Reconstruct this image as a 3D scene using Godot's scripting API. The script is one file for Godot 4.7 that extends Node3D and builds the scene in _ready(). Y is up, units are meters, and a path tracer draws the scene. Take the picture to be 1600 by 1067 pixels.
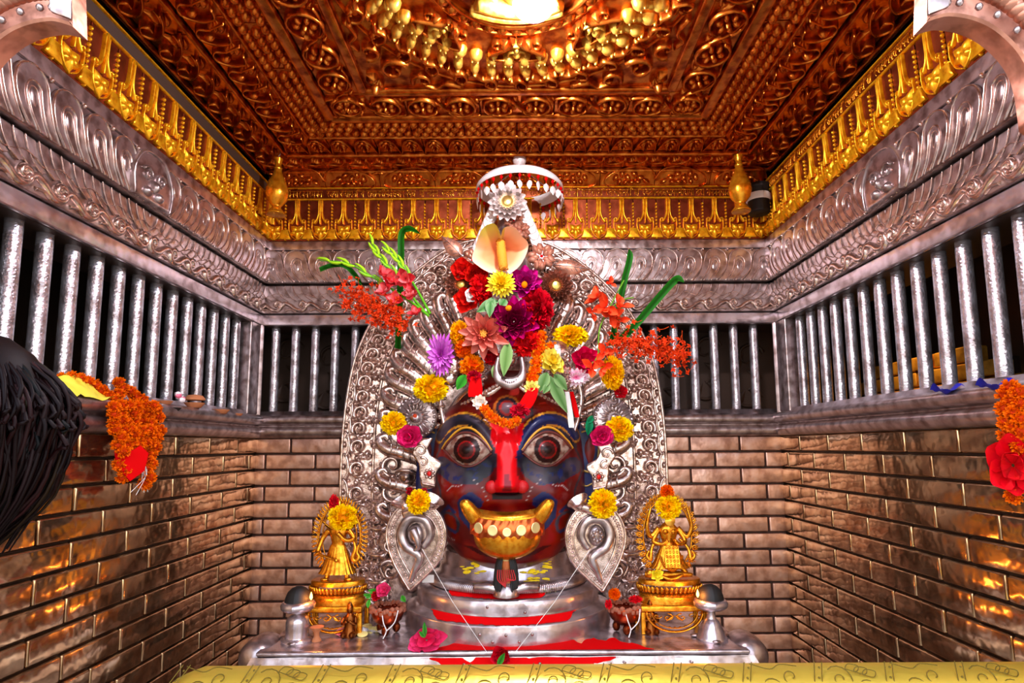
extends Node3D
# A gilded shrine room: brick-plated walls, grilles, carved ceiling, and a large painted mask on an altar.
var M := {}
var taken := {}
var rng := RandomNumberGenerator.new()

class Geo:
	var v := PackedVector3Array()
	var c := PackedColorArray()
	var i := PackedInt32Array()
	var X := Transform3D.IDENTITY
	var col := Color.WHITE
	func p(a: Vector3) -> int:
		v.push_back(X * a); c.push_back(col)
		return v.size() - 1
	func t(a: int, b: int, d: int) -> void:
		if X.basis.determinant() < 0:
			i.push_back(a); i.push_back(b); i.push_back(d)
		else:
			i.push_back(a); i.push_back(d); i.push_back(b)
	func q(a: int, b: int, d: int, e: int) -> void:
		t(a, b, d); t(a, d, e)
	func grid(nu: int, nv: int, f: Callable) -> void:
		var s := v.size()
		for b in nv + 1:
			for a in nu + 1:
				p(f.call(float(a) / nu, float(b) / nv))
		for b in nv:
			for a in nu:
				var k := s + b * (nu + 1) + a
				q(k, k + 1, k + nu + 2, k + nu + 1)
	func box(ce: Vector3, sz: Vector3, be := 0.0) -> void:
		var h := sz * 0.5
		be = minf(be, minf(h.x, minf(h.y, h.z)) * 0.9)
		var id := {}
		for x in [-1, 1]:
			for y in [-1, 1]:
				for z in [-1, 1]:
					for a in 3:
						var e := h - Vector3(be, be, be)
						e[a] = h[a]
						id[[x, y, z, a]] = p(ce + e * Vector3(x, y, z))
		for a in 3:
			var b := (a + 1) % 3
			var d := (a + 2) % 3
			for s in [-1, 1]:
				var ks := []
				for m in [[-1, -1], [1, -1], [1, 1], [-1, 1]]:
					var k := [0, 0, 0]
					k[a] = s; k[b] = m[0]; k[d] = m[1]
					ks.append(id[[k[0], k[1], k[2], a]])
				if s > 0:
					q(ks[0], ks[1], ks[2], ks[3])
				else:
					q(ks[3], ks[2], ks[1], ks[0])
			if be > 0:
				for m in [[-1, -1], [1, -1], [1, 1], [-1, 1]]:  # edges along axis a
					var lo := [0, 0, 0]
					lo[a] = -1; lo[b] = m[0]; lo[d] = m[1]
					var hi := lo.duplicate()
					hi[a] = 1
					var A: int = id[[lo[0], lo[1], lo[2], b]]
					var B: int = id[[hi[0], hi[1], hi[2], b]]
					var C: int = id[[hi[0], hi[1], hi[2], d]]
					var D: int = id[[lo[0], lo[1], lo[2], d]]
					if m[0] * m[1] > 0:
						q(D, C, B, A)
					else:
						q(A, B, C, D)
		if be > 0:
			for x in [-1, 1]:
				for y in [-1, 1]:
					for z in [-1, 1]:
						var ks := [id[[x, y, z, 0]], id[[x, y, z, 1]], id[[x, y, z, 2]]]
						if x * y * z > 0:
							t(ks[0], ks[1], ks[2])
						else:
							t(ks[0], ks[2], ks[1])
	func tube(pts, r, sides := 8, flat := 1.0, cap := true) -> void:
		var n: int = pts.size()
		var s := v.size()
		var T: Vector3 = (pts[1] - pts[0]).normalized()
		var N := T.cross(Vector3(0, 0, 1) if absf(T.z) < 0.9 else Vector3(1, 0, 0)).normalized()
		for k in n:
			var T2: Vector3 = (pts[mini(k + 1, n - 1)] - pts[maxi(k - 1, 0)]).normalized()
			N = (N - T2 * N.dot(T2)).normalized()
			var Bn := T2.cross(N)
			var f := float(k) / (n - 1)
			var rr: float = r if r is float else lerpf(r[floori(f * (r.size() - 1))], r[ceili(f * (r.size() - 1))], fposmod(f * (r.size() - 1), 1.0))
			for a in sides:
				var an := TAU * a / sides
				p(pts[k] + (N * cos(an) + Bn * sin(an) * flat) * rr)
		for k in n - 1:
			for a in sides:
				var b := (a + 1) % sides
				q(s + k * sides + a, s + k * sides + b, s + (k + 1) * sides + b, s + (k + 1) * sides + a)
		if cap:
			var e0 := p(pts[0])
			var e1 := p(pts[n - 1])
			for a in sides:
				var b := (a + 1) % sides
				t(e0, s + b, s + a)
				t(e1, s + (n - 1) * sides + a, s + (n - 1) * sides + b)
	func lathe(prof: Array, n := 24, a0 := 0.0, a1 := TAU, sz := 1.0) -> void:
		var m := prof.size() - 1
		grid(n, m, func(u, w):
			var q2: Vector2 = prof[roundi(w * m)]
			var a := lerpf(a0, a1, u)
			return Vector3(q2.x * sin(a), q2.y, q2.x * cos(a) * sz))
	func ball(ce: Vector3, r: Vector3, n := 10) -> void:
		grid(n, n / 2, func(u, w):
			var a: float = u * TAU
			var b: float = (w - 0.5) * PI
			return ce + Vector3(sin(a) * cos(b), sin(b), cos(a) * cos(b)) * r)
	func ridge(pts, w0: float, w1: float, h: float, z := 0.0) -> void:  # a rounded raised stroke on the plane
		var n: int = pts.size()
		var s := v.size()
		for k in n:
			var T: Vector2 = (pts[mini(k + 1, n - 1)] - pts[maxi(k - 1, 0)]).normalized()
			var L := Vector2(-T.y, T.x)
			var w := lerpf(w0, w1, float(k) / (n - 1))
			var hh := h * minf(1.0, w / maxf(w0, w1) + 0.25)
			for m in [[1.0, 0.0], [0.72, 0.72], [0.0, 1.0], [-0.72, 0.72], [-1.0, 0.0]]:
				var e: Vector2 = pts[k] + L * w * m[0]
				p(Vector3(e.x, e.y, z + hh * m[1]))
		for k in n - 1:
			for a in 4:
				var o := s + k * 5 + a
				q(o, o + 1, o + 6, o + 5)
		for e in [0, n - 1]:
			var o: int = s + e * 5
			if e == 0:
				t(o, o + 2, o + 1); t(o, o + 4, o + 2); t(o + 4, o + 3, o + 2)
			else:
				t(o, o + 1, o + 2); t(o, o + 2, o + 4); t(o + 4, o + 2, o + 3)
	func dome(ce: Vector2, rx: float, ry: float, h: float, rot := 0.0, z := 0.0, n := 10) -> void:
		var s := v.size()
		for m in [[1.0, 0.0], [0.86, 0.5], [0.5, 0.87]]:
			for a in n:
				var an := TAU * a / n
				var e := ce + Vector2(cos(an) * rx * m[0], sin(an) * ry * m[0]).rotated(rot)
				p(Vector3(e.x, e.y, z + h * m[1]))
		var top := p(Vector3(ce.x, ce.y, z + h))
		for k in 2:
			for a in n:
				var b := (a + 1) % n
				q(s + k * n + a, s + k * n + b, s + (k + 1) * n + b, s + (k + 1) * n + a)
		for a in n:
			t(s + 2 * n + a, s + 2 * n + (a + 1) % n, top)
	func leaf(ce: Vector2, ang: float, ln: float, wd: float, h: float, z := 0.0, bend := 0.0) -> void:
		var pts := []
		var n := 6
		var s := v.size()
		for k in n + 1:
			var f := float(k) / n
			var d := Vector2(cos(ang + bend * f), sin(ang + bend * f))
			var o := ce + d * ln * f
			var L := Vector2(-d.y, d.x)
			var w := wd * (sin(PI * pow(f, 0.75)) + 0.02)
			for m in [[1.0, 0.0], [0.55, 0.75], [0.0, 1.0], [-0.55, 0.75], [-1.0, 0.0]]:
				var e: Vector2 = o + L * w * m[0]
				p(Vector3(e.x, e.y, z + h * m[1] * (0.35 + 0.65 * sin(PI * pow(f, 0.75)))))
		for k in n:
			for a in 4:
				var o := s + k * 5 + a
				q(o, o + 1, o + 6, o + 5)
	func ext(poly: PackedVector2Array, z0: float, z1: float, be := 0.0) -> void:  # poly counter-clockwise, extruded along z
		if Geometry2D.is_polygon_clockwise(poly):
			poly.reverse()
		var n := poly.size()
		var inner := poly
		if be > 0:
			inner = PackedVector2Array()
			for k in n:
				var a := (poly[k] - poly[(k + n - 1) % n]).normalized()
				var b := (poly[(k + 1) % n] - poly[k]).normalized()
				var d := (Vector2(-a.y, a.x) + Vector2(-b.y, b.x))
				d = d.normalized() * minf(1.6, 1.0 / maxf(0.3, d.length() * 0.5))
				inner.push_back(poly[k] + d * be)
		var tri := Geometry2D.triangulate_polygon(inner)
		var trb := Geometry2D.triangulate_polygon(poly)
		var s := v.size()
		for k in n: p(Vector3(inner[k].x, inner[k].y, z1))
		for k in range(0, tri.size(), 3):
			var a := inner[tri[k]]
			var b := inner[tri[k + 1]]
			var d := inner[tri[k + 2]]
			if (b - a).cross(d - a) > 0: t(s + tri[k], s + tri[k + 1], s + tri[k + 2])
			else: t(s + tri[k], s + tri[k + 2], s + tri[k + 1])
		var s2 := v.size()
		for k in n: p(Vector3(poly[k].x, poly[k].y, z1 - be))
		if be > 0:
			for k in n:
				var m := (k + 1) % n
				q(s2 + k, s2 + m, s + m, s + k)
		var s3 := v.size()
		for k in n: p(Vector3(poly[k].x, poly[k].y, z1 - be))
		var s4 := v.size()
		for k in n: p(Vector3(poly[k].x, poly[k].y, z0))
		for k in n:
			var m := (k + 1) % n
			q(s4 + k, s4 + m, s3 + m, s3 + k)
		var s5 := v.size()
		for k in n: p(Vector3(poly[k].x, poly[k].y, z0))
		for k in range(0, trb.size(), 3):
			var a := poly[trb[k]]
			var b := poly[trb[k + 1]]
			var d := poly[trb[k + 2]]
			if (b - a).cross(d - a) > 0: t(s5 + trb[k], s5 + trb[k + 2], s5 + trb[k + 1])
			else: t(s5 + trb[k], s5 + trb[k + 1], s5 + trb[k + 2])
	func petal(ln: float, wd: float, cup: float, curl: float, ca: Color, cb: Color, pw := 0.8, nu := 2, nv := 4, notch := 0.0) -> void:  # grows along +y from the origin, faces +z
		var s := v.size()
		for b in nv + 1:
			var f := float(b) / nv
			col = ca.lerp(cb, f)
			for a in nu + 1:
				var u := float(a) / nu * 2.0 - 1.0
				var w := wd * (sin(PI * pow(clampf(f * 0.94 + 0.03, 0, 1), pw)) + 0.08)
				p(Vector3(u * w, ln * f - notch * ln * (1.0 - u * u) * f * f * f + notch * ln * 0.0, cup * (u * u - 0.4) * w + curl * ln * f * f))
		for b in nv:
			for a in nu:
				var k := s + b * (nu + 1) + a
				q(k, k + 1, k + nu + 2, k + nu + 1)
	func mesh() -> ArrayMesh:
		var n := PackedVector3Array()
		n.resize(v.size())
		for k in range(0, i.size(), 3):
			var a := i[k]
			var b := i[k + 1]
			var d := i[k + 2]
			var f := (v[d] - v[a]).cross(v[b] - v[a])
			n[a] += f; n[b] += f; n[d] += f
		for k in n.size():
			n[k] = n[k].normalized() if n[k].length_squared() > 1e-24 else Vector3.UP
		var ar := []
		ar.resize(Mesh.ARRAY_MAX)
		ar[Mesh.ARRAY_VERTEX] = v; ar[Mesh.ARRAY_NORMAL] = n; ar[Mesh.ARRAY_COLOR] = c; ar[Mesh.ARRAY_INDEX] = i
		var m := ArrayMesh.new()
		m.add_surface_from_arrays(Mesh.PRIMITIVE_TRIANGLES, ar)
		return m

const LAMP := Vector3(0.0502, 2.8750, 1.2593)
func _ready() -> void:
	rng.seed = 7
	# camera
	var cam := Camera3D.new()
	cam.projection = Camera3D.PROJECTION_FRUSTUM
	cam.near = 0.05; cam.far = 60.0
	cam.size = 1067.0 / 920.0 * cam.near
	cam.frustum_offset = Vector2(-10.0 / 920.0, 58.0 / 920.0) * cam.near
	cam.position = Vector3(0, 1.6, 2.83)
	cam.rotation_degrees = Vector3(6.6, 0, -0.3)
	add_child(cam)
	cam.current = true
	# sky, seen only through the open front, and daylight
	var env := Environment.new()
	var sky := Sky.new()
	var sm := ProceduralSkyMaterial.new()
	sm.sky_top_color = Color(0.80, 0.87, 0.98); sm.sky_horizon_color = Color(1.0, 0.97, 0.92); sm.sky_curve = 0.2
	sm.ground_bottom_color = Color(0.62, 0.58, 0.53); sm.ground_horizon_color = Color(0.85, 0.80, 0.74)
	sm.sky_energy_multiplier = 1.0; sm.ground_energy_multiplier = 1.0
	sky.sky_material = sm
	env.background_mode = Environment.BG_SKY; env.sky = sky
	env.background_energy_multiplier = 4.2
	env.tonemap_mode = Environment.TONE_MAPPER_LINEAR
	env.tonemap_exposure = 1.0
	env.sdfgi_enabled = true; env.ssao_enabled = true; env.ssil_enabled = true
	var we := WorldEnvironment.new()
	we.environment = env
	add_child(we)
	materials()
	build_walls()
	build_ledges()
	build_grilles()
	build_friezes()
	build_ceiling()
	build_arch()
	build_altar()
	build_mask()
	build_backplate()
	build_crown()
	build_parasol()
	build_earrings()
	build_idols()
	build_vessels()
	build_rail()
	build_flowers()
	build_rest()

# ---- curves
func crv(pts: Array, n := 5) -> Array:  # Catmull-Rom through 2D or 3D points
	var out := []
	for k in pts.size() - 1:
		var a = pts[maxi(k - 1, 0)]
		var b = pts[k]
		var c = pts[k + 1]
		var d = pts[mini(k + 2, pts.size() - 1)]
		for m in n:
			out.append(b.cubic_interpolate(c, a, d, float(m) / n))
	out.append(pts[-1])
	return out
func V(a: Array) -> Array:
	var o := []
	for k in range(0, a.size(), 2): o.append(Vector2(a[k], a[k + 1]))
	return o
func spi(c: Vector2, r0: float, r1: float, a0: float, a1: float, n := 12) -> Array:
	var o := []
	for k in n + 1:
		var f := float(k) / n
		o.append(c + Vector2.from_angle(lerpf(a0, a1, f)) * lerpf(r0, r1, f))
	return o
func lin(h: String) -> Color: return Color(h).srgb_to_linear()

# ---- nodes
func numbered(called: String) -> String:
	taken[called] = taken.get(called, -1) + 1
	return called if taken[called] == 0 else "%s_%03d" % [called, taken[called]]
func tag(o: Node, label: String, category: String, group := "") -> void:
	o.set_meta("label", label); o.set_meta("category", category)
	if group: o.set_meta("group", group)
func thing(called: String, label: String, category: String, at := Vector3.ZERO, group := "") -> Node3D:
	var o := Node3D.new()
	o.name = numbered(called)
	add_child(o)
	o.position = at
	tag(o, label, category, group)
	return o
func struct(called: String) -> Node3D:
	var o := Node3D.new()
	o.name = called
	add_child(o)
	o.set_meta("kind", "structure")
	return o
func put(m: Mesh, called: String, mat: Material, parent: Node, X := Transform3D.IDENTITY) -> MeshInstance3D:
	var o := MeshInstance3D.new()
	o.mesh = m
	o.material_override = mat
	o.transform = X
	if parent == self:
		o.name = numbered(called)
		add_child(o)
	else:
		o.name = called
		parent.add_child(o, true)
	return o
func mk(g: Geo, called: String, mat: Material, parent: Node, X := Transform3D.IDENTITY) -> MeshInstance3D:
	return put(g.mesh(), called, mat, parent, X)
func one(g: Geo, called: String, mat: Material, label: String, category: String, at: Vector3, group := "") -> MeshInstance3D:
	var o := mk(g, called, mat, self, Transform3D(Basis(), at))
	tag(o, label, category, group)
	return o

# ---- materials
func noise(fr: float, oct: int, sd: int, kind := FastNoiseLite.TYPE_SIMPLEX_SMOOTH) -> FastNoiseLite:
	var n := FastNoiseLite.new()
	n.noise_type = kind; n.frequency = fr; n.fractal_octaves = oct; n.seed = sd
	return n
func ntex(n: FastNoiseLite, ramp := [], normal := 0.0, size := 512) -> NoiseTexture2D:
	var t := NoiseTexture2D.new()
	t.width = size; t.height = size; t.seamless = true; t.noise = n
	if normal > 0:
		t.as_normal_map = true; t.bump_strength = normal
	if ramp:
		var g := Gradient.new()
		g.offsets = PackedFloat32Array(ramp[0]); g.colors = PackedColorArray(ramp[1])
		t.color_ramp = g
	return t
func metal(col: Color, rough: float, tex: Texture2D = null, nrm: Texture2D = null, ns := 0.5, sc := 2.0, metallic := 1.0) -> StandardMaterial3D:
	var m := StandardMaterial3D.new()
	m.albedo_color = col; m.metallic = metallic; m.roughness = rough
	m.uv1_triplanar = true; m.uv1_world_triplanar = true; m.uv1_scale = Vector3(sc, sc, sc)
	if tex: m.albedo_texture = tex
	if nrm:
		m.normal_enabled = true; m.normal_texture = nrm; m.normal_scale = ns
	return m
func matte(col: Color, rough := 0.7) -> StandardMaterial3D:
	var m := StandardMaterial3D.new()
	m.albedo_color = col; m.roughness = rough
	return m
func painted(rough := 0.6, coat := 0.0) -> StandardMaterial3D:
	var m := StandardMaterial3D.new()
	m.vertex_color_use_as_albedo = true; m.roughness = rough
	if coat > 0:
		m.clearcoat_enabled = true; m.clearcoat = coat; m.clearcoat_roughness = 0.15
	return m

func materials() -> void:
	var dents := ntex(noise(0.012, 3, 3), [], 3.0)
	var ripples := ntex(noise(0.02, 2, 7), [], 2.2)
	var grain := ntex(noise(0.09, 3, 5), [], 3.0)
	var tarn := ntex(noise(0.014, 4, 11), [[0.0, 0.4, 0.6, 1.0], [Color("8d7a72"), Color("cfc4c0"), Color("f4eeee"), Color("ffffff")]])
	var patina := ntex(noise(0.012, 5, 21), [[0.0, 0.35, 0.55, 1.0], [Color("6b4a35"), Color("b09080"), Color("f0dccb"), Color("ffffff")]])
	var gildt := ntex(noise(0.013, 4, 31), [[0.0, 0.35, 0.6, 1.0], [Color("8a4a1c"), Color("d09058"), Color("ffd9a0"), Color("fff2c8")]])
	var aged := ntex(noise(0.012, 5, 22), [[0.0, 0.3, 0.55, 1.0], [Color("b8a296"), Color("d0bcb0"), Color("f0e2d8"), Color("ffffff")]])
	var goldt := ntex(noise(0.02, 4, 33), [[0.0, 0.3, 0.6, 1.0], [Color("b9843a"), Color("e6bd6a"), Color("fff0c0"), Color("ffffff")]])
	M.silver = metal(Color(0.80, 0.75, 0.75), 0.29, tarn, dents, 0.5, 2.2, 0.90)
	M.silver_plate = metal(Color(0.86, 0.82, 0.84), 0.26, tarn, ripples, 0.5, 1.6, 0.85)
	M.silver_relief = metal(Color(0.95, 0.87, 0.83), 0.21, tarn, grain, 0.15, 4.0, 0.93)
	M.silver_bright = metal(Color(0.97, 0.92, 0.90), 0.35, null, grain, 0.2, 4.0, 0.4)
	M.bars = metal(Color(0.90, 0.90, 0.94), 0.25, tarn, grain, 0.5, 2.0, 0.8)
	M.gilt = metal(Color(0.86, 0.58, 0.29), 0.27, gildt, dents, 0.35, 2.4, 0.95)
	M.bare_copper = metal(Color(0.60, 0.29, 0.17), 0.38, aged, dents, 0.35, 2.4, 0.9)
	M.gold = metal(Color(0.98, 0.78, 0.16), 0.32, goldt, dents, 0.3, 3.0, 0.7)
	M.gold_bright = metal(Color(0.90, 0.66, 0.24), 0.27, goldt, grain, 0.25, 4.0, 0.9)
	M.skull_gold = metal(Color(0.92, 0.78, 0.42), 0.35, goldt, grain, 0.25, 4.0, 0.7)
	M.brass = metal(Color(0.95, 0.70, 0.20), 0.24, goldt, grain, 0.15, 3.0, 0.75)
	M.rail = metal(Color(1.0, 0.88, 0.34), 0.36, null, ripples, 0.35, 3.0, 0.8)
	M.rail_line = metal(Color(0.42, 0.34, 0.10), 0.5, null, null, 0, 1, 0.7)
	M.brick_back = metal(Color(0.84, 0.71, 0.66), 0.34, aged, dents, 0.6, 2.0, 0.94)
	M.brick_side = metal(Color(0.80, 0.70, 0.56), 0.14, aged, ripples, 0.45, 1.7, 0.97)
	M.brick_gold = metal(Color(1.0, 0.80, 0.34), 0.4, aged, dents, 0.6, 2.0, 0.6)
	M.joint = metal(Color(0.24, 0.18, 0.15), 0.5, null, null, 0, 1, 0.6)
	M.copper = metal(Color(0.90, 0.64, 0.53), 0.36, tarn, dents, 0.5, 2.5, 0.7)
	M.wood_and_gap_shade = matte(Color(0.24, 0.16, 0.11), 0.6)  # wood of the carved screen; also the shade colour of the left ceiling gap
	M.timber = matte(Color(0.27, 0.19, 0.14), 0.85)
	M.stone = matte(Color(0.62, 0.58, 0.53), 0.85)
	M.bloom = painted(0.62)
	M.bloom.metallic_specular = 0.2
	M.bloom.backlight_enabled = true
	M.bloom.backlight = Color(0.12, 0.10, 0.08)
	M.green = matte(Color(0.10, 0.36, 0.09), 0.4)
	M.paint = painted(0.38, 0.12)
	M.paint.metallic_specular = 0.35
	M.gloss = painted(0.4, 0.2)
	M.soot = matte(Color(0.07, 0.055, 0.05), 0.6)
	M.white = matte(Color(0.92, 0.90, 0.88), 0.7)
	M.red = matte(Color(0.80, 0.015, 0.03), 0.75)
	M.red.metallic_specular = 0.15
	M.clay = matte(Color(0.72, 0.44, 0.27), 0.8)

const W := 1.26       # half width of the room
const ZF := 1.75      # where the side walls end
const CY := 2.95      # ceiling
const CZ := 1.33      # middle of the ceiling
func wall_at(side: int, s: float, y: float, off := 0.0) -> Transform3D:  # 0 back, 1 left, 2 right; local z points into the room
	match side:
		0: return Transform3D(Basis(Vector3.RIGHT, Vector3.UP, Vector3.BACK), Vector3(s, y, off))
		1: return Transform3D(Basis(Vector3.FORWARD, Vector3.UP, Vector3.RIGHT), Vector3(-W + off, y, s))
	return Transform3D(Basis(Vector3.BACK, Vector3.UP, Vector3.LEFT), Vector3(W - off, y, s))
func ceil_at(side: int, s: float, r: float, off := 0.0) -> Transform3D:  # local y points outward, z down
	match side:
		0: return Transform3D(Basis(Vector3.LEFT, Vector3.FORWARD, Vector3.DOWN), Vector3(s, CY - off, CZ - r))
		1: return Transform3D(Basis(Vector3.BACK, Vector3.LEFT, Vector3.DOWN), Vector3(-r, CY - off, s))
	return Transform3D(Basis(Vector3.FORWARD, Vector3.RIGHT, Vector3.DOWN), Vector3(r, CY - off, s))

func bar_box(a: Vector3, b: Vector3, be := 0.006) -> Geo:
	var g := Geo.new()
	g.box((a + b) * 0.5, (b - a).abs(), be)
	return g

func bricks(side: int, wall: Node3D, lo: float, hi: float, mat: Material) -> void:
	var H := 0.0752
	var L := 0.237
	var cache := {}
	for k in 22:
		var y := 1.648 - H * (k + 0.5)
		var s := lo - (0.0 if k % 2 == 0 else L * 0.5) - (0.06 if side == 0 else 0.03)
		while s < hi - 0.01:
			var a := maxf(s, lo)
			var b := minf(s + L, hi)
			s += L
			if b - a < 0.02: continue
			var key := snappedf(b - a, 0.001)
			if not cache.has(key):
				var g := Geo.new()
				g.box(Vector3.ZERO, Vector3(b - a - 0.006, H - 0.006, 0.024), 0.006)
				cache[key] = g.mesh()
			var X := wall_at(side, (a + b) * 0.5, y, 0.004 + rng.randf() * 0.002)
			X.basis = X.basis * Basis.from_euler(Vector3(rng.randfn(0, 0.010), rng.randfn(0, 0.008), 0))
			put(cache[key], "brick", mat, wall, X)

func build_walls() -> void:
	for side in 3:
		var lo := -W if side == 0 else 0.0
		var hi := W if side == 0 else ZF
		var wall := struct(["wall_back", "wall_left", "wall_right"][side])
		var core := Geo.new()
		core.box(Vector3(0, 0.83, -0.1), Vector3(hi - lo + (0.4 if side == 0 else 0.0), 1.66, 0.2), 0)
		core.box(Vector3(0, 2.62, -0.1), Vector3(hi - lo + (0.4 if side == 0 else 0.0), 0.86, 0.2), 0)
		mk(core, "wall_core", M.joint, wall, wall_at(side, (lo + hi) * 0.5, 0))
		bricks(side, wall, lo, hi, M.brick_back if side == 0 else M.brick_side)
	for s in [-1, 1]:  # the corridors behind the grilles
		var o := struct("wall_corridor_left" if s < 0 else "wall_corridor_right")
		mk(bar_box(Vector3(s * 2.3, 0, -0.9), Vector3(s * 2.4, 3.3, ZF + 0.1)), "wall_face", M.timber, o)
		mk(bar_box(Vector3(s * 1.47, 0, ZF - 0.02), Vector3(s * 2.4, 3.3, ZF + 0.1)), "wall_end", M.timber, o)
	var far := struct("wall_corridor_back")
	mk(bar_box(Vector3(-2.4, 0, -1.0), Vector3(2.4, 3.3, -0.9)), "wall_face", M.timber, far)
	var roof := struct("ceiling_corridor")
	mk(bar_box(Vector3(-2.4, 3.1, -1.0), Vector3(2.4, 3.3, 2.25)), "roof_slab", M.timber, roof)
	# carved wooden screen behind the back grille
	var scr := struct("wall_carved_screen")
	mk(bar_box(Vector3(-1.45, 1.4, -0.42), Vector3(1.45, 2.7, -0.36)), "panel", M.wood_and_gap_shade, scr)
	var g := Geo.new()
	for k in 2:
		g.ridge(spi(Vector2(0, 0.1 - 0.2 * k), 0.085, 0.02, 0.3 + PI * k, 5.2 + PI * k, 16), 0.012, 0.006, 0.018)
		g.leaf(Vector2(-0.09, 0.02 - 0.2 * k), 1.0, 0.12, 0.025, 0.015)
		g.leaf(Vector2(0.07, -0.02 - 0.1 * k), 2.6, 0.1, 0.022, 0.015)
	var gm := g.mesh()
	for k in 12:
		put(gm, "scroll", M.wood_and_gap_shade, scr, Transform3D(Basis(), Vector3(-1.26 + 0.229 * k, 2.02 - 0.04 * (k % 2), -0.362)))
	# floor
	var fl := struct("floor")
	mk(bar_box(Vector3(-2.4, -0.1, -1.0), Vector3(2.4, 0, 3.0)), "slab", M.stone, fl)
	var yard := struct("floor_courtyard")
	mk(bar_box(Vector3(-9, -0.2, 3.0), Vector3(9, -0.02, 14)), "paving", M.stone, yard)

func build_ledges() -> void:
	var prof := PackedVector2Array([Vector2(-0.12, 1.645), Vector2(0.012, 1.645), Vector2(0.035, 1.652), Vector2(0.05, 1.672), Vector2(0.045, 1.690), Vector2(0.028, 1.697), Vector2(0.03, 1.706), Vector2(0.058, 1.712), Vector2(0.066, 1.735), Vector2(0.05, 1.752), Vector2(0.005, 1.757), Vector2(-0.005, 1.775), Vector2(-0.12, 1.78)])
	for side in 3:
		var lo := -W if side == 0 else 0.0
		var hi := W if side == 0 else ZF
		var o := struct("trim_%d" % (side + 1))
		var g := Geo.new()
		g.ext(prof, 0, hi - lo)
		var B := Transform3D(Basis(Vector3.BACK, Vector3.UP, Vector3.LEFT), Vector3(W, 0, 0))
		if side == 1: B = Transform3D(Basis(Vector3.RIGHT, Vector3.UP, Vector3.BACK), Vector3(-W, 0, 0))
		if side == 2: B = Transform3D(Basis(Vector3.LEFT, Vector3.UP, Vector3.FORWARD), Vector3(W, 0, ZF))
		mk(g, "sill", M.silver, o, B)
		# lower rail of the grille and the top rail
		var top := Geo.new()
		top.box(Vector3(0, 2.219, -0.045), Vector3(hi - lo, 0.055, 0.12), 0.005)
		mk(top, "top_rail", M.silver_plate, o, wall_at(side, (lo + hi) * 0.5, 0))

func build_grilles() -> void:
	var g := Geo.new()
	var pts := []
	for k in 9: pts.append(Vector3(0, 0.43 * k / 8.0, 0))
	g.tube(pts, 0.0205, 16)
	var bar := g.mesh()
	for side in 3:
		var o := struct(["window_1", "window_2", "window_3"][side])
		var n := 25 if side == 0 else 16
		for k in n:
			var s := (-W + 0.06 + 0.0985 * k) if side == 0 else (0.155 + 0.1005 * k)
			if side == 0 and absf(s) > W - 0.04: continue
			var X := wall_at(side, s, 1.768, -0.045)
			X.basis = X.basis.rotated(Vector3.UP, rng.randf() * TAU)
			put(bar, "bar", M.bars, o, X)
	for s in [-1, 1]:  # corner posts
		var o := struct("trim_4" if s < 0 else "trim_5")
		var p := Geo.new()
		p.box(Vector3(s * (W + 0.025), 1.98, 0.045), Vector3(0.07, 0.45, 0.13), 0.008)
		p.X = Transform3D(Basis(Vector3.UP, s * -0.6), Vector3(s * (W + 0.01), 0, 0.0))
		p.box(Vector3(0, 1.98, 0.0), Vector3(0.05, 0.45, 0.05), 0.005)
		mk(p, "post", M.silver, o)

func petal_tile(dirn: float, rims: bool) -> ArrayMesh:  # one lotus petal of the upper silver frieze, 0.115 wide and 0.165 high
	var g := Geo.new()
	g.X = Transform3D(Basis.from_scale(Vector3(dirn, 1, 1)), Vector3.ZERO)
	var f := func(a): return crv(V(a), 4)
	var sc := func(a: Array) -> Array:
		var o := []
		for q in a: o.append(Vector2(q.x * 0.115 - 0.0575, q.y * 0.155))
		return o
	var outer := V([-0.40, 0.0, -0.12, 0.3, 0.02, 0.62, 0.12, 0.86, 0.36, 1.0, 0.66, 0.99, 0.90, 0.84, 0.97, 0.58, 0.84, 0.28, 0.50, 0.0])
	var body := PackedVector2Array(sc.call(crv(outer, 3)))
	g.X = g.X * Transform3D(Basis(Vector3.UP, -0.05), Vector3.ZERO)
	if not rims:
		g.ext(body, -0.006, 0.006, 0.003)
		g.dome(sc.call(V([0.46, 0.47]))[0], 0.012, 0.022, 0.004, -0.3, 0.005, 10)
		return g.mesh()
	var mid := V([-0.14, 0.0, 0.10, 0.24, 0.23, 0.5, 0.29, 0.70, 0.46, 0.76, 0.62, 0.70, 0.68, 0.53, 0.57, 0.28, 0.28, 0.0])
	g.ridge(sc.call(crv(mid, 4)), 0.0034, 0.0034, 0.0045, 0.005)
	g.ridge(sc.call(crv(V([-0.02, 0.0, 0.18, 0.22, 0.31, 0.48, 0.37, 0.62, 0.47, 0.66, 0.57, 0.62, 0.60, 0.5, 0.48, 0.26, 0.18, 0.0]), 4)), 0.0020, 0.0020, 0.003, 0.005)
	g.dome(sc.call(V([0.0, 1.0]))[0], 0.007, 0.009, 0.012, 0, 0)
	g.ridge(sc.call(crv(outer, 4)), 0.0030, 0.0030, 0.006, 0.004)
	return g.mesh()

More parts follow.
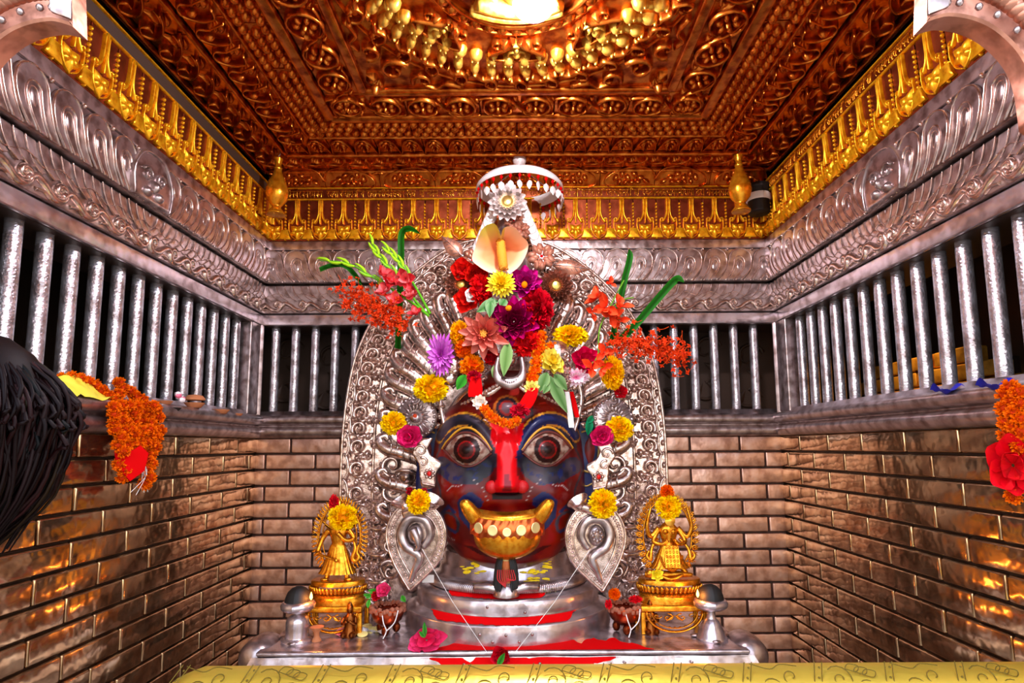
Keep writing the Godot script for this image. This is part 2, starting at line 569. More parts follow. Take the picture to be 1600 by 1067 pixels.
func curl_tile(dirn: float, rims: bool) -> ArrayMesh:  # feathered wave with a curl, lower silver frieze
	var g := Geo.new()
	g.X = Transform3D(Basis.from_scale(Vector3(dirn, 1, 1)), Vector3.ZERO)
	var w := 0.115
	var h := 0.135
	var S := func(a: Array) -> Array:
		var o := []
		for q in crv(V(a), 5): o.append(Vector2(q.x * w - w * 0.5, q.y * h))
		return o
	for k in (0 if rims else 3):  # three broad feathers sweeping down
		var x := 0.34 * k
		var fa: Array = S.call([x + 0.32, 1.0, x + 0.22, 0.76, x + 0.02, 0.55, x - 0.22, 0.42])
		var fb: Array = S.call([x + 0.02, 1.0, x - 0.06, 0.78, x - 0.22, 0.6, x - 0.4, 0.50])
		fb.reverse()
		g.ext(PackedVector2Array(fa + fb), -0.004, 0.003 + 0.0015 * k, 0.002)
	if not rims: return g.mesh()
	for k in 3: g.ridge(S.call([0.34 * k + 0.32, 1.0, 0.34 * k + 0.22, 0.76, 0.34 * k + 0.02, 0.55, 0.34 * k - 0.22, 0.42]), 0.0016, 0.0016, 0.004, 0.0025 + 0.0015 * k)
	g.ridge(S.call([0.0, 0.64, 0.3, 0.70, 0.55, 0.62, 0.8, 0.56, 1.0, 0.64]), 0.0020, 0.0020, 0.009)
	g.ridge(S.call([1.2, 0.18, 0.98, 0.34, 0.74, 0.28, 0.5, 0.13, 0.24, 0.08, 0.08, 0.2, 0.10, 0.36, 0.26, 0.40, 0.34, 0.28, 0.24, 0.22]), 0.012, 0.008, 0.012)
	g.ridge(S.call([0.95, 0.08, 0.7, 0.12, 0.5, 0.03]), 0.006, 0.004, 0.008)
	return g.mesh()

func mask_boss() -> ArrayMesh:  # the small face boss in the middle of a side frieze
	var g := Geo.new()
	g.ext(PackedVector2Array(crv(V([-0.09, 0.0, -0.1, 0.08, -0.06, 0.15, 0.0, 0.165, 0.06, 0.15, 0.1, 0.08, 0.09, 0.0]), 4)), -0.002, 0.014, 0.005)
	g.ridge(crv(V([-0.09, 0.0, -0.1, 0.08, -0.06, 0.15, 0.0, 0.165, 0.06, 0.15, 0.1, 0.08, 0.09, 0.0]), 4), 0.006, 0.006, 0.022)
	for s in [-1, 1]:
		g.ridge(spi(Vector2(s * 0.034, 0.085), 0.026, 0.004, 0.4 if s > 0 else 2.7, (9.0 if s > 0 else -5.9), 16), 0.006, 0.004, 0.012, 0.012)
		g.dome(Vector2(s * 0.03, 0.03), 0.022, 0.018, 0.02, 0, 0.01)
	g.dome(Vector2(0, 0.055), 0.016, 0.024, 0.026, 0, 0.01)
	return g.mesh()

func build_friezes() -> void:
	var petal_m := [petal_tile(1, false), petal_tile(-1, false), petal_tile(1, true), petal_tile(-1, true)]
	var curl_m := [curl_tile(1, false), curl_tile(-1, false), curl_tile(1, true), curl_tile(-1, true)]
	var boss := mask_boss()
	for side in 3:
		var lo := -W if side == 0 else 0.0
		var hi := W if side == 0 else ZF
		var mid := 0.0 if side == 0 else 0.98
		var o := struct("trim_%d" % (6 + side))
		var len := hi - lo
		var g := Geo.new()
		g.box(Vector3(0, 2.318, 0.0), Vector3(len, 0.138, 0.05), 0.004)
		mk(g, "lower_frieze_plate", M.silver, o, wall_at(side, (lo + hi) * 0.5, 0))
		g = Geo.new()
		g.box(Vector3(0, 2.475, 0.012), Vector3(len, 0.162, 0.07), 0.004)
		mk(g, "upper_frieze_plate", M.silver, o, wall_at(side, (lo + hi) * 0.5, 0))
		g = Geo.new()
		g.box(Vector3(0, 2.579, 0.017), Vector3(len, 0.046, 0.072), 0.004)
		mk(g, "plain_strip", M.silver, o, wall_at(side, (lo + hi) * 0.5, 0))
		var n := int(len / 0.115)
		for k in n:
			var s := lo + len * (k + 0.5) / n
			var m := 0 if (s > mid) == (side != 1) else 1
			if side == 2: m = 1 - m
			if side == 2: m = 0 if s > mid else 1
			if side == 1: m = 1 if s > mid else 0
			if side == 0 or absf(s - mid) > 0.1:
				put(petal_m[m + 2], "raised_line", M.silver_relief, put(petal_m[m], "petal", M.silver, o, wall_at(side, s, 2.397, 0.050)))
			put(curl_m[m + 2], "scroll", M.silver_relief, put(curl_m[m], "wave_feathers", M.silver, o, wall_at(side, s, 2.251, 0.025)))
		if side > 0:
			put(boss, "face_boss", M.silver, o, wall_at(side, mid, 2.397, 0.05))
	# gilded pendant frieze with the raised inscription above it
	var dk := Geo.new()
	dk.box(Vector3(0, 0.1, 0), Vector3(0.111, 0.202, 0.012), 0.002)
	var bell := Geo.new()
	bell.ext(PackedVector2Array(V([-0.030, 0.006, 0.030, 0.006, 0.022, 0.022, 0.017, 0.052, -0.017, 0.052, -0.022, 0.022])), 0, 0.014, 0.004)
	bell.ridge(V([-0.019, 0.052, 0.019, 0.052]), 0.003, 0.003, 0.012)
	bell.dome(Vector2(0, 0.004), 0.005, 0.005, 0.01)
	for k in 8: bell.dome(Vector2(0, 0.061 + 0.0165 * k), 0.0058, 0.0072, 0.009, 0, 0, 8)
	var drop := Geo.new()
	for s in [-1, 1]:
		drop.leaf(Vector2(0, 0.045), PI / 2 - s * 0.8, 0.042, 0.017, 0.013)
		drop.leaf(Vector2(0, 0.045), PI / 2 - s * 1.9, 0.036, 0.016, 0.013)
		drop.ridge(crv(V([s * 0.008, 0.2, s * 0.008, 0.14, s * 0.014, 0.11, s * 0.030, 0.085]), 4), 0.0045, 0.006, 0.012)
		drop.ridge(spi(Vector2(s * 0.031, 0.098), 0.011, 0.002, -PI / 2, -PI / 2 + s * 6.5, 12), 0.0035, 0.002, 0.010)
		drop.ridge(crv(V([s * 0.038, 0.10, s * 0.040, 0.06, s * 0.026, 0.022, 0.0, 0.003]), 4), 0.0026, 0.0026, 0.010)
	drop.ridge(V([0, 0.2, 0, 0.08]), 0.0035, 0.0035, 0.013)
	drop.leaf(Vector2(0, 0.055), -PI / 2, 0.05, 0.017, 0.015)
	var mats := [dk.mesh(), bell.mesh(), drop.mesh()]
	for side in 3:
		var lo := -W + 0.01 if side == 0 else 0.02
		var hi := W - 0.01 if side == 0 else ZF
		var o := struct("trim_%d" % (9 + side))
		var n := int((hi - lo) / 0.112)
		for k in n:
			var X := wall_at(side, lo + (hi - lo) * (k + 0.5) / n, 2.606, 0.040)
			X.basis = X.basis * Basis.from_euler(Vector3(0.05, rng.randfn(0, 0.006), 0))
			put(mats[0], "frieze_panel", M.bare_copper, o, X)
			put(mats[2], "leaf_pendant", M.gold, o, X * Transform3D(Basis(), Vector3(0, 0, 0.006)))
			put(mats[1], "bell_pendant", M.gold, o, X * Transform3D(Basis(), Vector3(0.0555, 0, 0.006)))
		var len := hi - lo
		var g := Geo.new()
		g.box(Vector3(0, 2.812, 0.05), Vector3(len, 0.010, 0.026), 0.004)
		g.box(Vector3(0, 2.869, 0.05), Vector3(len, 0.008, 0.026), 0.003)
		mk(g, "fillet", M.gold, o, wall_at(side, (lo + hi) * 0.5, 0))
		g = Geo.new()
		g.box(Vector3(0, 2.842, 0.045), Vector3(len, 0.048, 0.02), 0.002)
		mk(g, "inscription_strip", M.bare_copper if side != 1 else M.wood_and_gap_shade, o, wall_at(side, (lo + hi) * 0.5, 0))  # left strip has no letters; its dark colour paints the shadowed gap there
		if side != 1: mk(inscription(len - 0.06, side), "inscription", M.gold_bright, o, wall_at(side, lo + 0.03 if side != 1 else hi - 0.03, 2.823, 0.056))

# the raised letters, as far as they can be read, drawn with the strokes of the script
var GLYPH := {
	"r": "0,.95 .3,.95 .36,.75 .14,.58;.14,.58 .42,.05", "n": ".45,1 .45,0;.45,.5 .16,.52 .07,.4 .16,.32", "t": ".45,1 .45,0;.45,.58 .2,.5 .1,.3 .26,.06",
	"m": ".1,1 .1,.32 .02,.26;.1,.4 .45,.4;.45,1 .45,0", "p": ".08,1 .08,.55 .2,.38 .45,.42;.45,1 .45,0", "y": ".06,1 .2,.8 .1,.6 .2,.38 .45,.42;.45,1 .45,0",
	"v": ".45,1 .45,0;.45,.66 .2,.7 .07,.5 .2,.3 .45,.42", "k": ".3,1 .3,0;.3,.66 .1,.66 .04,.45 .15,.33 .3,.5;.3,.62 .5,.66 .58,.45 .48,.26", "s": ".05,.95 .26,.95 .28,.7 .07,.55 .28,.08;.15,.52 .48,.52;.48,1 .48,0",
	"l": ".04,.35 .1,.62 .22,.62 .25,.4;.25,.5 .35,.64 .48,.55;.48,1 .48,0", "g": ".15,1 .15,.42 .08,.3 .02,.4;.4,1 .4,0", "S": ".05,.85 .2,.92 .23,.7 .07,.55 .2,.3 .27,.12;.45,1 .45,0",
	"d": ".3,1 .3,.8 .1,.7 .07,.45 .25,.34 .36,.45;.25,.34 .42,.04", "j": ".45,1 .45,0;.45,.6 .26,.55 .25,.26 .04,.32", "T": ".2,.95 .08,.85 .18,.72 .06,.5 .2,.32 .45,.4;.45,1 .45,0",
	"A": ".14,1 .14,0", "i": ".1,0 .1,1 .2,1.26 .45,1.2 .56,1", "I": ".14,0 .14,1;-.32,1 -.2,1.26 .02,1.26 .14,1", "e": "-.12,1 -.36,1.32", ":": ".1,.66 .16,.6;.1,.3 .16,.24", "1": ".26,.06 .22,.4 .08,.6 .2,.88 .36,.8 .3,.55 .14,.55", "2": ".08,.85 .26,.9 .3,.68 .12,.5 .3,.1"}
func inscription(length: float, side: int) -> Geo:
	var words := "rnkpATInvrjnrmjn: rtTA:kSAgniv rASAlmIpetesvArneys: miltn: svsitSrI svnt 12212 rvntipirgenjn skrAmnitisomrkAnicrvANyAsndisirvtgelvsyAyognArAyNA vrA nmjnpAt"
	var g := Geo.new()
	var x := 0.0
	var k := 0
	var h := 0.030
	while x < length - 0.02:
		var ch := words[(k + side * 31) % words.length()]
		k += 1
		if ch == " ":
			x += h * 0.35
			continue
		if not GLYPH.has(ch): continue
		var wide := 0.0
		for st in GLYPH[ch].split(";"):
			var pts := []
			for q in st.split(" "):
				var f: PackedStringArray = q.split(",")
				pts.append(Vector2(x + float(f[0]) * h, float(f[1]) * h))
				wide = maxf(wide, float(f[0]))
			g.ridge(pts, 0.0021, 0.0021, 0.006)
		if ch != "e" and ch != ":" and ch < "A" == false:
			g.ridge([Vector2(x - 0.001, h), Vector2(x + (wide + 0.12) * h, h)], 0.0021, 0.0021, 0.006)
		x += 0.0 if ch == "e" else (wide + 0.13) * h
	return g

# ---------------------------------------------------------------- ceiling
func flower2(g: Geo, c: Vector2, r: float, n: int, h: float, rot := 0.0) -> void:
	for k in n:
		var a := rot + TAU * k / n
		g.dome(c + Vector2.from_angle(a) * r * 0.6, r * 0.40, r * 0.27, h, a, 0.0, 8)
	g.dome(c, r * 0.25, r * 0.25, h * 1.3, 0, 0, 8)

func build_ceiling() -> void:
	var o := struct("ceiling")
	mk(bar_box(Vector3(-1.5, CY + 0.004, -0.3), Vector3(1.5, CY + 0.14, 2.1)), "slab", M.joint, o)
	# tiles of the bands: [inner radius, outer radius, panel length, motif mesh]
	var vine := Geo.new()   # a vine wave enclosing flowers, two flowers long
	for k in 2:
		var cx := 0.145 * (k - 0.5)
		vine.ridge(spi(Vector2(cx, 0.067), 0.056, 0.056, (0.5 if k == 0 else 3.6), (5.9 if k == 0 else 9.0), 14), 0.0078, 0.0078, 0.013)
		flower2(vine, Vector2(cx, 0.067), 0.046, 6, 0.014, 0.5)
		vine.leaf(Vector2(cx + 0.072, 0.067), 1.0 if k == 0 else -1.0, 0.06, 0.012, 0.009)
		vine.leaf(Vector2(cx - 0.06, 0.018), 2.2, 0.03, 0.01, 0.008)
	vine.ridge(crv(V([-0.145, 0.12, -0.10, 0.125, -0.02, 0.09, 0.02, 0.04, 0.10, 0.012, 0.145, 0.02]), 4), 0.006, 0.006, 0.010)
	var scale := Geo.new()  # overlapping scales
	for r in 3:
		for k in 6:
			var c := Vector2(-0.0925 + 0.037 * (k + 0.5 * (r % 2)), 0.019 + 0.036 * r)
			if c.x > 0.105: continue
			scale.dome(c, 0.0205, 0.0175, 0.011, rng.randfn(0, 0.25), 0, 9)
	var acan := Geo.new()   # acanthus leaves in a row
	for k in 2:
		var cx := -0.05 + 0.1 * k
		for s in [-1, 1]:
			for m in 4:
				acan.leaf(Vector2(cx + s * 0.006, 0.03 + 0.02 * m), PI / 2 - s * (1.35 - 0.32 * m), 0.045 - 0.004 * m, 0.010, 0.010, 0, s * 0.5)
		acan.ridge(crv(V([cx - 0.048, 0.13, cx - 0.03, 0.04, cx, 0.015, cx + 0.03, 0.04, cx + 0.048, 0.13]), 4), 0.004, 0.004, 0.009)
		acan.dome(Vector2(cx, 0.03), 0.013, 0.010, 0.013)
	var arch := Geo.new()   # leaves under little arches
	for k in 2:
		var cx := -0.05 + 0.1 * k
		arch.ridge(spi(Vector2(cx, 0.025), 0.048, 0.048, PI * 1.0, 0.0, 10), 0.0035, 0.0035, 0.009)
		for s in [-1, 1]:
			for m in 3:
				arch.leaf(Vector2(cx, 0.02 + 0.012 * m), PI / 2 - s * (0.3 + 0.55 * m), 0.045, 0.009, 0.009, 0, s * 0.4)
		arch.leaf(Vector2(cx + 0.05, 0.115), -PI / 2, 0.05, 0.012, 0.008)
	var comma := Geo.new()  # flame commas of the side bands
	comma.ridge(crv(V([0.0, 0.02, 0.042, 0.03, 0.052, 0.075, 0.03, 0.115, 0.0, 0.12, -0.022, 0.10, -0.02, 0.07, -0.045, 0.01]), 4), 0.0058, 0.005, 0.013)
	for m in 3: comma.leaf(Vector2(-0.004 + 0.006 * m, 0.085 - 0.02 * m), -PI / 2 - 0.5 - 0.25 * m, 0.062, 0.015, 0.012, 0, -0.4)
	comma.dome(Vector2(0.022, 0.09), 0.015, 0.02, 0.014, 0.4)
	var hook := Geo.new()
	hook.ridge(crv(V([-0.065, 0.02, -0.03, 0.03, 0.02, 0.06, 0.045, 0.095, 0.02, 0.125, -0.012, 0.11, -0.008, 0.085, 0.012, 0.086]), 4), 0.0065, 0.005, 0.014)
	for m in 3: hook.leaf(Vector2(0.0, 0.055 - 0.006 * m), PI + 0.25 + 0.4 * m, 0.07 - 0.008 * m, 0.014, 0.010, 0, -0.5)
	var bands := [
		[0.600, 0.735, 0.29, vine.mesh(), vine.mesh(), "flower_scroll_panel"],
		[0.785, 0.895, 0.222, scale.mesh(), scale.mesh(), "scale_panel"],
		[0.905, 1.045, 0.2, acan.mesh(), comma.mesh(), "leaf_panel"],
		[1.072, 1.205, 0.2, arch.mesh(), hook.mesh(), "arched_leaf_panel"]]
	for b in bands:
		for side in 3:
			var half: float = b[1]
			var hgt: float = b[1] - b[0]
			var front: float = minf(half, 0.45)  # the part of the side bands in front of the room's middle
			var length: float = half * 2 if side == 0 else half + front
			var pl: float = b[2] if side == 0 or b[0] < 0.9 else 0.105
			var n := roundi(length / pl)
			var w := length / n
			var pg := Geo.new()
			pg.box(Vector3(0, hgt * 0.5, 0), Vector3(w - 0.003, hgt - 0.002, 0.016), 0.002)
			var pm := pg.mesh()
			for k in n:
				var s := -half + w * (k + 0.5) if side == 0 else CZ - half + w * (k + 0.5)
				var X := ceil_at(side, s, b[0], 0.004 + rng.randf() * 0.004)
				X.basis = X.basis * Basis.from_euler(Vector3(rng.randfn(0, 0.01), rng.randfn(0, 0.006), 0))
				if side > 0 and s < CZ - b[0] - w * 0.3: continue
				var e := put(pm, b[5], M.gilt, o, X)
				put(b[3] if side == 0 else b[4], "relief", M.gilt, e, Transform3D(Basis.from_scale(Vector3(w / pl, 1, 2.0) if side == 0 or b[0] < 0.9 else Vector3(1 if side == 2 else -1, 1, 2.0)), Vector3(0, 0, 0.008)))
		# mitred moulding outside the band
		for side in 3:
			var r: float = b[1] + (0.025 if b[0] < 0.7 else 0.006 if b[0] < 0.9 else 0.014)
			var len2 := r * 2 if side == 0 else r + 0.45
			var g := Geo.new()
			g.box(Vector3.ZERO, Vector3(len2, 0.045 if b[0] < 0.7 else 0.016, 0.035), 0.008)
			mk(g, "moulding", M.gilt, o, ceil_at(side, 0.0 if side == 0 else CZ - r + len2 * 0.5, r, 0.012))
	for side in 3:
		var g := Geo.new()
		var len3 := 1.16 if side == 0 else 1.03
		g.box(Vector3.ZERO, Vector3(len3, 0.04, 0.035), 0.008)
		mk(g, "moulding", M.gilt, o, ceil_at(side, 0.0 if side == 0 else CZ - 0.58 + len3 * 0.5, 0.58, 0.012))
	# cove over the back wall: flowers in a scrolling vine
	var cove := Geo.new()
	for k in 5: cove.dome(Vector2(-0.07 + 0.03 * k + 0.01, 0.06 + 0.018 * (k % 2)), 0.02, 0.014, 0.012, 0.5 * k)
	for k in 4: cove.dome(Vector2(-0.05 + 0.03 * k, 0.04), 0.017, 0.012, 0.011, -0.4 * k)
	cove.ridge(crv(V([-0.14, 0.05, -0.11, 0.10, -0.05, 0.115, 0.03, 0.105, 0.1, 0.07, 0.11, 0.03, 0.06, 0.012, 0.0, 0.015]), 4), 0.005, 0.003, 0.010)
	cove.leaf(Vector2(-0.11, 0.03), 0.6, 0.05, 0.013, 0.01)
	cove.leaf(Vector2(0.1, 0.085), 0.2, 0.05, 0.012, 0.01)
	var cm := cove.mesh()
	var cp := Geo.new()
	cp.box(Vector3(0, 0.065, 0), Vector3(0.268, 0.13, 0.012), 0.002)
	var cpm := cp.mesh()
	for k in 9:
		var X := Transform3D(Basis(Vector3.RIGHT, PI / 4.2), Vector3(-1.08 + 0.27 * k, 2.866, 0.035 + rng.randf() * 0.004))
		put(cpm, "cove_panel", M.gilt, o, X)
		put(cm, "cove_relief", M.gilt, o, X * Transform3D(Basis.from_scale(Vector3(1 if k % 2 else -1, 1, 1.8)), Vector3(0, 0, 0.006)))
	for s in [-1, 1]:
		mk(bar_box(Vector3(s * 1.215, CY - 0.03, 0.1), Vector3(s * 1.235, CY + 0.01, 1.78)), "side_fillet", M.gilt, o)
	build_medallion(o)

func build_medallion(o: Node3D) -> void:
	var base := Geo.new()
	base.box(Vector3.ZERO, Vector3(1.14, 1.03, 0.016), 0.003)
	mk(base, "medallion_panel", M.gilt, o, ceil_at(0, 0, 0.045, 0.004))
	var C := ceil_at(0, 0, 0, 0.012)  # local x to the left, y to the back, z down
	var rings := Geo.new()
	for rr in [[0.235, 0.012, 0.02], [0.275, 0.006, 0.012], [0.555, 0.006, 0.010]]:
		rings.ridge(spi(Vector2.ZERO, rr[0], rr[0], 0, TAU, 72), rr[1], rr[1], rr[2])
	mk(rings, "ring", M.gilt, o, C)
	var bead := Geo.new()
	bead.dome(Vector2.ZERO, 0.021, 0.019, 0.018)
	var bm := bead.mesh()
	for k in 36:
		put(bm, "bead", M.gilt, o, C * Transform3D(Basis(Vector3.BACK, TAU * k / 36), Vector3.ZERO) * Transform3D(Basis(), Vector3(0.256, 0, 0.002)))
	var skull := Geo.new()  # local x outward
	skull.dome(Vector2(0, 0), 0.026, 0.024, 0.03, 0, 0, 12)
	skull.dome(Vector2(0.022, 0), 0.014, 0.015, 0.02, 0, 0, 10)
	skull.dome(Vector2(0.012, 0.010), 0.006, 0.006, 0.030, 0, 0.002, 8)
	skull.dome(Vector2(0.012, -0.010), 0.006, 0.006, 0.030, 0, 0.002, 8)
	var head := Geo.new()
	head.dome(Vector2(0, 0), 0.03, 0.018, 0.028, 0.35, 0, 10)
	head.dome(Vector2(-0.026, -0.010), 0.020, 0.012, 0.02, 0.35, 0, 10)
	head.dome(Vector2(0.02, 0.006), 0.008, 0.01, 0.032, 0, 0, 8)
	var flame := Geo.new()
	flame.ridge(crv(V([-0.03, -0.05, -0.01, -0.02, -0.02, 0.01, 0.005, 0.035, 0.035, 0.03, 0.03, 0.005, 0.015, 0.008]), 4), 0.010, 0.005, 0.014)
	flame.leaf(Vector2(-0.01, -0.03), 0.9, 0.06, 0.014, 0.012, 0, 0.7)
	flame.leaf(Vector2(0.0, 0.0), -0.5, 0.045, 0.012, 0.012, 0, 0.7)
	flame.leaf(Vector2(-0.02, 0.02), 1.4, 0.04, 0.010, 0.010)
	var ms := [skull.mesh(), head.mesh(), flame.mesh()]
	var spec := [[52, 0.452, "skull"], [44, 0.400, "small_head"], [26, 0.515, "flame_scroll"]]
	spec = [[44, 0.398, "skull", 0], [48, 0.462, "garland_head", 1], [30, 0.518, "flame_scroll", 2]]
	for e in spec:
		for k in e[0]:
			var a: float = TAU * (k + 0.5) / e[0]
			if sin(a) < -0.35: continue
			put(ms[e[3]], e[2], M.skull_gold if e[3] < 2 else M.gilt, o, C * Transform3D(Basis(Vector3.BACK, a), Vector3.ZERO) * Transform3D(Basis.from_scale(Vector3(1, 1, 1.0 if e[3] < 2 else 2.0)), Vector3(e[1], 0, 0)))
	# eight lotus petals with a little figure on each
	var pet := Geo.new()
	for s in [-1, 1]:
		pet.ridge(crv(V([0.285, s * 0.012, 0.31, s * 0.02, 0.335, s * 0.06, 0.365, s * 0.095, 0.385, s * 0.06, 0.392, 0.0]), 5), 0.011, 0.004, 0.02)
		pet.leaf(Vector2(0.30, s * 0.03), s * 0.9, 0.06, 0.017, 0.018, 0, -s * 0.8)
		pet.ridge(spi(Vector2(0.312, s * 0.064), 0.024, 0.004, -s * 1.5, s * 5.0, 14), 0.007, 0.004, 0.014)
	var fig := Geo.new()
	fig.dome(Vector2(0.335, 0), 0.034, 0.034, 0.014, 0, 0, 14)
	fig.dome(Vector2(0.36, 0), 0.02, 0.018, 0.030, 0, 0)
	fig.dome(Vector2(0.328, 0), 0.014, 0.012, 0.034, 0, 0)
	for s in [-1, 1]:
		fig.ridge(crv(V([0.34, s * 0.008, 0.345, s * 0.026, 0.365, s * 0.03]), 4), 0.006, 0.005, 0.026)
	fig.ridge(V([0.312, -0.02, 0.312, 0.02]), 0.005, 0.005, 0.028)
	var pm := pet.mesh()
	var fm := fig.mesh()
	for k in 8:
		var a := TAU * (k + 0.0) / 8 + PI / 8 * 0.0
		if sin(a) < -0.1: continue
		var R := C * Transform3D(Basis(Vector3.BACK, a), Vector3.ZERO)
		put(pm, "lotus_petal", M.gilt, o, R * Transform3D(Basis.from_scale(Vector3(1, 1, 1.7)), Vector3.ZERO))
		put(fm, "petal_figure", M.skull_gold, o, R)
	# seated figure on the disc in the middle
	var disc := Geo.new()
	disc.dome(Vector2.ZERO, 0.225, 0.225, 0.02, 0, 0, 32)
	mk(disc, "centre_disc", M.gilt, o, C)
	var sit := Geo.new()
	sit.X = Transform3D(Basis(), Vector3(0, -0.02, 0.01))
	sit.ridge(crv(V([-0.13, 0.13, -0.06, 0.165, 0.04, 0.16, 0.12, 0.13]), 5), 0.03, 0.03, 0.04)
	sit.ridge(crv(V([-0.14, 0.17, -0.05, 0.20, 0.05, 0.20, 0.14, 0.17]), 5), 0.012, 0.012, 0.03)
	sit.dome(Vector2(0, 0.06), 0.06, 0.09, 0.05)
	sit.dome(Vector2(0, -0.06), 0.04, 0.045, 0.06)
	for s in [-1, 1]: sit.ridge(crv(V([s * 0.05, 0.01, s * 0.12, 0.05, s * 0.06, 0.11]), 5), 0.017, 0.012, 0.04)
	mk(sit, "seated_figure", M.skull_gold, o, C)
	# corner scrolls between the ring and the square frame
	var cor := Geo.new()
	cor.ridge(spi(Vector2(0.43, 0.43), 0.055, 0.008, 3.6, 10.5, 20), 0.013, 0.007, 0.02)
	cor.ridge(spi(Vector2(0.50, 0.34), 0.042, 0.006, 1.2, 7.6, 18), 0.011, 0.006, 0.016)
	cor.ridge(spi(Vector2(0.34, 0.50), 0.042, 0.006, 0.4, -6.0, 18), 0.011, 0.006, 0.016)
	cor.ridge(crv(V([0.54, 0.20, 0.52, 0.26, 0.55, 0.30, 0.53, 0.34]), 4), 0.012, 0.006, 0.014)
	cor.ridge(crv(V([0.20, 0.54, 0.26, 0.52, 0.30, 0.55, 0.34, 0.53]), 4), 0.012, 0.006, 0.014)
	for m in 4: cor.leaf(Vector2(0.5, 0.5), -0.6 + 0.75 * m, 0.05, 0.014, 0.016)
	cor.dome(Vector2(0.52, 0.53), 0.02, 0.02, 0.03)
	var com := cor.mesh()
	for s in [-1, 1]: put(com, "corner_scroll", M.gilt, o, C * Transform3D(Basis.from_scale(Vector3(s, 1, 1.8)), Vector3.ZERO))

func build_arch() -> void:  # the ends of the cusped silver and copper arch over the entrance
	var o := struct("trim_12")
	for s in [-1, 1]:
		var X := Transform3D(Basis.from_scale(Vector3(s, 1, 1)), Vector3(-0.03, 0, 1.82))
		# opening edge, from the cusp outward and down
		var under := crv(V([0.764, 2.351, 0.787, 2.359, 0.809, 2.362, 0.848, 2.354, 0.885, 2.333, 0.92, 2.292, 0.937, 2.242, 0.94, 2.162]), 5)
		var poly := PackedVector2Array(under)
		for q in V([1.30, 1.9, 1.30, 2.95, 0.80, 2.95, 0.79, 2.62, 0.775, 2.45]): poly.push_back(q)
		var g := Geo.new()
		g.ext(poly, 0, 0.04, 0.004)
		mk(g, "arch_plate", M.copper, o, X)
		var tip := Geo.new()
		tip.ext(PackedVector2Array(V([0.764, 2.361, 0.80, 2.375, 0.815, 2.45, 0.835, 2.62, 0.79, 2.62, 0.775, 2.45])), 0.038, 0.048, 0.004)
		mk(tip, "cusp_plate", M.silver, o, X)
		var soffit := []
		for k in under.size(): soffit.append(Vector3(under[k].x, under[k].y, 0.045))
		var rope := Geo.new()
		for k in 26:
			var f := 0.10 + 0.9 * k / 26.0
			var a: Vector2 = under[int(f * (under.size() - 1))].lerp(under[mini(int(f * (under.size() - 1)) + 1, under.size() - 1)], fposmod(f * (under.size() - 1), 1.0))
			var nrm := (Vector2(0.70, 1.95) - a).normalized() * -1.0
			rope.ball(Vector3(a.x + nrm.x * 0.052, a.y + nrm.y * 0.052, 0.044), Vector3(0.017, 0.012, 0.015), 8)
		mk(rope, "rope_moulding", M.copper, o, X)
		for k in 6:
			var a: Vector2 = under[3 + k * 4]
			var nrm := (a - Vector2(0.70, 1.95)).normalized()
			var riv := Geo.new()
			riv.ball(Vector3(a.x + nrm.x * 0.024, a.y + nrm.y * 0.024, 0.041), Vector3(0.007, 0.007, 0.006), 8)
			mk(riv, "rivet", M.silver, o, X)
		var sw := Geo.new()
		sw.X = Transform3D(Basis(), Vector3(0.03, -0.02, 0.04))
		sw.ridge(crv(V([0.80, 2.44, 0.86, 2.42, 0.94, 2.42, 0.98, 2.48, 0.93, 2.53]), 5), 0.012, 0.006, 0.012)
		sw.ridge(crv(V([0.84, 2.52, 0.90, 2.47, 1.0, 2.36, 1.05, 2.2]), 5), 0.010, 0.010, 0.010)
		for m in 4: sw.leaf(Vector2(0.9 + 0.03 * m, 2.44 - 0.06 * m), 0.9 - 0.3 * m, 0.09, 0.02, 0.012)
		mk(sw, "relief", M.copper, o, X)

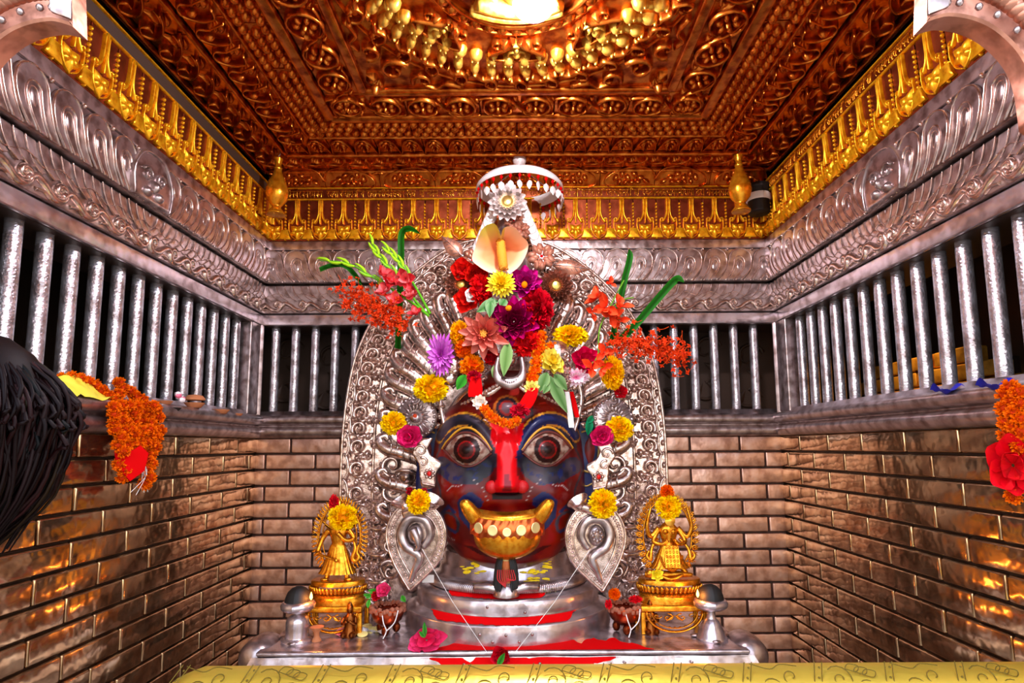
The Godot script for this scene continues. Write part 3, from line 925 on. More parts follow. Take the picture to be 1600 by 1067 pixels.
# ---------------------------------------------------------------- altar and pedestal
func build_altar() -> void:
	var t := thing("altar_table", "silver plated altar table with riveted front edge and rounded bolster ends", "altar", Vector3(-0.06, 0, 0.33))
	var hw := 0.88
	var g := Geo.new()
	g.box(Vector3(0, 0.40, -0.02), Vector3(hw * 2 - 0.06, 0.80, 0.56), 0.01)
	mk(g, "body", M.silver_plate, t)
	g = Geo.new()
	g.box(Vector3(0, 0.87, 0), Vector3(hw * 2, 0.02, 0.62), 0.006)
	mk(g, "top_plate", M.silver_plate, t)
	g = Geo.new()
	g.grid(40, 4, func(u, w):
		return Vector3((u - 0.5) * (hw * 2 + 0.03 + 0.05 * (1 - w)), 0.812 + 0.047 * w, 0.318 - 0.012 * w + 0.003 * sin(u * 50.0)))
	g.box(Vector3(0, 0.835, 0.29), Vector3(hw * 2, 0.045, 0.03), 0.002)
	mk(g, "front_plate", M.silver_plate, t)
	for k in 13:
		var r := Geo.new()
		r.ball(Vector3(-0.82 + 0.137 * k + 0.02 * sin(k * 5.0), 0.83 + 0.012 * sin(k * 3.0), 0.322), Vector3(0.006, 0.005, 0.004), 8)
		mk(r, "rivet", M.silver, t)
	var lp := Geo.new()
	lp.ball(Vector3.ZERO, Vector3(0.030, 0.022, 0.02), 10)
	var lm := lp.mesh()
	for k in 28:
		put(lm, "lotus_bead", M.silver, t, Transform3D(Basis(), Vector3(-0.86 + 0.0637 * k, 0.792, 0.30)))
	for s in [-1, 1]:
		g = Geo.new()
		g.lathe([Vector2(0, -0.10), Vector2(0.03, -0.098), Vector2(0.056, -0.08), Vector2(0.068, -0.05), Vector2(0.072, 0), Vector2(0.068, 0.05), Vector2(0.05, 0.085), Vector2(0, 0.09)], 24)
		mk(g, "bolster_end", M.silver, t, Transform3D(Basis(Vector3.RIGHT, PI / 2) * Basis(Vector3.BACK, 0.0), Vector3(s * (hw + 0.02), 0.835, 0.2)))
	var pz := noise(7.0, 4, 14)
	for k in 2:
		g = Geo.new()
		g.grid(60, 6, func(u, w):
			var e1 := 0.5 + 0.9 * pz.get_noise_2d(u * 1.5, 3.0 + k)
			var e2 := clampf(minf(u, 1.0 - u) * 7.0, 0, 1)
			var lo := clampf(0.55 - e1 * 0.8, 0.0, 0.5) * 1.0
			if k == 0: return Vector3(-0.26 + u * 0.80, 0.8808 + 0.0012 * sin(PI * w), 0.304 - (1.0 - w) * 0.13 * e2 * (1.0 - lo))
			return Vector3(-0.26 + u * 0.66, 0.857 - (1.0 - w) * 0.042 * e2 * (1.0 - lo), 0.3085 + 0.0125 * (1.0 - w) + 0.003 * sin(u * 18.0)))
		mk(g, "vermilion_powder", M.red, t)

	var pd := thing("pedestal", "stepped round silver pedestal dusted with red and yellow powder under the mask", "pedestal", Vector3(-0.05, 0.88, 0.2))
	var prof := [Vector2(0.435, 0.0), Vector2(0.432, 0.062), Vector2(0.425, 0.072), Vector2(0.392, 0.085), Vector2(0.382, 0.09), Vector2(0.388, 0.105), Vector2(0.386, 0.14), Vector2(0.372, 0.152), Vector2(0.34, 0.162), Vector2(0.332, 0.166), Vector2(0.335, 0.172), Vector2(0.31, 0.20), Vector2(0.295, 0.205), Vector2(0.29, 0.235), Vector2(0.277, 0.24), Vector2(0.272, 0.285), Vector2(0.262, 0.29), Vector2(0.0, 0.292)]
	var tiers := Geo.new()
	tiers.lathe(prof, 64, -PI / 2, PI / 2, 0.92)
	tiers.box(Vector3(0, 0.14, -0.03), Vector3(0.56, 0.28, 0.06), 0.004)
	mk(tiers, "tiers", M.silver_plate, pd)
	var rope := Geo.new()
	for k in 120:
		var a := lerpf(-1.5, 1.5, k / 119.0)
		if k == 60:
			mk(rope, "serpent_scales", M.silver, pd)
			rope = Geo.new()
		if absf(a) < 0.12 and k != 119: continue
		rope.X = Transform3D(Basis(Vector3.UP, a), Vector3.ZERO)
		var zz := 0.325 * (0.92 + 0.08 * absf(sin(a)))
		rope.tube([Vector3(-0.002, 0.166, zz + 0.014), Vector3(0.0, 0.184, zz + 0.016), Vector3(0.002, 0.196, zz - 0.002)], 0.0058, 5)
	rope.X = Transform3D.IDENTITY
	mk(rope, "serpent_scales", M.silver, pd)

	var nz := noise(9.0, 3, 4)
	for e in [[0.428, 0.0725, 0.388, 0.0915, -0.85, 0.75], [0.374, 0.1535, 0.338, 0.165, -0.75, 0.5]]:
		var pw := Geo.new()
		pw.grid(48, 3, func(u, w):
			var a := lerpf(e[4], e[5], u)
			var edge := 0.25 * absf(nz.get_noise_2d(u * 3.0, 1.0)) + 1.0 - minf(1.0, 9.0 * minf(u, 1.0 - u))
			var f := lerpf(minf(edge, 0.9), 1.0, w)
			var r := lerpf(e[0], e[2], f) + 0.0015
			return Vector3(r * sin(a), lerpf(e[1], e[3], f) + 0.0015 * sin(w * PI), r * cos(a) * 0.92))
		mk(pw, "vermilion_powder", M.red, pd)
	var yl := matte(Color(0.95, 0.80, 0.05), 0.9)
	for e in [[-0.55, 0.2375, 0.292, 0.10], [-0.45, 0.262, 0.2755, 0.05], [0.42, 0.2375, 0.292, 0.06], [0.62, 0.25, 0.280, 0.03], [0.40, 0.203, 0.305, 0.09]]:
		var pw := Geo.new()
		for k in 14:
			var a: float = e[0] + rng.randfn(0, e[3])
			pw.ball(Vector3(sin(a) * e[2], e[1] + rng.randfn(0, 0.008), cos(a) * e[2] * 0.92), Vector3(0.008 + rng.randf() * 0.012, 0.002 + rng.randf() * 0.003, 0.0035), 6)
		mk(pw, "turmeric_powder", yl, pd)
	# riveted plates in front
	for e in [[0.002, 0.066, 0.112, 0.4337, 5], [0.096, 0.148, 0.082, 0.389, 2]]:
		var pl := Geo.new()
		pl.grid(12, 4, func(u, w):
			var a: float = (u - 0.5) * 2.0 * e[2] / e[3] * (1.0 if e[4] == 5 or w < 0.6 else 1.0 - (w - 0.6) * 0.9)
			var r: float = e[3] + 0.005
			return Vector3(r * sin(a), lerpf(e[0], e[1], w), r * cos(a) * 0.92 - (0.0 if w < 0.99 else 0.004)))
		var plate := mk(pl, "front_plate", M.silver_plate, pd)
		for k in e[4]:
			var a: float = (k / float(e[4] - 1) - 0.5) * 1.7 * e[2] / e[3]
			var rv := Geo.new()
			rv.ball(Vector3((e[3] + 0.006) * sin(a), lerpf(e[0], e[1], 0.25 if k % 2 else 0.62), (e[3] + 0.006) * cos(a) * 0.92), Vector3(0.006, 0.006, 0.004), 8)
			mk(rv, "rivet", M.silver, plate)
	for s in [-1, 1]:  # two silver snake heads meeting in front
		var sn := Geo.new()
		sn.tube(crv([Vector3(s * 0.12, 0.19, 0.318), Vector3(s * 0.07, 0.195, 0.335), Vector3(s * 0.03, 0.185, 0.345), Vector3(s * 0.03, 0.20, 0.352)], 5), [0.016, 0.020, 0.016, 0.006], 10)
		mk(sn, "serpent_head", M.silver, pd)

	var f := thing("small_idol", "tiny robed idol with dark hair seated in a silver collar below the mask's chin", "statuette", Vector3(-0.05, 1.045, 0.535))
	g = Geo.new()
	g.lathe([Vector2(0.05, 0), Vector2(0.05, 0.02), Vector2(0.038, 0.035), Vector2(0.034, 0.05), Vector2(0.0, 0.052)], 20)
	mk(g, "collar", M.silver, f)
	g = Geo.new()
	g.lathe([Vector2(0.03, 0.03), Vector2(0.034, 0.06), Vector2(0.03, 0.085), Vector2(0.02, 0.098), Vector2(0.027, 0.115), Vector2(0.024, 0.135), Vector2(0.012, 0.15), Vector2(0.004, 0.17), Vector2(0, 0.172)], 18)
	mk(g, "body", matte(Color(0.72, 0.36, 0.14), 0.6), f)
	g = Geo.new()
	for k in 34:
		var a := lerpf(0.5, TAU - 0.5, k / 33.0)
		g.tube(crv([Vector3(0.006 * sin(a), 0.165, 0.006 * cos(a)), Vector3(0.032 * sin(a), 0.13, 0.032 * cos(a)), Vector3(0.043 * sin(a), 0.08, 0.040 * cos(a)), Vector3(0.046 * sin(a), 0.02 + 0.01 * sin(k * 7.0), 0.046 * cos(a))], 3), 0.004, 5)
	mk(g, "hair", M.soot, f)
	g = Geo.new()
	g.ball(Vector3(0, 0.138, 0.016), Vector3(0.022, 0.012, 0.014), 10)
	mk(g, "forehead_paste", matte(Color(0.9, 0.78, 0.5), 0.8), f)
	g = Geo.new()
	for k in 9: g.tube(crv([Vector3(-0.03 + 0.007 * k, 0.10, 0.035), Vector3(-0.03 + 0.008 * k, 0.065, 0.043), Vector3(0.0, 0.04 + 0.004 * k, 0.047)], 4), 0.0022, 5)
	mk(g, "thread_necklace", matte(Color(0.7, 0.12, 0.12), 0.8), f)
	var pk := Geo.new()
	pk.grid(8, 3, func(u, w): return Vector3((u - 0.5) * 0.15, 0.165 + 0.02 * sin(u * 14.0) * w + 0.012 * sin(u * 5.0), 0.03 - 0.02 * w + 0.01 * cos(u * 17.0)))
	one(pk, "folded_banknote", painted(0.8), "crumpled pale folded note tucked under the mask's chin", "note", Vector3(-0.05, 1.045, 0.535))
	var st := Geo.new()
	for k in 70:
		var q := Vector2(rng.randfn(0, 0.02), rng.randfn(0, 0.011))
		st.ball(Vector3(q.x, q.y, 0.003 + 0.002 * rng.randf()), Vector3(0.003, 0.003, 0.003), 5)
	var stuff := one(st, "rice_grains", matte(Color(0.45, 0.42, 0.3), 0.9), "clump of dark offering grains stuck to the pedestal", "grains", Vector3(0.0743, 1.0506, 0.4920))
	stuff.set_meta("kind", "stuff")
	var tg := Geo.new()
	tg.box(Vector3.ZERO, Vector3(0.046, 0.03, 0.002), 0)
	one(tg, "paper_slip", M.white, "small white paper slip stuck on the pedestal shoulder", "paper", Vector3(-0.3604, 1.0846, 0.4300))

# ---------------------------------------------------------------- the mask
func lerp_tab(tab: Array, y: float) -> float:
	for k in tab.size() - 1:
		if y <= tab[k + 1][0]:
			var f := clampf((y - tab[k][0]) / (tab[k + 1][0] - tab[k][0]), 0, 1)
			f = f * f * (3 - 2 * f) * 0.4 + f * 0.6
			return lerpf(tab[k][1], tab[k + 1][1], f)
	return tab[-1][1]
func seg_dist(p: Vector2, line: Array) -> float:
	var best := 9.0
	for k in line.size() - 1:
		best = minf(best, p.distance_to(Geometry2D.get_closest_point_to_segment(p, line[k], line[k + 1])))
	return best
func bump(p: Vector2, c: Vector2, rx: float, ry: float) -> float:
	var q := (p - c) / Vector2(rx, ry)
	return exp(-q.length_squared())

var FW := [[1.115, 0.07], [1.13, 0.15], [1.17, 0.222], [1.23, 0.275], [1.32, 0.312], [1.42, 0.326], [1.52, 0.326], [1.62, 0.316], [1.72, 0.290], [1.80, 0.238], [1.87, 0.175], [1.92, 0.10]]
var FD := [[1.115, 0.20], [1.16, 0.26], [1.25, 0.29], [1.40, 0.31], [1.60, 0.31], [1.75, 0.29], [1.85, 0.22], [1.92, 0.12]]
var brow := []
func face_z(X: float, y: float) -> float:  # front surface of the face, relative to the mask's own axis
	var w := lerp_tab(FW, y)
	var c := clampf(absf(X) / w, 0, 1)
	var z := lerp_tab(FD, y) * pow(1.0 - pow(c, 2.6), 0.45)
	var p := Vector2(absf(X), y)
	z += 0.026 * exp(-pow(seg_dist(p, brow) / 0.022, 2))
	z += 0.020 * bump(p, Vector2(0.155, 1.585), 0.085, 0.06)
	z += 0.030 * bump(p, Vector2(0.185, 1.425), 0.07, 0.06)
	var nw := lerpf(0.052, 0.030, clampf((y - 1.44) / 0.2, 0, 1))
	var nh := lerpf(0.085, 0.02, clampf((y - 1.46) / 0.2, 0, 1)) * smoothstep(1.415, 1.455, y) * (1.0 - smoothstep(1.62, 1.72, y))
	z += nh * exp(-pow(X / nw, 4))
	z += 0.022 * bump(p, Vector2(0.0, 1.755), 0.06, 0.055)
	z -= 0.02 * bump(p, Vector2(0.1, 1.36), 0.1, 0.03)
	z += 0.012 * bump(p, Vector2(0.0, 1.17), 0.12, 0.03)
	return z
func face_col(X: float, y: float, nz: FastNoiseLite) -> Color:
	var a := absf(X)
	var p := Vector2(a, y)
	var n := nz.get_noise_2d(X * 60, y * 60)
	var n2 := nz.get_noise_2d(X * 220 + 9, y * 220)
	var red := lin("4e0807").lerp(lin("86120d"), clampf(n + 0.4, 0, 1))
	var dk := lin("191623").lerp(lin("473a44"), clampf(n * 1.4 + 0.45, 0, 1))
	var blue := lin("101a44").lerp(lin("2b2a50"), clampf(n + 0.4, 0, 1))
	var ochre := lin("a8601c").lerp(lin("d99a2a"), clampf(n2 + 0.4, 0, 1))
	var c := red
	var cheek := seg_dist(p, V([0.06, 1.58, 0.085, 1.52, 0.13, 1.49, 0.20, 1.495, 0.26, 1.525]))
	if cheek < 0.036 + n * 0.008 and y < 1.66: c = dk if n2 > -0.3 else blue
	var crn := seg_dist(p, V([0.13, 1.30, 0.165, 1.34, 0.17, 1.385, 0.14, 1.41, 0.115, 1.39]))
	if crn < 0.022 + n * 0.004: c = blue
	var sp := absf(p.distance_to(Vector2(0.235, 1.30)) - 0.045)
	if sp < 0.006 and y > 1.27: c = dk
	if y < 1.22 and seg_dist(p, V([0, 1.185, 0.1, 1.195, 0.19, 1.24])) < 0.008: c = lin("3a0a08")
	if absf(a - 0.285 - 0.02 * sin(y * 30.0)) < 0.005 and y > 1.35: c = dk
	for ln in [[0.125, 1.435, 0.17, 1.455, 0.215, 1.45, 0.25, 1.42], [0.075, 1.40, 0.09, 1.44, 0.125, 1.475], [0.20, 1.235, 0.235, 1.245, 0.26, 1.27]]:
		if seg_dist(p, V(ln)) < 0.0022 and fposmod((a + y) * 110.0, 1.0) < 0.5: c = lin("a08a86")
	if seg_dist(p, V([0.205, 1.27, 0.25, 1.29, 0.262, 1.34, 0.23, 1.37, 0.205, 1.35])) < 0.007: c = blue
	var bd := seg_dist(p, brow)
	var line := -0.03
	if bd < 0.021: c = blue if X > 0 else dk
	elif bd < 0.029 and p.distance_to(Vector2(0.16, 1.56)) > 0.12: c = ochre
	elif bd < 0.05 and p.distance_to(Vector2(0.155, 1.57)) < 0.13: c = dk
	if p.distance_to(Vector2(0, 1.755)) < 0.062 + n * 0.006:
		var r := p.distance_to(Vector2(0, 1.75))
		c = lin("5a3c44") if r < 0.022 else lin("8e2018") if r < 0.03 else lin("241a26") if r < 0.043 else lin("a0501c") if r < 0.052 else red
	if absf(a - 0.098) < 0.003 and y > 1.69 and y < 1.85: c = lin("20161c")
	var verm := lin("d80612").lerp(lin("a8060c"), clampf(-n2, 0, 1))
	var vw := lerpf(0.036, 0.062, smoothstep(1.56, 1.64, y)) + 0.020 * bump(Vector2(0, y), Vector2(0, 1.45), 1, 0.03)
	if a < vw + n * 0.012 and y > 1.432 and y < 1.69 + n * 0.03: c = verm
	if a < 0.012 + n * 0.01 and y > 1.435 and y < 1.5: c = lin("4a1420").lerp(verm, 0.25)
	if y < 1.432 and y > 1.40 and a < 0.06: c = lin("180a10")
	return c

func build_mask() -> void:
	brow = crv(V([0.045, 1.575, 0.065, 1.635, 0.115, 1.690, 0.175, 1.708, 0.235, 1.690, 0.275, 1.645]), 4)
	var nz := noise(0.11, 3, 12)
	var t := thing("deity_mask", "huge painted red and blue deity mask with bulging eyes and golden mouth", "mask", Vector3(-0.045, 0.0, 0.25))
	var g := Geo.new()
	var NU := 150
	var NV := 170
	for b in NV + 1:
		var y := lerpf(1.115, 1.92, float(b) / NV)
		var w := lerp_tab(FW, y)
		for a in NU + 1:
			var th := lerpf(-PI * 0.5, PI * 0.5, float(a) / NU)
			var X := w * sin(th)
			g.col = face_col(X, y, nz)
			g.p(Vector3(X, y, face_z(X, y)))
	for b in NV:
		for a in NU:
			var k := b * (NU + 1) + a
			g.q(k, k + 1, k + NU + 2, k + NU + 1)
	# the sides run back to the plate
	for s in [-1, 1]:
		g.grid(4, 24, func(u, v2):
			var y := lerpf(1.115, 1.92, v2)
			g.col = lin("6a0d0c") if u < 0.55 else lin("12183a")
			return Vector3(s * lerp_tab(FW, y), y, -0.1 * (u if s > 0 else 1.0 - u)))
	mk(g, "face", M.paint, t)
	for s in [-1, 1]:
		var C := Vector2(s * 0.155, 1.585)
		var eye := Geo.new()
		var oc := face_z(0.155, 1.585)
		var hi := func(f: float) -> float: return 0.067 * pow(sin(PI * f), 0.75)
		var lo := func(f: float) -> float: return 0.056 * pow(sin(PI * f), 0.95)
		var tilt := func(f: float) -> float: return (f - 0.5) * 0.012 * s
		for b in 33:
			for a in 49:
				var f: float = a / 48.0
				var v2: float = b / 32.0
				var X: float = C.x + (f - 0.5) * 0.182
				var y: float = C.y + lerpf(-lo.call(f), hi.call(f), v2) - tilt.call(f) * -1.0
				var r := Vector2(X, y).distance_to(C + Vector2(0.0, 0.004))
				var nn := nz.get_noise_2d(X * 300, y * 300)
				var co := lin("1a0808")
				if r > 0.016: co = lin("2a0c0b").lerp(lin("481a17"), clampf(nn + 0.5, 0, 1))
				if r > 0.029: co = lin("7e1410")
				if r > 0.035: co = lin("1e0a0c")
				if r > 0.052 + nn * 0.003: co = lin("6e4c3e").lerp(lin("a98e7e"), clampf(nn * 1.3 + 0.4, 0, 1)).lerp(lin("7a2c20"), clampf(-nn, 0, 1))
				eye.col = co
				eye.p(Vector3(X, y, face_z(X, y) + 0.004 + 0.030 * exp(-pow(r / 0.062, 2)) * sqrt(maxf(0.0, sin(PI * v2)))))
		for b in 32:
			for a in 48:
				var k := b * 49 + a
				eye.q(k, k + 1, k + 50, k + 49)
		mk(eye, "eye", M.paint, t)
		for m in 2:
			var pts := []
			for k in 25:
				var f := 0.0 - 0.02 + 1.04 * k / 24.0
				var ff := clampf(f, 0.0, 1.0)
				var X: float = C.x + (f - 0.5) * 0.186
				var y: float = C.y + (hi.call(ff) + 0.004 if m == 0 else -lo.call(ff) - 0.003) + tilt.call(ff)
				pts.append(Vector3(X, y, face_z(X, y) + 0.008))
			var lid := Geo.new()
			lid.tube(pts, 0.0048 if m == 0 else 0.004, 8)
			mk(lid, "eyelid", matte(Color(0.36, 0.14, 0.12), 0.4), t)
			if m == 0:
				var up := []
				for k in pts.size():
					var f2 := k / 24.0
					var q: Vector3 = pts[k] + Vector3(0, 0.016 * sin(PI * clampf(f2, 0, 1)) + 0.003, 0)
					if (s < 0 and k < 3) or (s > 0 and k > 21): q += Vector3(s * 0.008, -0.004, 0)
					q.z = face_z(q.x, q.y) + 0.003
					up.append(q)
				var yl := Geo.new()
				yl.tube(up, 0.0048, 8)
				mk(yl, "eye_line", matte(Color(0.80, 0.55, 0.12), 0.45), t)
		# nostril wings
		var nw := Geo.new()
		nw.ball(Vector3(s * 0.058, 1.450, face_z(0.058, 1.450) + 0.002), Vector3(0.026, 0.025, 0.028), 14)
		mk(nw, "nostril", matte(Color(0.70, 0.03, 0.06), 0.5), t)
		# ears
		var ear := Geo.new()
		ear.ext(PackedVector2Array(crv(V([s * 0.27, 1.30, s * 0.37, 1.31, s * 0.39, 1.42, s * 0.385, 1.56, s * 0.40, 1.63, s * 0.37, 1.69, s * 0.30, 1.70, s * 0.27, 1.60]), 4)), 0.02, 0.075, 0.012)
		mk(ear, "ear", matte(Color(0.06, 0.09, 0.30), 0.4), t)
		var inn := Geo.new()
		inn.X = Transform3D(Basis(), Vector3(0, 0, 0.072))
		inn.leaf(Vector2(s * 0.345, 1.64), -PI / 2, 0.13, 0.026, 0.012)
		mk(inn, "ear_hollow", matte(Color(0.42, 0.06, 0.04), 0.5), t)
		var fold := Geo.new()
		fold.X = Transform3D(Basis(), Vector3(0, 0, 0.074))
		fold.ridge(crv(V([s * 0.315, 1.50, s * 0.35, 1.495, s * 0.378, 1.55, s * 0.38, 1.62, s * 0.35, 1.665, s * 0.31, 1.66]), 4), 0.004, 0.004, 0.008)
		fold.ridge(crv(V([s * 0.315, 1.44, s * 0.33, 1.435, s * 0.36, 1.45]), 4), 0.003, 0.003, 0.006)
		mk(fold, "ear_line", matte(Color(0.75, 0.62, 0.3), 0.5), t)
	# mouth
	var zc := 0.285
	var lip := Geo.new()
	var mouth := func(u: float, yy: float, out: float) -> Vector3:
		var a := (u - 0.5) * 2.0
		return Vector3(0.0 + a * 0.140, yy + 0.016 * a * a, zc + out + 0.075 * sqrt(maxf(0.0, 1.0 - a * a * 0.92)))
	lip.grid(28, 5, func(u, w): return mouth.call(u, lerpf(1.322, 1.358, w), 0.012 * sin(PI * w) - 0.03 * w))
	mk(lip, "upper_lip", M.gold_bright, t)
	var gum := Geo.new()
	gum.grid(36, 8, func(u, w): return mouth.call(u, lerpf(1.258, 1.328, w) + 0.004 * sin(u * 37.0) * (1.0 - w), 0.004 + 0.012 * sin(PI * w) + 0.003 * sin(u * 60.0) * sin(w * 9.0)))
	mk(gum, "gum", metal(Color(0.85, 0.40, 0.20), 0.3, null, null), t)
	var jaw := Geo.new()
	jaw.grid(30, 14, func(u, w):
		var a: float = (u - 0.5) * 2.0
		var sh := pow(sin(PI * (0.10 + 0.40 * (1.0 - w))), 0.6) if false else sqrt(maxf(0.0, 1.0 - pow(1.0 - w, 2.4)))
		return Vector3(a * 0.128 * (0.55 + 0.45 * sh), lerpf(1.175, 1.275, w) + 0.022 * a * a, zc - 0.03 + (0.03 + 0.085 * sqrt(maxf(0.0, 1.0 - a * a * 0.9))) * (0.35 + 0.65 * sh)))
	mk(jaw, "lower_jaw", M.gold_bright, t)
	var coin := Geo.new()
	coin.lathe([Vector2(0, -0.002), Vector2(0.0195, -0.002), Vector2(0.0205, 0), Vector2(0.0195, 0.003), Vector2(0.016, 0.0025), Vector2(0, 0.0022)], 18)
	var cm := coin.mesh()
	for k in 5:
		var u := 0.5 + (k - 2) * 0.188
		var q: Vector3 = mouth.call(u, 1.294 if k != 2 else 1.290, 0.022)
		put(cm, "coin_tooth", metal(Color(0.98, 0.90, 0.62), 0.35, null, null, 0, 1, 0.7), t, Transform3D(Basis(Vector3.UP, (k - 2) * 0.32) * Basis(Vector3.RIGHT, PI / 2) * Basis.from_scale(Vector3.ONE * (0.82 if k == 2 else 1.0)), q))
	for s in [-1, 1]:
		var tk := Geo.new()
		tk.tube(crv([Vector3(s * 0.112, 1.325, zc + 0.03), Vector3(s * 0.132, 1.352, zc + 0.042), Vector3(s * 0.150, 1.378, zc + 0.05), Vector3(s * 0.162, 1.396, zc + 0.05), Vector3(s * 0.165, 1.403, zc + 0.048)], 4), [0.030, 0.030, 0.026, 0.018, 0.004], 12, 0.8)
		mk(tk, "tusk", M.gold_bright, t)

# ---------------------------------------------------------------- the silver backplate and the ornaments on it
var EDGE := [[-0.625, 0.90], [-0.70, 1.05], [-0.735, 1.30], [-0.738, 1.60], [-0.722, 1.82], [-0.685, 2.02], [-0.60, 2.21], [-0.48, 2.36], [-0.34, 2.48], [-0.20, 2.56], [0.0, 2.60]]
func edge_at(f: float, inset: float) -> Array:  # a point on the left rim and the direction along it
	var k := f * (EDGE.size() - 1)
	var i := clampi(int(k), 0, EDGE.size() - 2)
	var P := func(j: int) -> Vector2:
		j = clampi(j, 0, EDGE.size() - 1)
		return Vector2(EDGE[j][0], EDGE[j][1])
	var q: Vector2 = P.call(i).cubic_interpolate(P.call(i + 1), P.call(i - 1), P.call(i + 2), k - i)
	var q2: Vector2 = P.call(i).cubic_interpolate(P.call(i + 1), P.call(i - 1), P.call(i + 2), k - i + 0.02)
	var d := (q2 - q).normalized()
	return [q + Vector2(d.y, -d.x) * inset, d]
func build_backplate() -> void:
	var t := thing("silver_backplate", "tall embossed silver aureole plate with scrolls and serpents behind the mask", "backplate", Vector3(-0.068, 0, 0.10))
	var poly := PackedVector2Array()
	for k in 61: poly.push_back(edge_at(k / 60.0, 0)[0])
	for k in range(59, -1, -1):
		var q: Vector2 = edge_at(k / 60.0, 0)[0]
		poly.push_back(Vector2(-q.x, q.y))
	var g := Geo.new()
	g.ext(poly, 0, 0.04, 0.006)
	mk(g, "plate", M.silver_relief, t)
	var sc := Geo.new()  # one scroll of the border: local x along the rim, y inward
	sc.ridge(spi(Vector2(-0.008, 0.075), 0.034, 0.004, -2.4, 6.0, 20), 0.011, 0.006, 0.020)
	sc.ridge(crv(V([-0.05, 0.02, -0.02, 0.035, 0.03, 0.03, 0.055, 0.012]), 4), 0.010, 0.005, 0.016)
	sc.dome(Vector2(-0.036, 0.112), 0.018, 0.015, 0.020, 0.4)
	sc.leaf(Vector2(0.0, 0.03), 0.75, 0.062, 0.016, 0.018, 0, 0.6)
	sc.leaf(Vector2(-0.03, 0.10), -2.4, 0.05, 0.013, 0.016, 0, 0.7)
	sc.leaf(Vector2(0.03, 0.115), -0.9, 0.05, 0.012, 0.014, 0, -0.6)
	sc.dome(Vector2(0.036, 0.07), 0.014, 0.014, 0.020)
	sc.dome(Vector2(-0.006, 0.074), 0.012, 0.012, 0.026)
	sc.dome(Vector2(0.045, 0.038), 0.009, 0.009, 0.016)
	sc.ridge(spi(Vector2(0.042, 0.112), 0.016, 0.003, 1.0, 7.0, 12), 0.006, 0.004, 0.014)
	sc.leaf(Vector2(-0.045, 0.06), 2.0, 0.045, 0.012, 0.015, 0, 0.5)
	sc.dome(Vector2(0.012, 0.128), 0.012, 0.010, 0.016)
	sc.dome(Vector2(-0.05, 0.085), 0.010, 0.012, 0.016)
	sc.dome(Vector2(0.0, 0.014), 0.014, 0.009, 0.014)
	var scm := sc.mesh()
	var lobe := Geo.new()  # a twisted serpent lobe: local x inward, curling at its outer end
	lobe.tube(crv([Vector3(0.235, -0.006, 0.004), Vector3(0.17, 0.0, 0.020), Vector3(0.09, -0.004, 0.026), Vector3(0.03, -0.012, 0.024), Vector3(-0.012, -0.004, 0.022), Vector3(-0.026, 0.02, 0.022), Vector3(-0.008, 0.036, 0.024), Vector3(0.012, 0.026, 0.028)], 4), [0.028, 0.031, 0.032, 0.031, 0.026, 0.020, 0.014, 0.008], 12)
	for k in 7:
		var x := 0.035 + 0.028 * k
		lobe.tube(crv([Vector3(x - 0.016, 0.028, 0.024), Vector3(x - 0.004, 0.018, 0.046), Vector3(x + 0.010, -0.010, 0.054), Vector3(x + 0.020, -0.030, 0.034)], 3), 0.0048, 6)
	lobe.ball(Vector3(-0.04, -0.02, 0.012), Vector3(0.017, 0.016, 0.018), 10)
	lobe.ball(Vector3(-0.03, 0.052, 0.010), Vector3(0.013, 0.012, 0.014), 8)
	var lom := lobe.mesh()
	for s in [-1, 1]:
		for k in 28:
			var e := edge_at(lerpf(0.02, 0.985, k / 27.0), 0.002)
			var d: Vector2 = e[1]
			var o := Vector3(e[0].x * -s, e[0].y, 0.039)
			var B := Basis(Vector3(-s * d.x, d.y, 0), Vector3(-s * d.y, -d.x, 0), Vector3.BACK)
			put(scm, "border_scroll", M.silver_relief, t, Transform3D(B * Basis.from_scale(Vector3(1.1, 1.06, 1.25)), o))
		var rim := Geo.new()
		for inset in [0.004, 0.148]:
			var pts := []
			for k in 41:
				var q: Vector2 = edge_at(lerpf(0.0, 0.93, k / 40.0), inset)[0]
				pts.append(Vector3(-s * q.x, q.y, 0.042))
			rim.tube(pts, 0.007, 6)
		mk(rim, "rim", M.silver_relief, t)
		for k in 14:
			var e := edge_at(lerpf(0.20, 0.90, k / 13.0), 0.20)
			var d: Vector2 = Vector2(e[1].y, -e[1].x)
			d = d.rotated(-0.35).normalized()
			var B := Basis(Vector3(-s * d.x, d.y, 0), Vector3(s * d.y, d.x, 0), Vector3.BACK)
			put(lom, "serpent_lobe", M.silver_relief, t, Transform3D(B * Basis.from_scale(Vector3.ONE * (1.12 - 0.012 * absf(k - 8))), Vector3(-s * e[0].x, e[0].y, 0.042)))
		# beaded strip and swelling coils low on the plate
		for k in 9:
			var bd := Geo.new()
			bd.X = Transform3D(Basis(), Vector3(s * 0.575, 0.95 + 0.066 * k, 0.04))
			bd.dome(Vector2.ZERO, 0.028, 0.026, 0.014, 0, 0, 12)
			bd.ridge(spi(Vector2.ZERO, 0.018, 0.003, 0, 9.0, 14), 0.004, 0.003, 0.020)
			mk(bd, "rosette", M.silver_relief, t)
		for k in 7:
			var cl := Geo.new()
			var y := 1.02 + 0.075 * k
			cl.ball(Vector3(0, 0, 0), Vector3(0.055 - 0.003 * k, 0.034, 0.035), 14)
			cl.tube(crv([Vector3(-0.045, 0.02, 0.01), Vector3(-0.02, 0.03, 0.028), Vector3(0.02, 0.028, 0.03), Vector3(0.05, 0.012, 0.01)], 4), 0.008, 6)
			mk(cl, "coil", M.silver_relief, t, Transform3D(Basis(Vector3.BACK, s * (0.9 - 0.16 * k)), Vector3(s * (0.40 + 0.045 * sin(k * 1.1 + 0.4)), y, 0.09)))
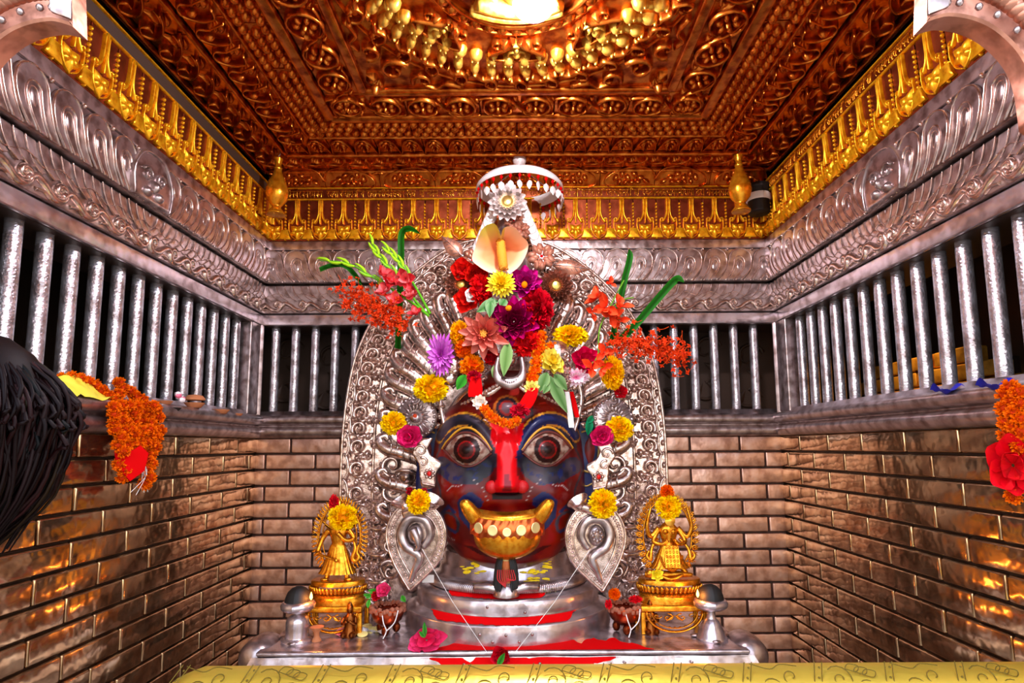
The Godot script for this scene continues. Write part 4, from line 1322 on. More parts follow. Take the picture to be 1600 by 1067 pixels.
		for k in 5:  # curling manes between the coils and the serpent lobes
			var sw := Geo.new()
			sw.X = Transform3D(Basis.from_scale(Vector3(s, 1, 1)), Vector3(s * 0.50, 1.06 + 0.115 * k, 0.05))
			sw.ridge(spi(Vector2(0, 0), 0.052, 0.006, 0.4 + k, 8.4 + k, 22), 0.015, 0.008, 0.030)
			sw.leaf(Vector2(0.01, -0.03), -0.9, 0.09, 0.022, 0.026, 0, 0.8)
			sw.dome(Vector2(-0.05, 0.035), 0.02, 0.018, 0.026)
			mk(sw, "mane_scroll", M.silver_relief, t)
		var tip := Geo.new()
		tip.X = Transform3D(Basis.from_scale(Vector3(s, 1, 1)), Vector3(s * 0.24, 2.40, 0.045))
		for k in 3: tip.ridge(spi(Vector2(0.07 * k - 0.06, -0.03 * k), 0.036, 0.005, 1.0 + k, 8.0 + k, 18), 0.012, 0.006, 0.024)
		mk(tip, "mane_scroll", M.silver_relief, t)

# ---------------------------------------------------------------- silver ornaments
func stalk(t: Node3D) -> void:  # wire that fixes an ornament to the backplate
	var g := Geo.new()
	g.tube([Vector3(0, 0, 0.0), Vector3(0, 0, 0.137 - t.position.z)], 0.004, 6)
	mk(g, "wire_stalk", M.silver, t)
func metal_flower(r: float, rings: int, n: int, mat: Material, parent: Node, core: Material, notch := 0.0) -> void:
	stalk(parent)
	for k in rings:
		var g := Geo.new()
		var rr := r * (1.0 - 0.22 * k)
		for m in n:
			g.X = Transform3D(Basis(Vector3.BACK, TAU * (m + 0.5 * (k % 2)) / n), Vector3(0, 0, 0.012 * k)) * Transform3D(Basis(Vector3.RIGHT, 0.25 + 0.22 * k), Vector3(0, r * 0.18, 0))
			g.petal(rr * 0.82, rr * 0.21, 1.2, 0.12, Color.WHITE, Color.WHITE, 1.1, 4, 5)
		mk(g, "petal_ring", mat, parent)
	var c := Geo.new()
	c.lathe([Vector2(r * 0.3, -0.01), Vector2(r * 0.3, 0.0), Vector2(r * 0.27, r * 0.09), Vector2(r * 0.2, r * 0.1), Vector2(r * 0.2, r * 0.13), Vector2(0, r * 0.15)], 20)
	mk(c, "boss", core, parent, Transform3D(Basis(Vector3.RIGHT, PI / 2), Vector3(0, 0, 0.012 * rings)))

func heart_flower(parent: Node, X: Transform3D) -> void:
	var g := Geo.new()
	for k in 5:
		g.X = Transform3D(Basis(Vector3.BACK, TAU * k / 5.0 + 0.4), Vector3.ZERO)
		for s in [-1, 1]: g.ball(Vector3(s * 0.011, 0.040, 0.010), Vector3(0.015, 0.020, 0.012), 10)
		g.ball(Vector3(0, 0.026, 0.008), Vector3(0.013, 0.018, 0.010), 10)
	g.X = Transform3D.IDENTITY
	mk(g, "heart_petals", M.copper, parent, X)
	var r := Geo.new()
	r.ball(Vector3(0, 0, 0.016), Vector3(0.007, 0.007, 0.006), 8)
	mk(r, "red_stone", matte(Color(0.8, 0.02, 0.06), 0.2), parent, X)

func skull_head(parent: Node, at: Vector3, turn: float, size: float) -> void:
	var X := Transform3D(Basis(Vector3.UP, turn) * Basis.from_scale(Vector3.ONE * size), at)
	var g := Geo.new()
	g.ball(Vector3(0, 0.012, 0), Vector3(0.050, 0.052, 0.046), 16)
	g.ball(Vector3(0, -0.034, 0.014), Vector3(0.034, 0.030, 0.030), 12)
	for s in [-1, 1]:
		g.ball(Vector3(s * 0.030, -0.010, 0.030), Vector3(0.014, 0.010, 0.012), 8)
		g.tube(spi3(Vector3(s * 0.018, 0.006, 0.040), 0.013), 0.0035, 6)
	g.ball(Vector3(0, -0.012, 0.044), Vector3(0.007, 0.012, 0.008), 8)
	for k in 6: g.ball(Vector3(-0.02 + 0.008 * k, -0.042, 0.038 - 0.0008 * absf(k - 2.5) * 4), Vector3(0.0042, 0.007, 0.005), 6)
	var o := mk(g, "skull", M.silver_relief, parent, X)
	var d := Geo.new()
	for s in [-1, 1]: d.ball(Vector3(s * 0.018, 0.006, 0.039), Vector3(0.006, 0.007, 0.005), 8)
	mk(d, "eye_socket", M.silver_relief, o)
func spi3(c: Vector3, r: float) -> Array:
	var o := []
	for k in 13: o.append(c + Vector3(cos(TAU * k / 12.0), sin(TAU * k / 12.0), 0) * r)
	return o

func build_crown() -> void:
	var t := thing("skull_tiara", "silver tiara of skulls and beaded arches across the mask's forehead", "tiara", Vector3(-0.0332, 1.8480, 0.5000))
	var o := t.position
	var g := Geo.new()
	for s in [-1, 1]:
		g.tube(crv([Vector3(s * 0.035, -0.01, 0.05), Vector3(s * 0.085, -0.045, 0.045), Vector3(s * 0.13, -0.035, 0.01), Vector3(s * 0.18, -0.03, -0.03), Vector3(s * 0.235, -0.085, -0.10), Vector3(s * 0.275, -0.16, -0.19)], 6), 0.011, 8, 0.6)
		for k in 16:
			var f := k / 15.0
			g.ball(Vector3(s * lerpf(0.05, 0.265, f), -0.012 - 0.03 * sin(f * PI) - 0.09 * f * f, 0.062 - 0.22 * f * f), Vector3(0.009, 0.009, 0.008), 8)
	mk(g, "band", M.silver_relief, t)
	g = Geo.new()  # the crescent cup in the middle
	g.tube(crv([Vector3(-0.045, 0.10, 0.05), Vector3(-0.052, 0.05, 0.06), Vector3(-0.04, 0.012, 0.065), Vector3(0, -0.006, 0.068), Vector3(0.04, 0.012, 0.065), Vector3(0.052, 0.05, 0.06), Vector3(0.045, 0.10, 0.05)], 6), [0.006, 0.012, 0.02, 0.026, 0.02, 0.012, 0.006], 10, 0.7)
	for k in 9: g.ball(Vector3(-0.032 + 0.008 * k, -0.004 + 0.00035 * (k - 4) * (k - 4) * 4, 0.088), Vector3(0.0035, 0.004, 0.003), 6)
	mk(g, "crescent", M.silver, t)
	skull_head(t, Vector3(-0.235, 0.06, -0.03), -0.4, 1.0)
	skull_head(t, Vector3(-0.17, 0.135, -0.02), -0.15, 0.9)
	skull_head(t, Vector3(0.185, 0.105, -0.01), 0.3, 1.15)
	skull_head(t, Vector3(0.0, 0.12, 0.0), 0, 0.8)
	for e in [[-0.26, 0.13, -0.06], [0.19, 0.03, 0.0], [-0.14, 0.05, 0.0]]:  # scaly curled caps
		var c := Geo.new()
		for k in 34:
			var a := k * 2.4
			var r := sqrt(k / 34.0) * 0.055
			c.ball(Vector3(cos(a) * r, sin(a) * r * 1.2, 0.02 - r * 0.25), Vector3(0.011, 0.011, 0.010), 6)
		mk(c, "scaly_cap", M.silver_relief, t, Transform3D(Basis(), Vector3(e[0], e[1], e[2])))
	for s in [-1, 1]:  # pierced side wings of the crown
		var w := Geo.new()
		w.ridge(crv(V([0.0, 0.0, 0.045, 0.035, 0.075, -0.03, 0.06, -0.12, 0.035, -0.19]), 5), 0.014, 0.008, 0.012)
		for k in 5: w.leaf(Vector2(0.03 + 0.01 * k, -0.01 - 0.035 * k), 0.5 - 0.2 * k, 0.05, 0.012, 0.012)
		mk(w, "side_wing", M.silver_relief, t, Transform3D(Basis(Vector3.UP, s * 0.5) * Basis.from_scale(Vector3(s, 1, 1)), Vector3(s * 0.225, -0.005, -0.06)))

	t = thing("crown_spire", "tall silver spire with braided strips behind the anthurium", "ornament", Vector3(-0.0414, 2.3462, 0.2200))
	for s in [-1, 1]:
		var b := Geo.new()
		b.X = Transform3D(Basis(Vector3.BACK, s * 0.38), Vector3(s * 0.06, 0.34, 0.04))
		b.box(Vector3(0, -0.13, 0), Vector3(0.05, 0.30, 0.012), 0.004)
		mk(b, "braid_strip", M.silver_bright, t)
		var f := Geo.new()
		f.X = Transform3D(Basis(Vector3.BACK, s * 0.38), Vector3(s * 0.06, 0.34, 0.047))
		for k in 9:
			for m in [-1, 1]: f.leaf(Vector2(0, -0.27 + 0.032 * k), PI / 2 - m * 0.75, 0.034, 0.010, 0.006)
		mk(f, "braid_leaf", M.silver_bright, t)
	var dk := Geo.new()
	dk.lathe([Vector2(0.12, 0.0), Vector2(0.10, 0.10), Vector2(0.06, 0.25), Vector2(0.03, 0.34), Vector2(0, 0.35)], 16)
	mk(dk, "cone", M.silver, t)
	for e in [[0.025, 0.26, 0.06], [0.055, 0.21, 0.07], [0.03, 0.17, 0.09]]:
		heart_flower(t, Transform3D(Basis.from_scale(Vector3.ONE * 0.75), Vector3(e[0], e[1], e[2])))

	t = thing("metal_flower", "many-petalled silver flower with a gold coin centre below the parasol", "ornament", Vector3(-0.0447, 2.6764, 0.3000))
	metal_flower(0.092, 3, 16, M.silver_bright, t, metal(Color(0.95, 0.85, 0.5), 0.3))
	t = thing("metal_flower", "brown metal flower with gold centre beside the magenta dahlia", "ornament", Vector3(0.1590, 2.2659, 0.4000))
	metal_flower(0.078, 3, 18, M.copper, t, metal(Color(0.85, 0.75, 0.4), 0.35))  # these petals and the heart flowers share one brown metal colour
	t = thing("metal_flower", "brown metal flower half hidden by red petals and white bloom", "ornament", Vector3(-0.2363, 2.2736, 0.4000))
	metal_flower(0.075, 3, 18, M.copper, t, metal(Color(0.85, 0.70, 0.35), 0.35))
	t = thing("heart_flower", "dark metal flower of heart petals right of the anthurium", "ornament", Vector3(0.1016, 2.4068, 0.3800))
	heart_flower(t, Transform3D(Basis.from_scale(Vector3.ONE * 1.0), Vector3.ZERO))
	t = thing("heart_flower", "dark metal flower of heart petals left of the anthurium", "ornament", Vector3(-0.1965, 2.3979, 0.3600))
	heart_flower(t, Transform3D(Basis.from_scale(Vector3.ONE * 0.9), Vector3.ZERO))
	for e in [[Vector3(0.2318, 2.3671, 0.3600), -0.12, "long embossed copper-silver leaf pointing right of the heart flower", 0.16], [Vector3(-0.2879, 2.4711, 0.3400), 2.35, "embossed copper leaf pointing up left of the anthurium", 0.13]]:
		var g2 := Geo.new()
		var l: float = e[3]
		g2.X = Transform3D(Basis(), Vector3(-l * 0.5 * cos(e[1]), -l * 0.5 * sin(e[1]), 0))
		g2.leaf(Vector2.ZERO, e[1], l, 0.034, 0.016)
		var lf := thing("metal_leaf", e[2], "ornament", e[0])
		mk(g2, "blade", M.copper, lf)
		stalk(lf)
		var vn := Geo.new()
		vn.X = g2.X * Transform3D(Basis(Vector3.BACK, e[1]), Vector3(0, 0, 0.012))
		vn.ridge(V([0.0, 0.0, l * 0.95, 0.0]), 0.002, 0.001, 0.006)
		for k in 5:
			for s in [-1, 1]: vn.ridge(V([l * (0.15 + 0.14 * k), 0, l * (0.25 + 0.14 * k), s * 0.018]), 0.0013, 0.001, 0.003)
		mk(vn, "vein", M.silver, lf)

func build_parasol() -> void:
	var t := thing("parasol", "white parasol with hanging leaf pendants and a pointed finial above the crown", "parasol", Vector3(0.0105, 2.7719, 0.2200))
	var g := Geo.new()
	var R := 0.20
	g.lathe([Vector2(R * 0.98, 0.0), Vector2(R + 0.003, 0.006), Vector2(R, 0.018), Vector2(R * 0.93, 0.036), Vector2(R * 0.86, 0.048), Vector2(R * 0.85, 0.042), Vector2(R * 0.93, 0.026), Vector2(R * 0.96, 0.010), Vector2(R * 0.98, 0.0)], 48)
	mk(g, "canopy", matte(Color(0.93, 0.88, 0.86), 0.5), t)
	for k in 6:
		var sp := Geo.new()
		var a := TAU * k / 6.0
		sp.tube([Vector3(sin(a) * R * 0.87, 0.045, cos(a) * R * 0.87), Vector3(0, 0.122, 0)], 0.0025, 6)
		mk(sp, "spoke", M.silver, t)
	g = Geo.new()
	g.lathe([Vector2(0.0, 0.118), Vector2(0.016, 0.121), Vector2(0.012, 0.128), Vector2(0.026, 0.136), Vector2(0.032, 0.152), Vector2(0.026, 0.174), Vector2(0.013, 0.196), Vector2(0.004, 0.218), Vector2(0, 0.221)], 20)
	mk(g, "finial", M.silver_bright, t)
	g = Geo.new()
	g.tube([Vector3(0, 0.12, 0), Vector3(0, -0.2, 0)], 0.004, 8)
	mk(g, "shaft", M.silver, t)
	var lf := Geo.new()
	lf.X = Transform3D(Basis(), Vector3(0, -0.032, 0))
	lf.leaf(Vector2.ZERO, -PI / 2, 0.042, 0.014, 0.004)
	lf.X = Transform3D(Basis(Vector3.UP, PI), Vector3(0, -0.032, 0))
	lf.leaf(Vector2.ZERO, -PI / 2, 0.042, 0.014, 0.001)
	var rd := Geo.new()
	rd.tube([Vector3(0, 0.005, 0), Vector3(0, -0.034, 0)], 0.0012, 5)
	rd.ball(Vector3(0, -0.012, 0), Vector3(0.0075, 0.0075, 0.0075), 8)
	var lm := lf.mesh()
	var bm := rd.mesh()
	for k in 30:
		var a := TAU * k / 30.0
		var q := Vector3(sin(a) * (R - 0.004), 0.0, cos(a) * (R - 0.004))
		var b := put(bm, "bead", M.red, t, Transform3D(Basis(), q))
		put(lm, "leaf_drop", M.silver_bright, b, Transform3D(Basis(Vector3.UP, a + rng.randfn(0, 0.7)), Vector3.ZERO))

func build_earrings() -> void:
	for e in [[Vector3(-0.4205, 1.7226, 0.4000), -1, "left"], [Vector3(0.3895, 1.7105, 0.4000), 1, "right"]]:
		var t := thing("ear_medallion", "round embossed silver ear ornament above the pink bloom beside the mask's %s eyebrow" % ("blue" if e[1] > 0 else "dark"), "ornament", e[0])
		t.rotation.y = e[1] * 0.25
		var g := Geo.new()
		g.lathe([Vector2(0, -0.01), Vector2(0.084, -0.01), Vector2(0.09, -0.004), Vector2(0.088, 0.006), Vector2(0.08, 0.008), Vector2(0.06, 0.014), Vector2(0.05, 0.01), Vector2(0, 0.012)], 32)
		mk(g, "disc", M.silver, t, Transform3D(Basis(Vector3.RIGHT, PI / 2), Vector3.ZERO))
		g = Geo.new()
		for k in 18: g.leaf(Vector2.from_angle(TAU * k / 18.0) * 0.028, TAU * k / 18.0, 0.042, 0.008, 0.008, 0.012)
		for k in 26: g.dome(Vector2.from_angle(TAU * k / 26.0) * 0.081, 0.008, 0.008, 0.008, 0, 0.006, 8)
		g.ridge(spi(Vector2(0, 0.082), 0.03, 0.004, -2.2, 5.0, 18), 0.008, 0.005, 0.016, 0.008)
		mk(g, "petal_ring", M.silver, t)
		g = Geo.new()
		g.ball(Vector3(0, 0, 0.016), Vector3(0.024, 0.024, 0.018), 14)
		mk(g, "boss", M.silver_plate, t)
		g = Geo.new()
		g.ball(Vector3(0.006, 0.004, 0.030), Vector3(0.010, 0.009, 0.006), 8)
		mk(g, "paste_spot", matte(Color(0.85, 0.25, 0.05), 0.7), t)
	for s in [-1, 1]:
		var at: Vector3 = Vector3(-0.3964, 1.2580, 0.5000) if s < 0 else Vector3(0.2934, 1.2496, 0.5000)
		var t := thing("serpent_earring", ("large leaf-shaped silver earring embossed with small limbs, above the blossom-heaped bowl" if s < 0 else "large leaf-shaped silver earring with a coiled serpent round a flower boss"), "earring", at)
		t.rotation.y = s * 0.12
		t.scale = Vector3(s * 1.08, 1.08, 1.08)
		var out := crv(V([0.02, -0.185, 0.05, -0.14, 0.085, -0.08, 0.108, -0.01, 0.10, 0.05, 0.065, 0.10, 0.0, 0.125, -0.065, 0.10, -0.10, 0.05, -0.108, -0.01, -0.085, -0.08, -0.03, -0.14, 0.02, -0.185]), 5)
		out.pop_back()
		var g := Geo.new()
		g.ext(PackedVector2Array(out), -0.012, 0.006, 0.004)
		mk(g, "plate", M.silver_relief, t)
		var b := Geo.new()
		var cl := out.duplicate()
		cl.append(out[0])
		b.ridge(cl, 0.005, 0.005, 0.010, 0.004)
		var inn := []
		for q in cl: inn.append((q - Vector2(-0.01, -0.02)) * 0.72 + Vector2(-0.01, -0.02))
		b.ridge(inn, 0.004, 0.004, 0.008, 0.005)
		for k in range(0, cl.size() - 1):
			var q: Vector2 = (cl[k] - Vector2(-0.01, -0.02)) * 0.86 + Vector2(-0.01, -0.02)
			b.dome(q, 0.008, 0.005, 0.008, (q - Vector2(-0.01, -0.02)).angle(), 0.004, 7)
		mk(b, "border", M.silver_relief, t)
		var sn := Geo.new()
		sn.tube(crv([Vector3(0.018, -0.155, 0.012), Vector3(0.0, -0.11, 0.018), Vector3(-0.015, -0.065, 0.022), Vector3(0.035, -0.03, 0.022), Vector3(0.05, 0.02, 0.022), Vector3(0.02, 0.065, 0.024), Vector3(-0.035, 0.06, 0.024), Vector3(-0.055, 0.01, 0.022), Vector3(-0.03, -0.035, 0.024)], 6), [0.006, 0.014, 0.017, 0.017, 0.016, 0.014, 0.010], 10, 0.8)
		sn.ball(Vector3(0.0, 0.01, 0.012), Vector3(0.03, 0.038, 0.022), 14)
		if s > 0:
			for k in 8: sn.ball(Vector3(0.016 * cos(k * TAU / 8), 0.01 + 0.018 * sin(k * TAU / 8), 0.032), Vector3(0.008, 0.008, 0.007), 8)
		else:
			sn.tube(crv([Vector3(0.005, 0.03, 0.03), Vector3(-0.01, 0.0, 0.036), Vector3(-0.016, -0.03, 0.03), Vector3(0.0, -0.045, 0.028)], 4), [0.016, 0.013, 0.010, 0.007], 8)
		mk(sn, "serpent_coil", M.silver, t)
		var up := Geo.new()  # neck rising to the flared bell mouths
		up.tube(crv([Vector3(0.04, 0.08, 0.01), Vector3(0.0, 0.095, 0.02), Vector3(-0.03, 0.105, 0.025), Vector3(-0.05, 0.112, 0.02)], 5), [0.022, 0.020, 0.018, 0.016], 12)
		up.tube(crv([Vector3(-0.02, 0.09, 0.0), Vector3(0.02, 0.10, 0.008), Vector3(0.045, 0.112, 0.01)], 5), [0.018, 0.018, 0.016], 12)
		mk(up, "hood_neck", M.silver_relief, t)
		for e in [[Vector3(-0.058, 0.118, 0.015), 0.55], [Vector3(0.052, 0.118, 0.005), -0.55]]:
			var cup := Geo.new()
			cup.lathe([Vector2(0.012, -0.03), Vector2(0.028, -0.012), Vector2(0.042, 0.012), Vector2(0.05, 0.026), Vector2(0.046, 0.024), Vector2(0.03, 0.0), Vector2(0.0, -0.012)], 20)
			mk(cup, "hood", M.silver_relief, t, Transform3D(Basis(Vector3.BACK, e[1]) * Basis(Vector3.RIGHT, 0.35) * Basis.from_scale(Vector3(0.85, 0.85, 0.65)), e[0]))
		# the hanger between the medallion and the earring
		var hg := thing("ear_pendant", ("curved silver ear pendant with a red stone over the limb-embossed earring" if s < 0 else "curved silver ear pendant with a red stone over the flower-bossed earring"), "ornament", (Vector3(-0.3657, 1.5458, 0.4500) if s < 0 else Vector3(0.3260, 1.5295, 0.4500)))
		hg.scale = Vector3(s, 1, 1)
		var h := Geo.new()
		h.ext(PackedVector2Array(crv(V([-0.02, 0.09, 0.04, 0.085, 0.06, 0.03, 0.035, -0.01, 0.03, -0.06, 0.015, -0.11, -0.03, -0.10, -0.035, -0.05, -0.055, -0.02, -0.05, 0.0, -0.015, 0.02, 0.0, 0.05]), 4)), -0.01, 0.012, 0.006)
		mk(h, "plate", M.silver_relief, hg)
		h = Geo.new()
		h.X = Transform3D(Basis(), Vector3(0, 0, 0.012))
		h.ridge(spi(Vector2(0.025, 0.04), 0.026, 0.004, 0, 7.0, 16), 0.006, 0.004, 0.010)
		h.ridge(spi(Vector2(0.015, -0.005), 0.020, 0.004, 1, 7.0, 16), 0.006, 0.004, 0.010)
		for k in 7: h.dome(Vector2(-0.01, -0.05) + Vector2.from_angle(k * TAU / 7) * 0.016, 0.008, 0.008, 0.010)
		for k in 10: h.dome(Vector2(-0.03 + 0.005 * k, -0.098 + 0.001 * k), 0.004, 0.008, 0.006)
		mk(h, "relief", M.silver_relief, hg)
		h = Geo.new()
		h.ball(Vector3(-0.01, -0.05, 0.02), Vector3(0.009, 0.010, 0.006), 8)
		mk(h, "red_stone", matte(Color(0.8, 0.03, 0.03), 0.2), hg)
		var th := Geo.new()
		var A := at + Vector3(s * -0.03, -0.04, 0.05)
		var Bz: Vector3 = Vector3(-0.1177, 0.8841, 0.6600) if s < 0 else Vector3(-0.0140, 0.8836, 0.6600)
		th.tube([A, A.lerp(Bz, 0.5) + Vector3(0, -0.006, 0.02), Bz], 0.0009, 5)
		one(th, "offering_thread", M.white, "thin white thread strung from the %s earring down to the altar edge" % ("limb-embossed" if s < 0 else "flower-bossed"), "thread", Vector3.ZERO)

# ---------------------------------------------------------------- small gilded idols, lamps, cups
func idol_base(t: Node3D, w: float) -> void:
	var g := Geo.new()
	g.lathe([Vector2(w * 1.0, 0.13), Vector2(w * 1.0, 0.15), Vector2(w * 0.96, 0.155), Vector2(w * 0.96, 0.175), Vector2(0, 0.176)], 32, 0, TAU, 0.6)
	g.lathe([Vector2(w * 0.98, 0.214), Vector2(w * 0.98, 0.232), Vector2(w * 0.93, 0.238), Vector2(0, 0.24)], 32, 0, TAU, 0.6)
	mk(g, "pedestal_tier", M.gold_bright, t)
	var pet := Geo.new()
	pet.ball(Vector3.ZERO, Vector3(0.011, 0.018, 0.009), 8)
	var pm := pet.mesh()
	for k in 28:
		var a := lerpf(-PI * 0.65, PI * 0.65, k / 27.0)
		put(pm, "lotus_petal", M.gold_bright, t, Transform3D(Basis(Vector3.UP, a) * Basis(Vector3.RIGHT, 0.4), Vector3(sin(a) * w * 0.98, 0.195, cos(a) * w * 0.59)))
	g = Geo.new()
	g.box(Vector3(0, 0.115, 0), Vector3(w * 2.05, 0.028, w * 1.2), 0.005)
	for s in [-1, 1]: g.box(Vector3(s * w * 0.95, 0.05, w * 0.5), Vector3(0.022, 0.10, 0.022), 0.004)
	for s in [-1, 1]: g.box(Vector3(s * w * 0.95, 0.05, -w * 0.5), Vector3(0.022, 0.10, 0.022), 0.004)
	mk(g, "stand", M.brass, t)
	g = Geo.new()
	var r := w * 0.86
	var sq := 0.094 / (r + 0.008)
	g.X = Transform3D(Basis.from_scale(Vector3(1, sq, 1)), Vector3(0, 0.102, w * 0.56))
	g.ridge(spi(Vector2.ZERO, r, r, PI, TAU, 24), 0.007, 0.007, 0.012)
	g.ridge(spi(Vector2.ZERO, r * 0.82, r * 0.82, PI, TAU, 24), 0.003, 0.003, 0.010)
	g.X = Transform3D(Basis.from_scale(Vector3(1, 0.86 * sq, 1)), Vector3(0, 0.102, w * 0.56))
	for s in [-1, 1]:
		g.ridge(spi(Vector2(s * r * 0.25, -r * 0.33), r * 0.22, 0.004, PI * 0.5, PI * 0.5 + s * 7.0, 16), 0.004, 0.003, 0.008)
		g.ridge(spi(Vector2(s * r * 0.62, -r * 0.25), r * 0.16, 0.003, 0, s * 6.5, 14), 0.0035, 0.002, 0.008)
		g.leaf(Vector2(0, -r * 0.2), -PI / 2 + s * 0.7, r * 0.5, 0.008, 0.008)
	for k in 15:
		var a := PI + PI * (k + 0.5) / 15.0
		g.dome(Vector2.from_angle(a) * r * 0.92, 0.006, 0.006, 0.010)
	mk(g, "pierced_apron", M.gold_bright, t)

func flame_ring(t: Node3D, rx: float, ry: float, cy: float, n: int, style: int) -> void:
	var g := Geo.new()
	var pts := []
	for k in 49:
		var a := lerpf(-0.75 * PI, 0.75 * PI, k / 48.0)
		pts.append(Vector3(sin(a) * rx * 0.80, cy + cos(a) * ry * 0.84, 0.0))
	g.tube(pts, 0.005, 8)
	if style == 0:
		g.tube(pts.map(func(q): return Vector3(q.x * 0.82, cy + (q.y - cy) * 0.86, 0.0)), 0.003, 6)
	mk(g, "halo_ring", M.gold_bright, t)
	for k in n:
		var a := lerpf(-0.76 * PI, 0.76 * PI, k / float(n - 1))
		var f := Geo.new()
		var c := Vector3(sin(a) * rx * 0.82, cy + cos(a) * ry * 0.86, 0.0)
		var up := Vector3(sin(a) * rx, cos(a) * ry, 0).normalized()
		up = (up + Vector3(0, 0.35, 0)).normalized() if style == 1 else up
		var side := Vector3(up.y, -up.x, 0)
		for m in ([-1, 0, 1] if style == 1 else [-1, 1]):
			f.tube(crv([c, c + up * 0.014 + side * m * 0.010, c + up * 0.026 + side * m * 0.006, c + up * (0.034 + 0.006 * (1 - absi(m))) + side * m * 0.011], 3), [0.0035, 0.004, 0.0035, 0.001], 6)
		mk(f, "halo_flame", M.gold_bright, t)

func build_idols() -> void:
	var t := thing("gilded_idol", "gilded standing idol in a pleated skirt holding a staff before a leaf halo", "statuette", Vector3(Vector3(-0.7238, 0.9299, 0.4000).x, 0.88, 0.40))
	t.scale = Vector3.ONE * 0.84
	idol_base(t, 0.13)
	flame_ring(t, 0.125, 0.185, 0.43, 44, 0)
	var g := Geo.new()
	g.X = Transform3D(Basis(), Vector3(0, 0, 0.02))
	for k in 64: pass
	g.grid(72, 8, func(u, w):
		var a: float = u * TAU
		var r: float = lerpf(0.088, 0.036, pow(w, 0.8)) * (1.0 + 0.05 * sin(a * 22.0) * (1.0 - w * 0.7))
		return Vector3(sin(a) * r, 0.268 + 0.13 * w, cos(a) * r * 0.55))
	mk(g, "pleated_skirt", M.gold_bright, t)
	g = Geo.new()
	g.X = Transform3D(Basis(), Vector3(0, 0, 0.02))
	for s in [-1, 1]:
		g.tube([Vector3(s * 0.045, 0.28, 0), Vector3(s * 0.048, 0.245, 0.004)], 0.012, 8)
		g.ball(Vector3(s * 0.056, 0.243, 0.014), Vector3(0.022, 0.008, 0.014), 8)
		mk(g, "leg", M.gold_bright, t)
		g = Geo.new()
		g.X = Transform3D(Basis(), Vector3(0, 0, 0.02))
	g.lathe([Vector2(0.034, 0.39), Vector2(0.030, 0.41), Vector2(0.038, 0.44), Vector2(0.046, 0.465), Vector2(0.030, 0.485), Vector2(0.013, 0.495), Vector2(0.012, 0.505), Vector2(0.0, 0.506)], 20, 0, TAU, 0.65)
	g.ball(Vector3(0, 0.527, 0.004), Vector3(0.022, 0.028, 0.023), 14)
	g.lathe([Vector2(0.026, 0.540), Vector2(0.028, 0.556), Vector2(0.018, 0.58), Vector2(0.008, 0.60), Vector2(0, 0.61)], 14)
	g.tube(crv([Vector3(-0.045, 0.468, 0), Vector3(-0.072, 0.43, 0.004), Vector3(-0.088, 0.375, 0.02), Vector3(-0.082, 0.36, 0.03)], 5), [0.014, 0.012, 0.010, 0.012], 8)
	g.tube(crv([Vector3(0.045, 0.468, 0), Vector3(0.078, 0.43, 0.01), Vector3(0.045, 0.425, 0.035), Vector3(0.008, 0.46, 0.042)], 5), [0.014, 0.012, 0.010, 0.011], 8)
	mk(g, "body", M.gold_bright, t)
	g = Geo.new()
	g.tube([Vector3(-0.092, 0.365, 0.05), Vector3(0.01, 0.335, 0.075)], 0.006, 8)
	g.ball(Vector3(0.01, 0.335, 0.075), Vector3(0.009, 0.009, 0.009), 8)
	mk(g, "staff", M.gold_bright, t)
	g = Geo.new()
	g.tube(crv([Vector3(0.06, 0.44, 0.02), Vector3(0.085, 0.39, 0.03), Vector3(0.075, 0.34, 0.035), Vector3(0.09, 0.325, 0.035), Vector3(0.105, 0.345, 0.035), Vector3(0.095, 0.365, 0.035), Vector3(0.10, 0.40, 0.03)], 5), [0.005, 0.010, 0.010, 0.008, 0.004], 8)
	mk(g, "scarf_end", M.gold_bright, t)
	g = Geo.new()
	for s in [-1, 1]:
		for k in 3: g.tube(crv([Vector3(s * 0.02, 0.45, -0.01), Vector3(s * (0.075 + 0.008 * k), 0.49 + 0.01 * k, -0.01), Vector3(s * (0.07 + 0.012 * k), 0.53 + 0.012 * k, -0.01)], 4), [0.005, 0.005, 0.002], 6)
	mk(g, "scarf", M.gold_bright, t)
	g = Geo.new()
	g.lathe([Vector2(0, -0.002), Vector2(0.026, -0.002), Vector2(0.026, 0.003), Vector2(0, 0.004)], 20)
	mk(g, "coin", metal(Color(1.0, 0.72, 0.2), 0.3), t, Transform3D(Basis(Vector3.RIGHT, PI / 2), Vector3(-0.012, 0.50, 0.05)))

	t = thing("gilded_idol", "gilded many-armed idol in a flame halo treading on a lying figure", "statuette", Vector3(Vector3(0.5968, 0.9233, 0.4000).x, 0.88, 0.40))
	t.scale = Vector3.ONE * 0.84
	idol_base(t, 0.15)
	flame_ring(t, 0.145, 0.20, 0.43, 30, 1)
	g = Geo.new()
	g.grid(64, 8, func(u, w):
		var a: float = u * TAU
		var r: float = lerpf(0.095, 0.036, pow(w, 0.7)) * (1.0 + 0.035 * sin(a * 20.0) * (1.0 - w * 0.7))
		return Vector3(sin(a) * r, 0.285 + 0.115 * w, 0.02 + cos(a) * r * 0.5))
	mk(g, "skirt", M.gold_bright, t)
	g = Geo.new()
	g.X = Transform3D(Basis(), Vector3(0, 0, 0.02))
	g.tube([Vector3(-0.04, 0.30, 0), Vector3(-0.05, 0.262, 0.01)], 0.013, 8)
	mk(g, "leg", M.gold_bright, t)
	g = Geo.new()
	g.X = Transform3D(Basis(), Vector3(0, 0, 0.02))
	g.tube([Vector3(0.05, 0.30, 0), Vector3(0.075, 0.262, 0.01)], 0.013, 8)
	g.ball(Vector3(0.086, 0.258, 0.016), Vector3(0.022, 0.009, 0.013), 8)
	mk(g, "leg", M.gold_bright, t)
	g = Geo.new()
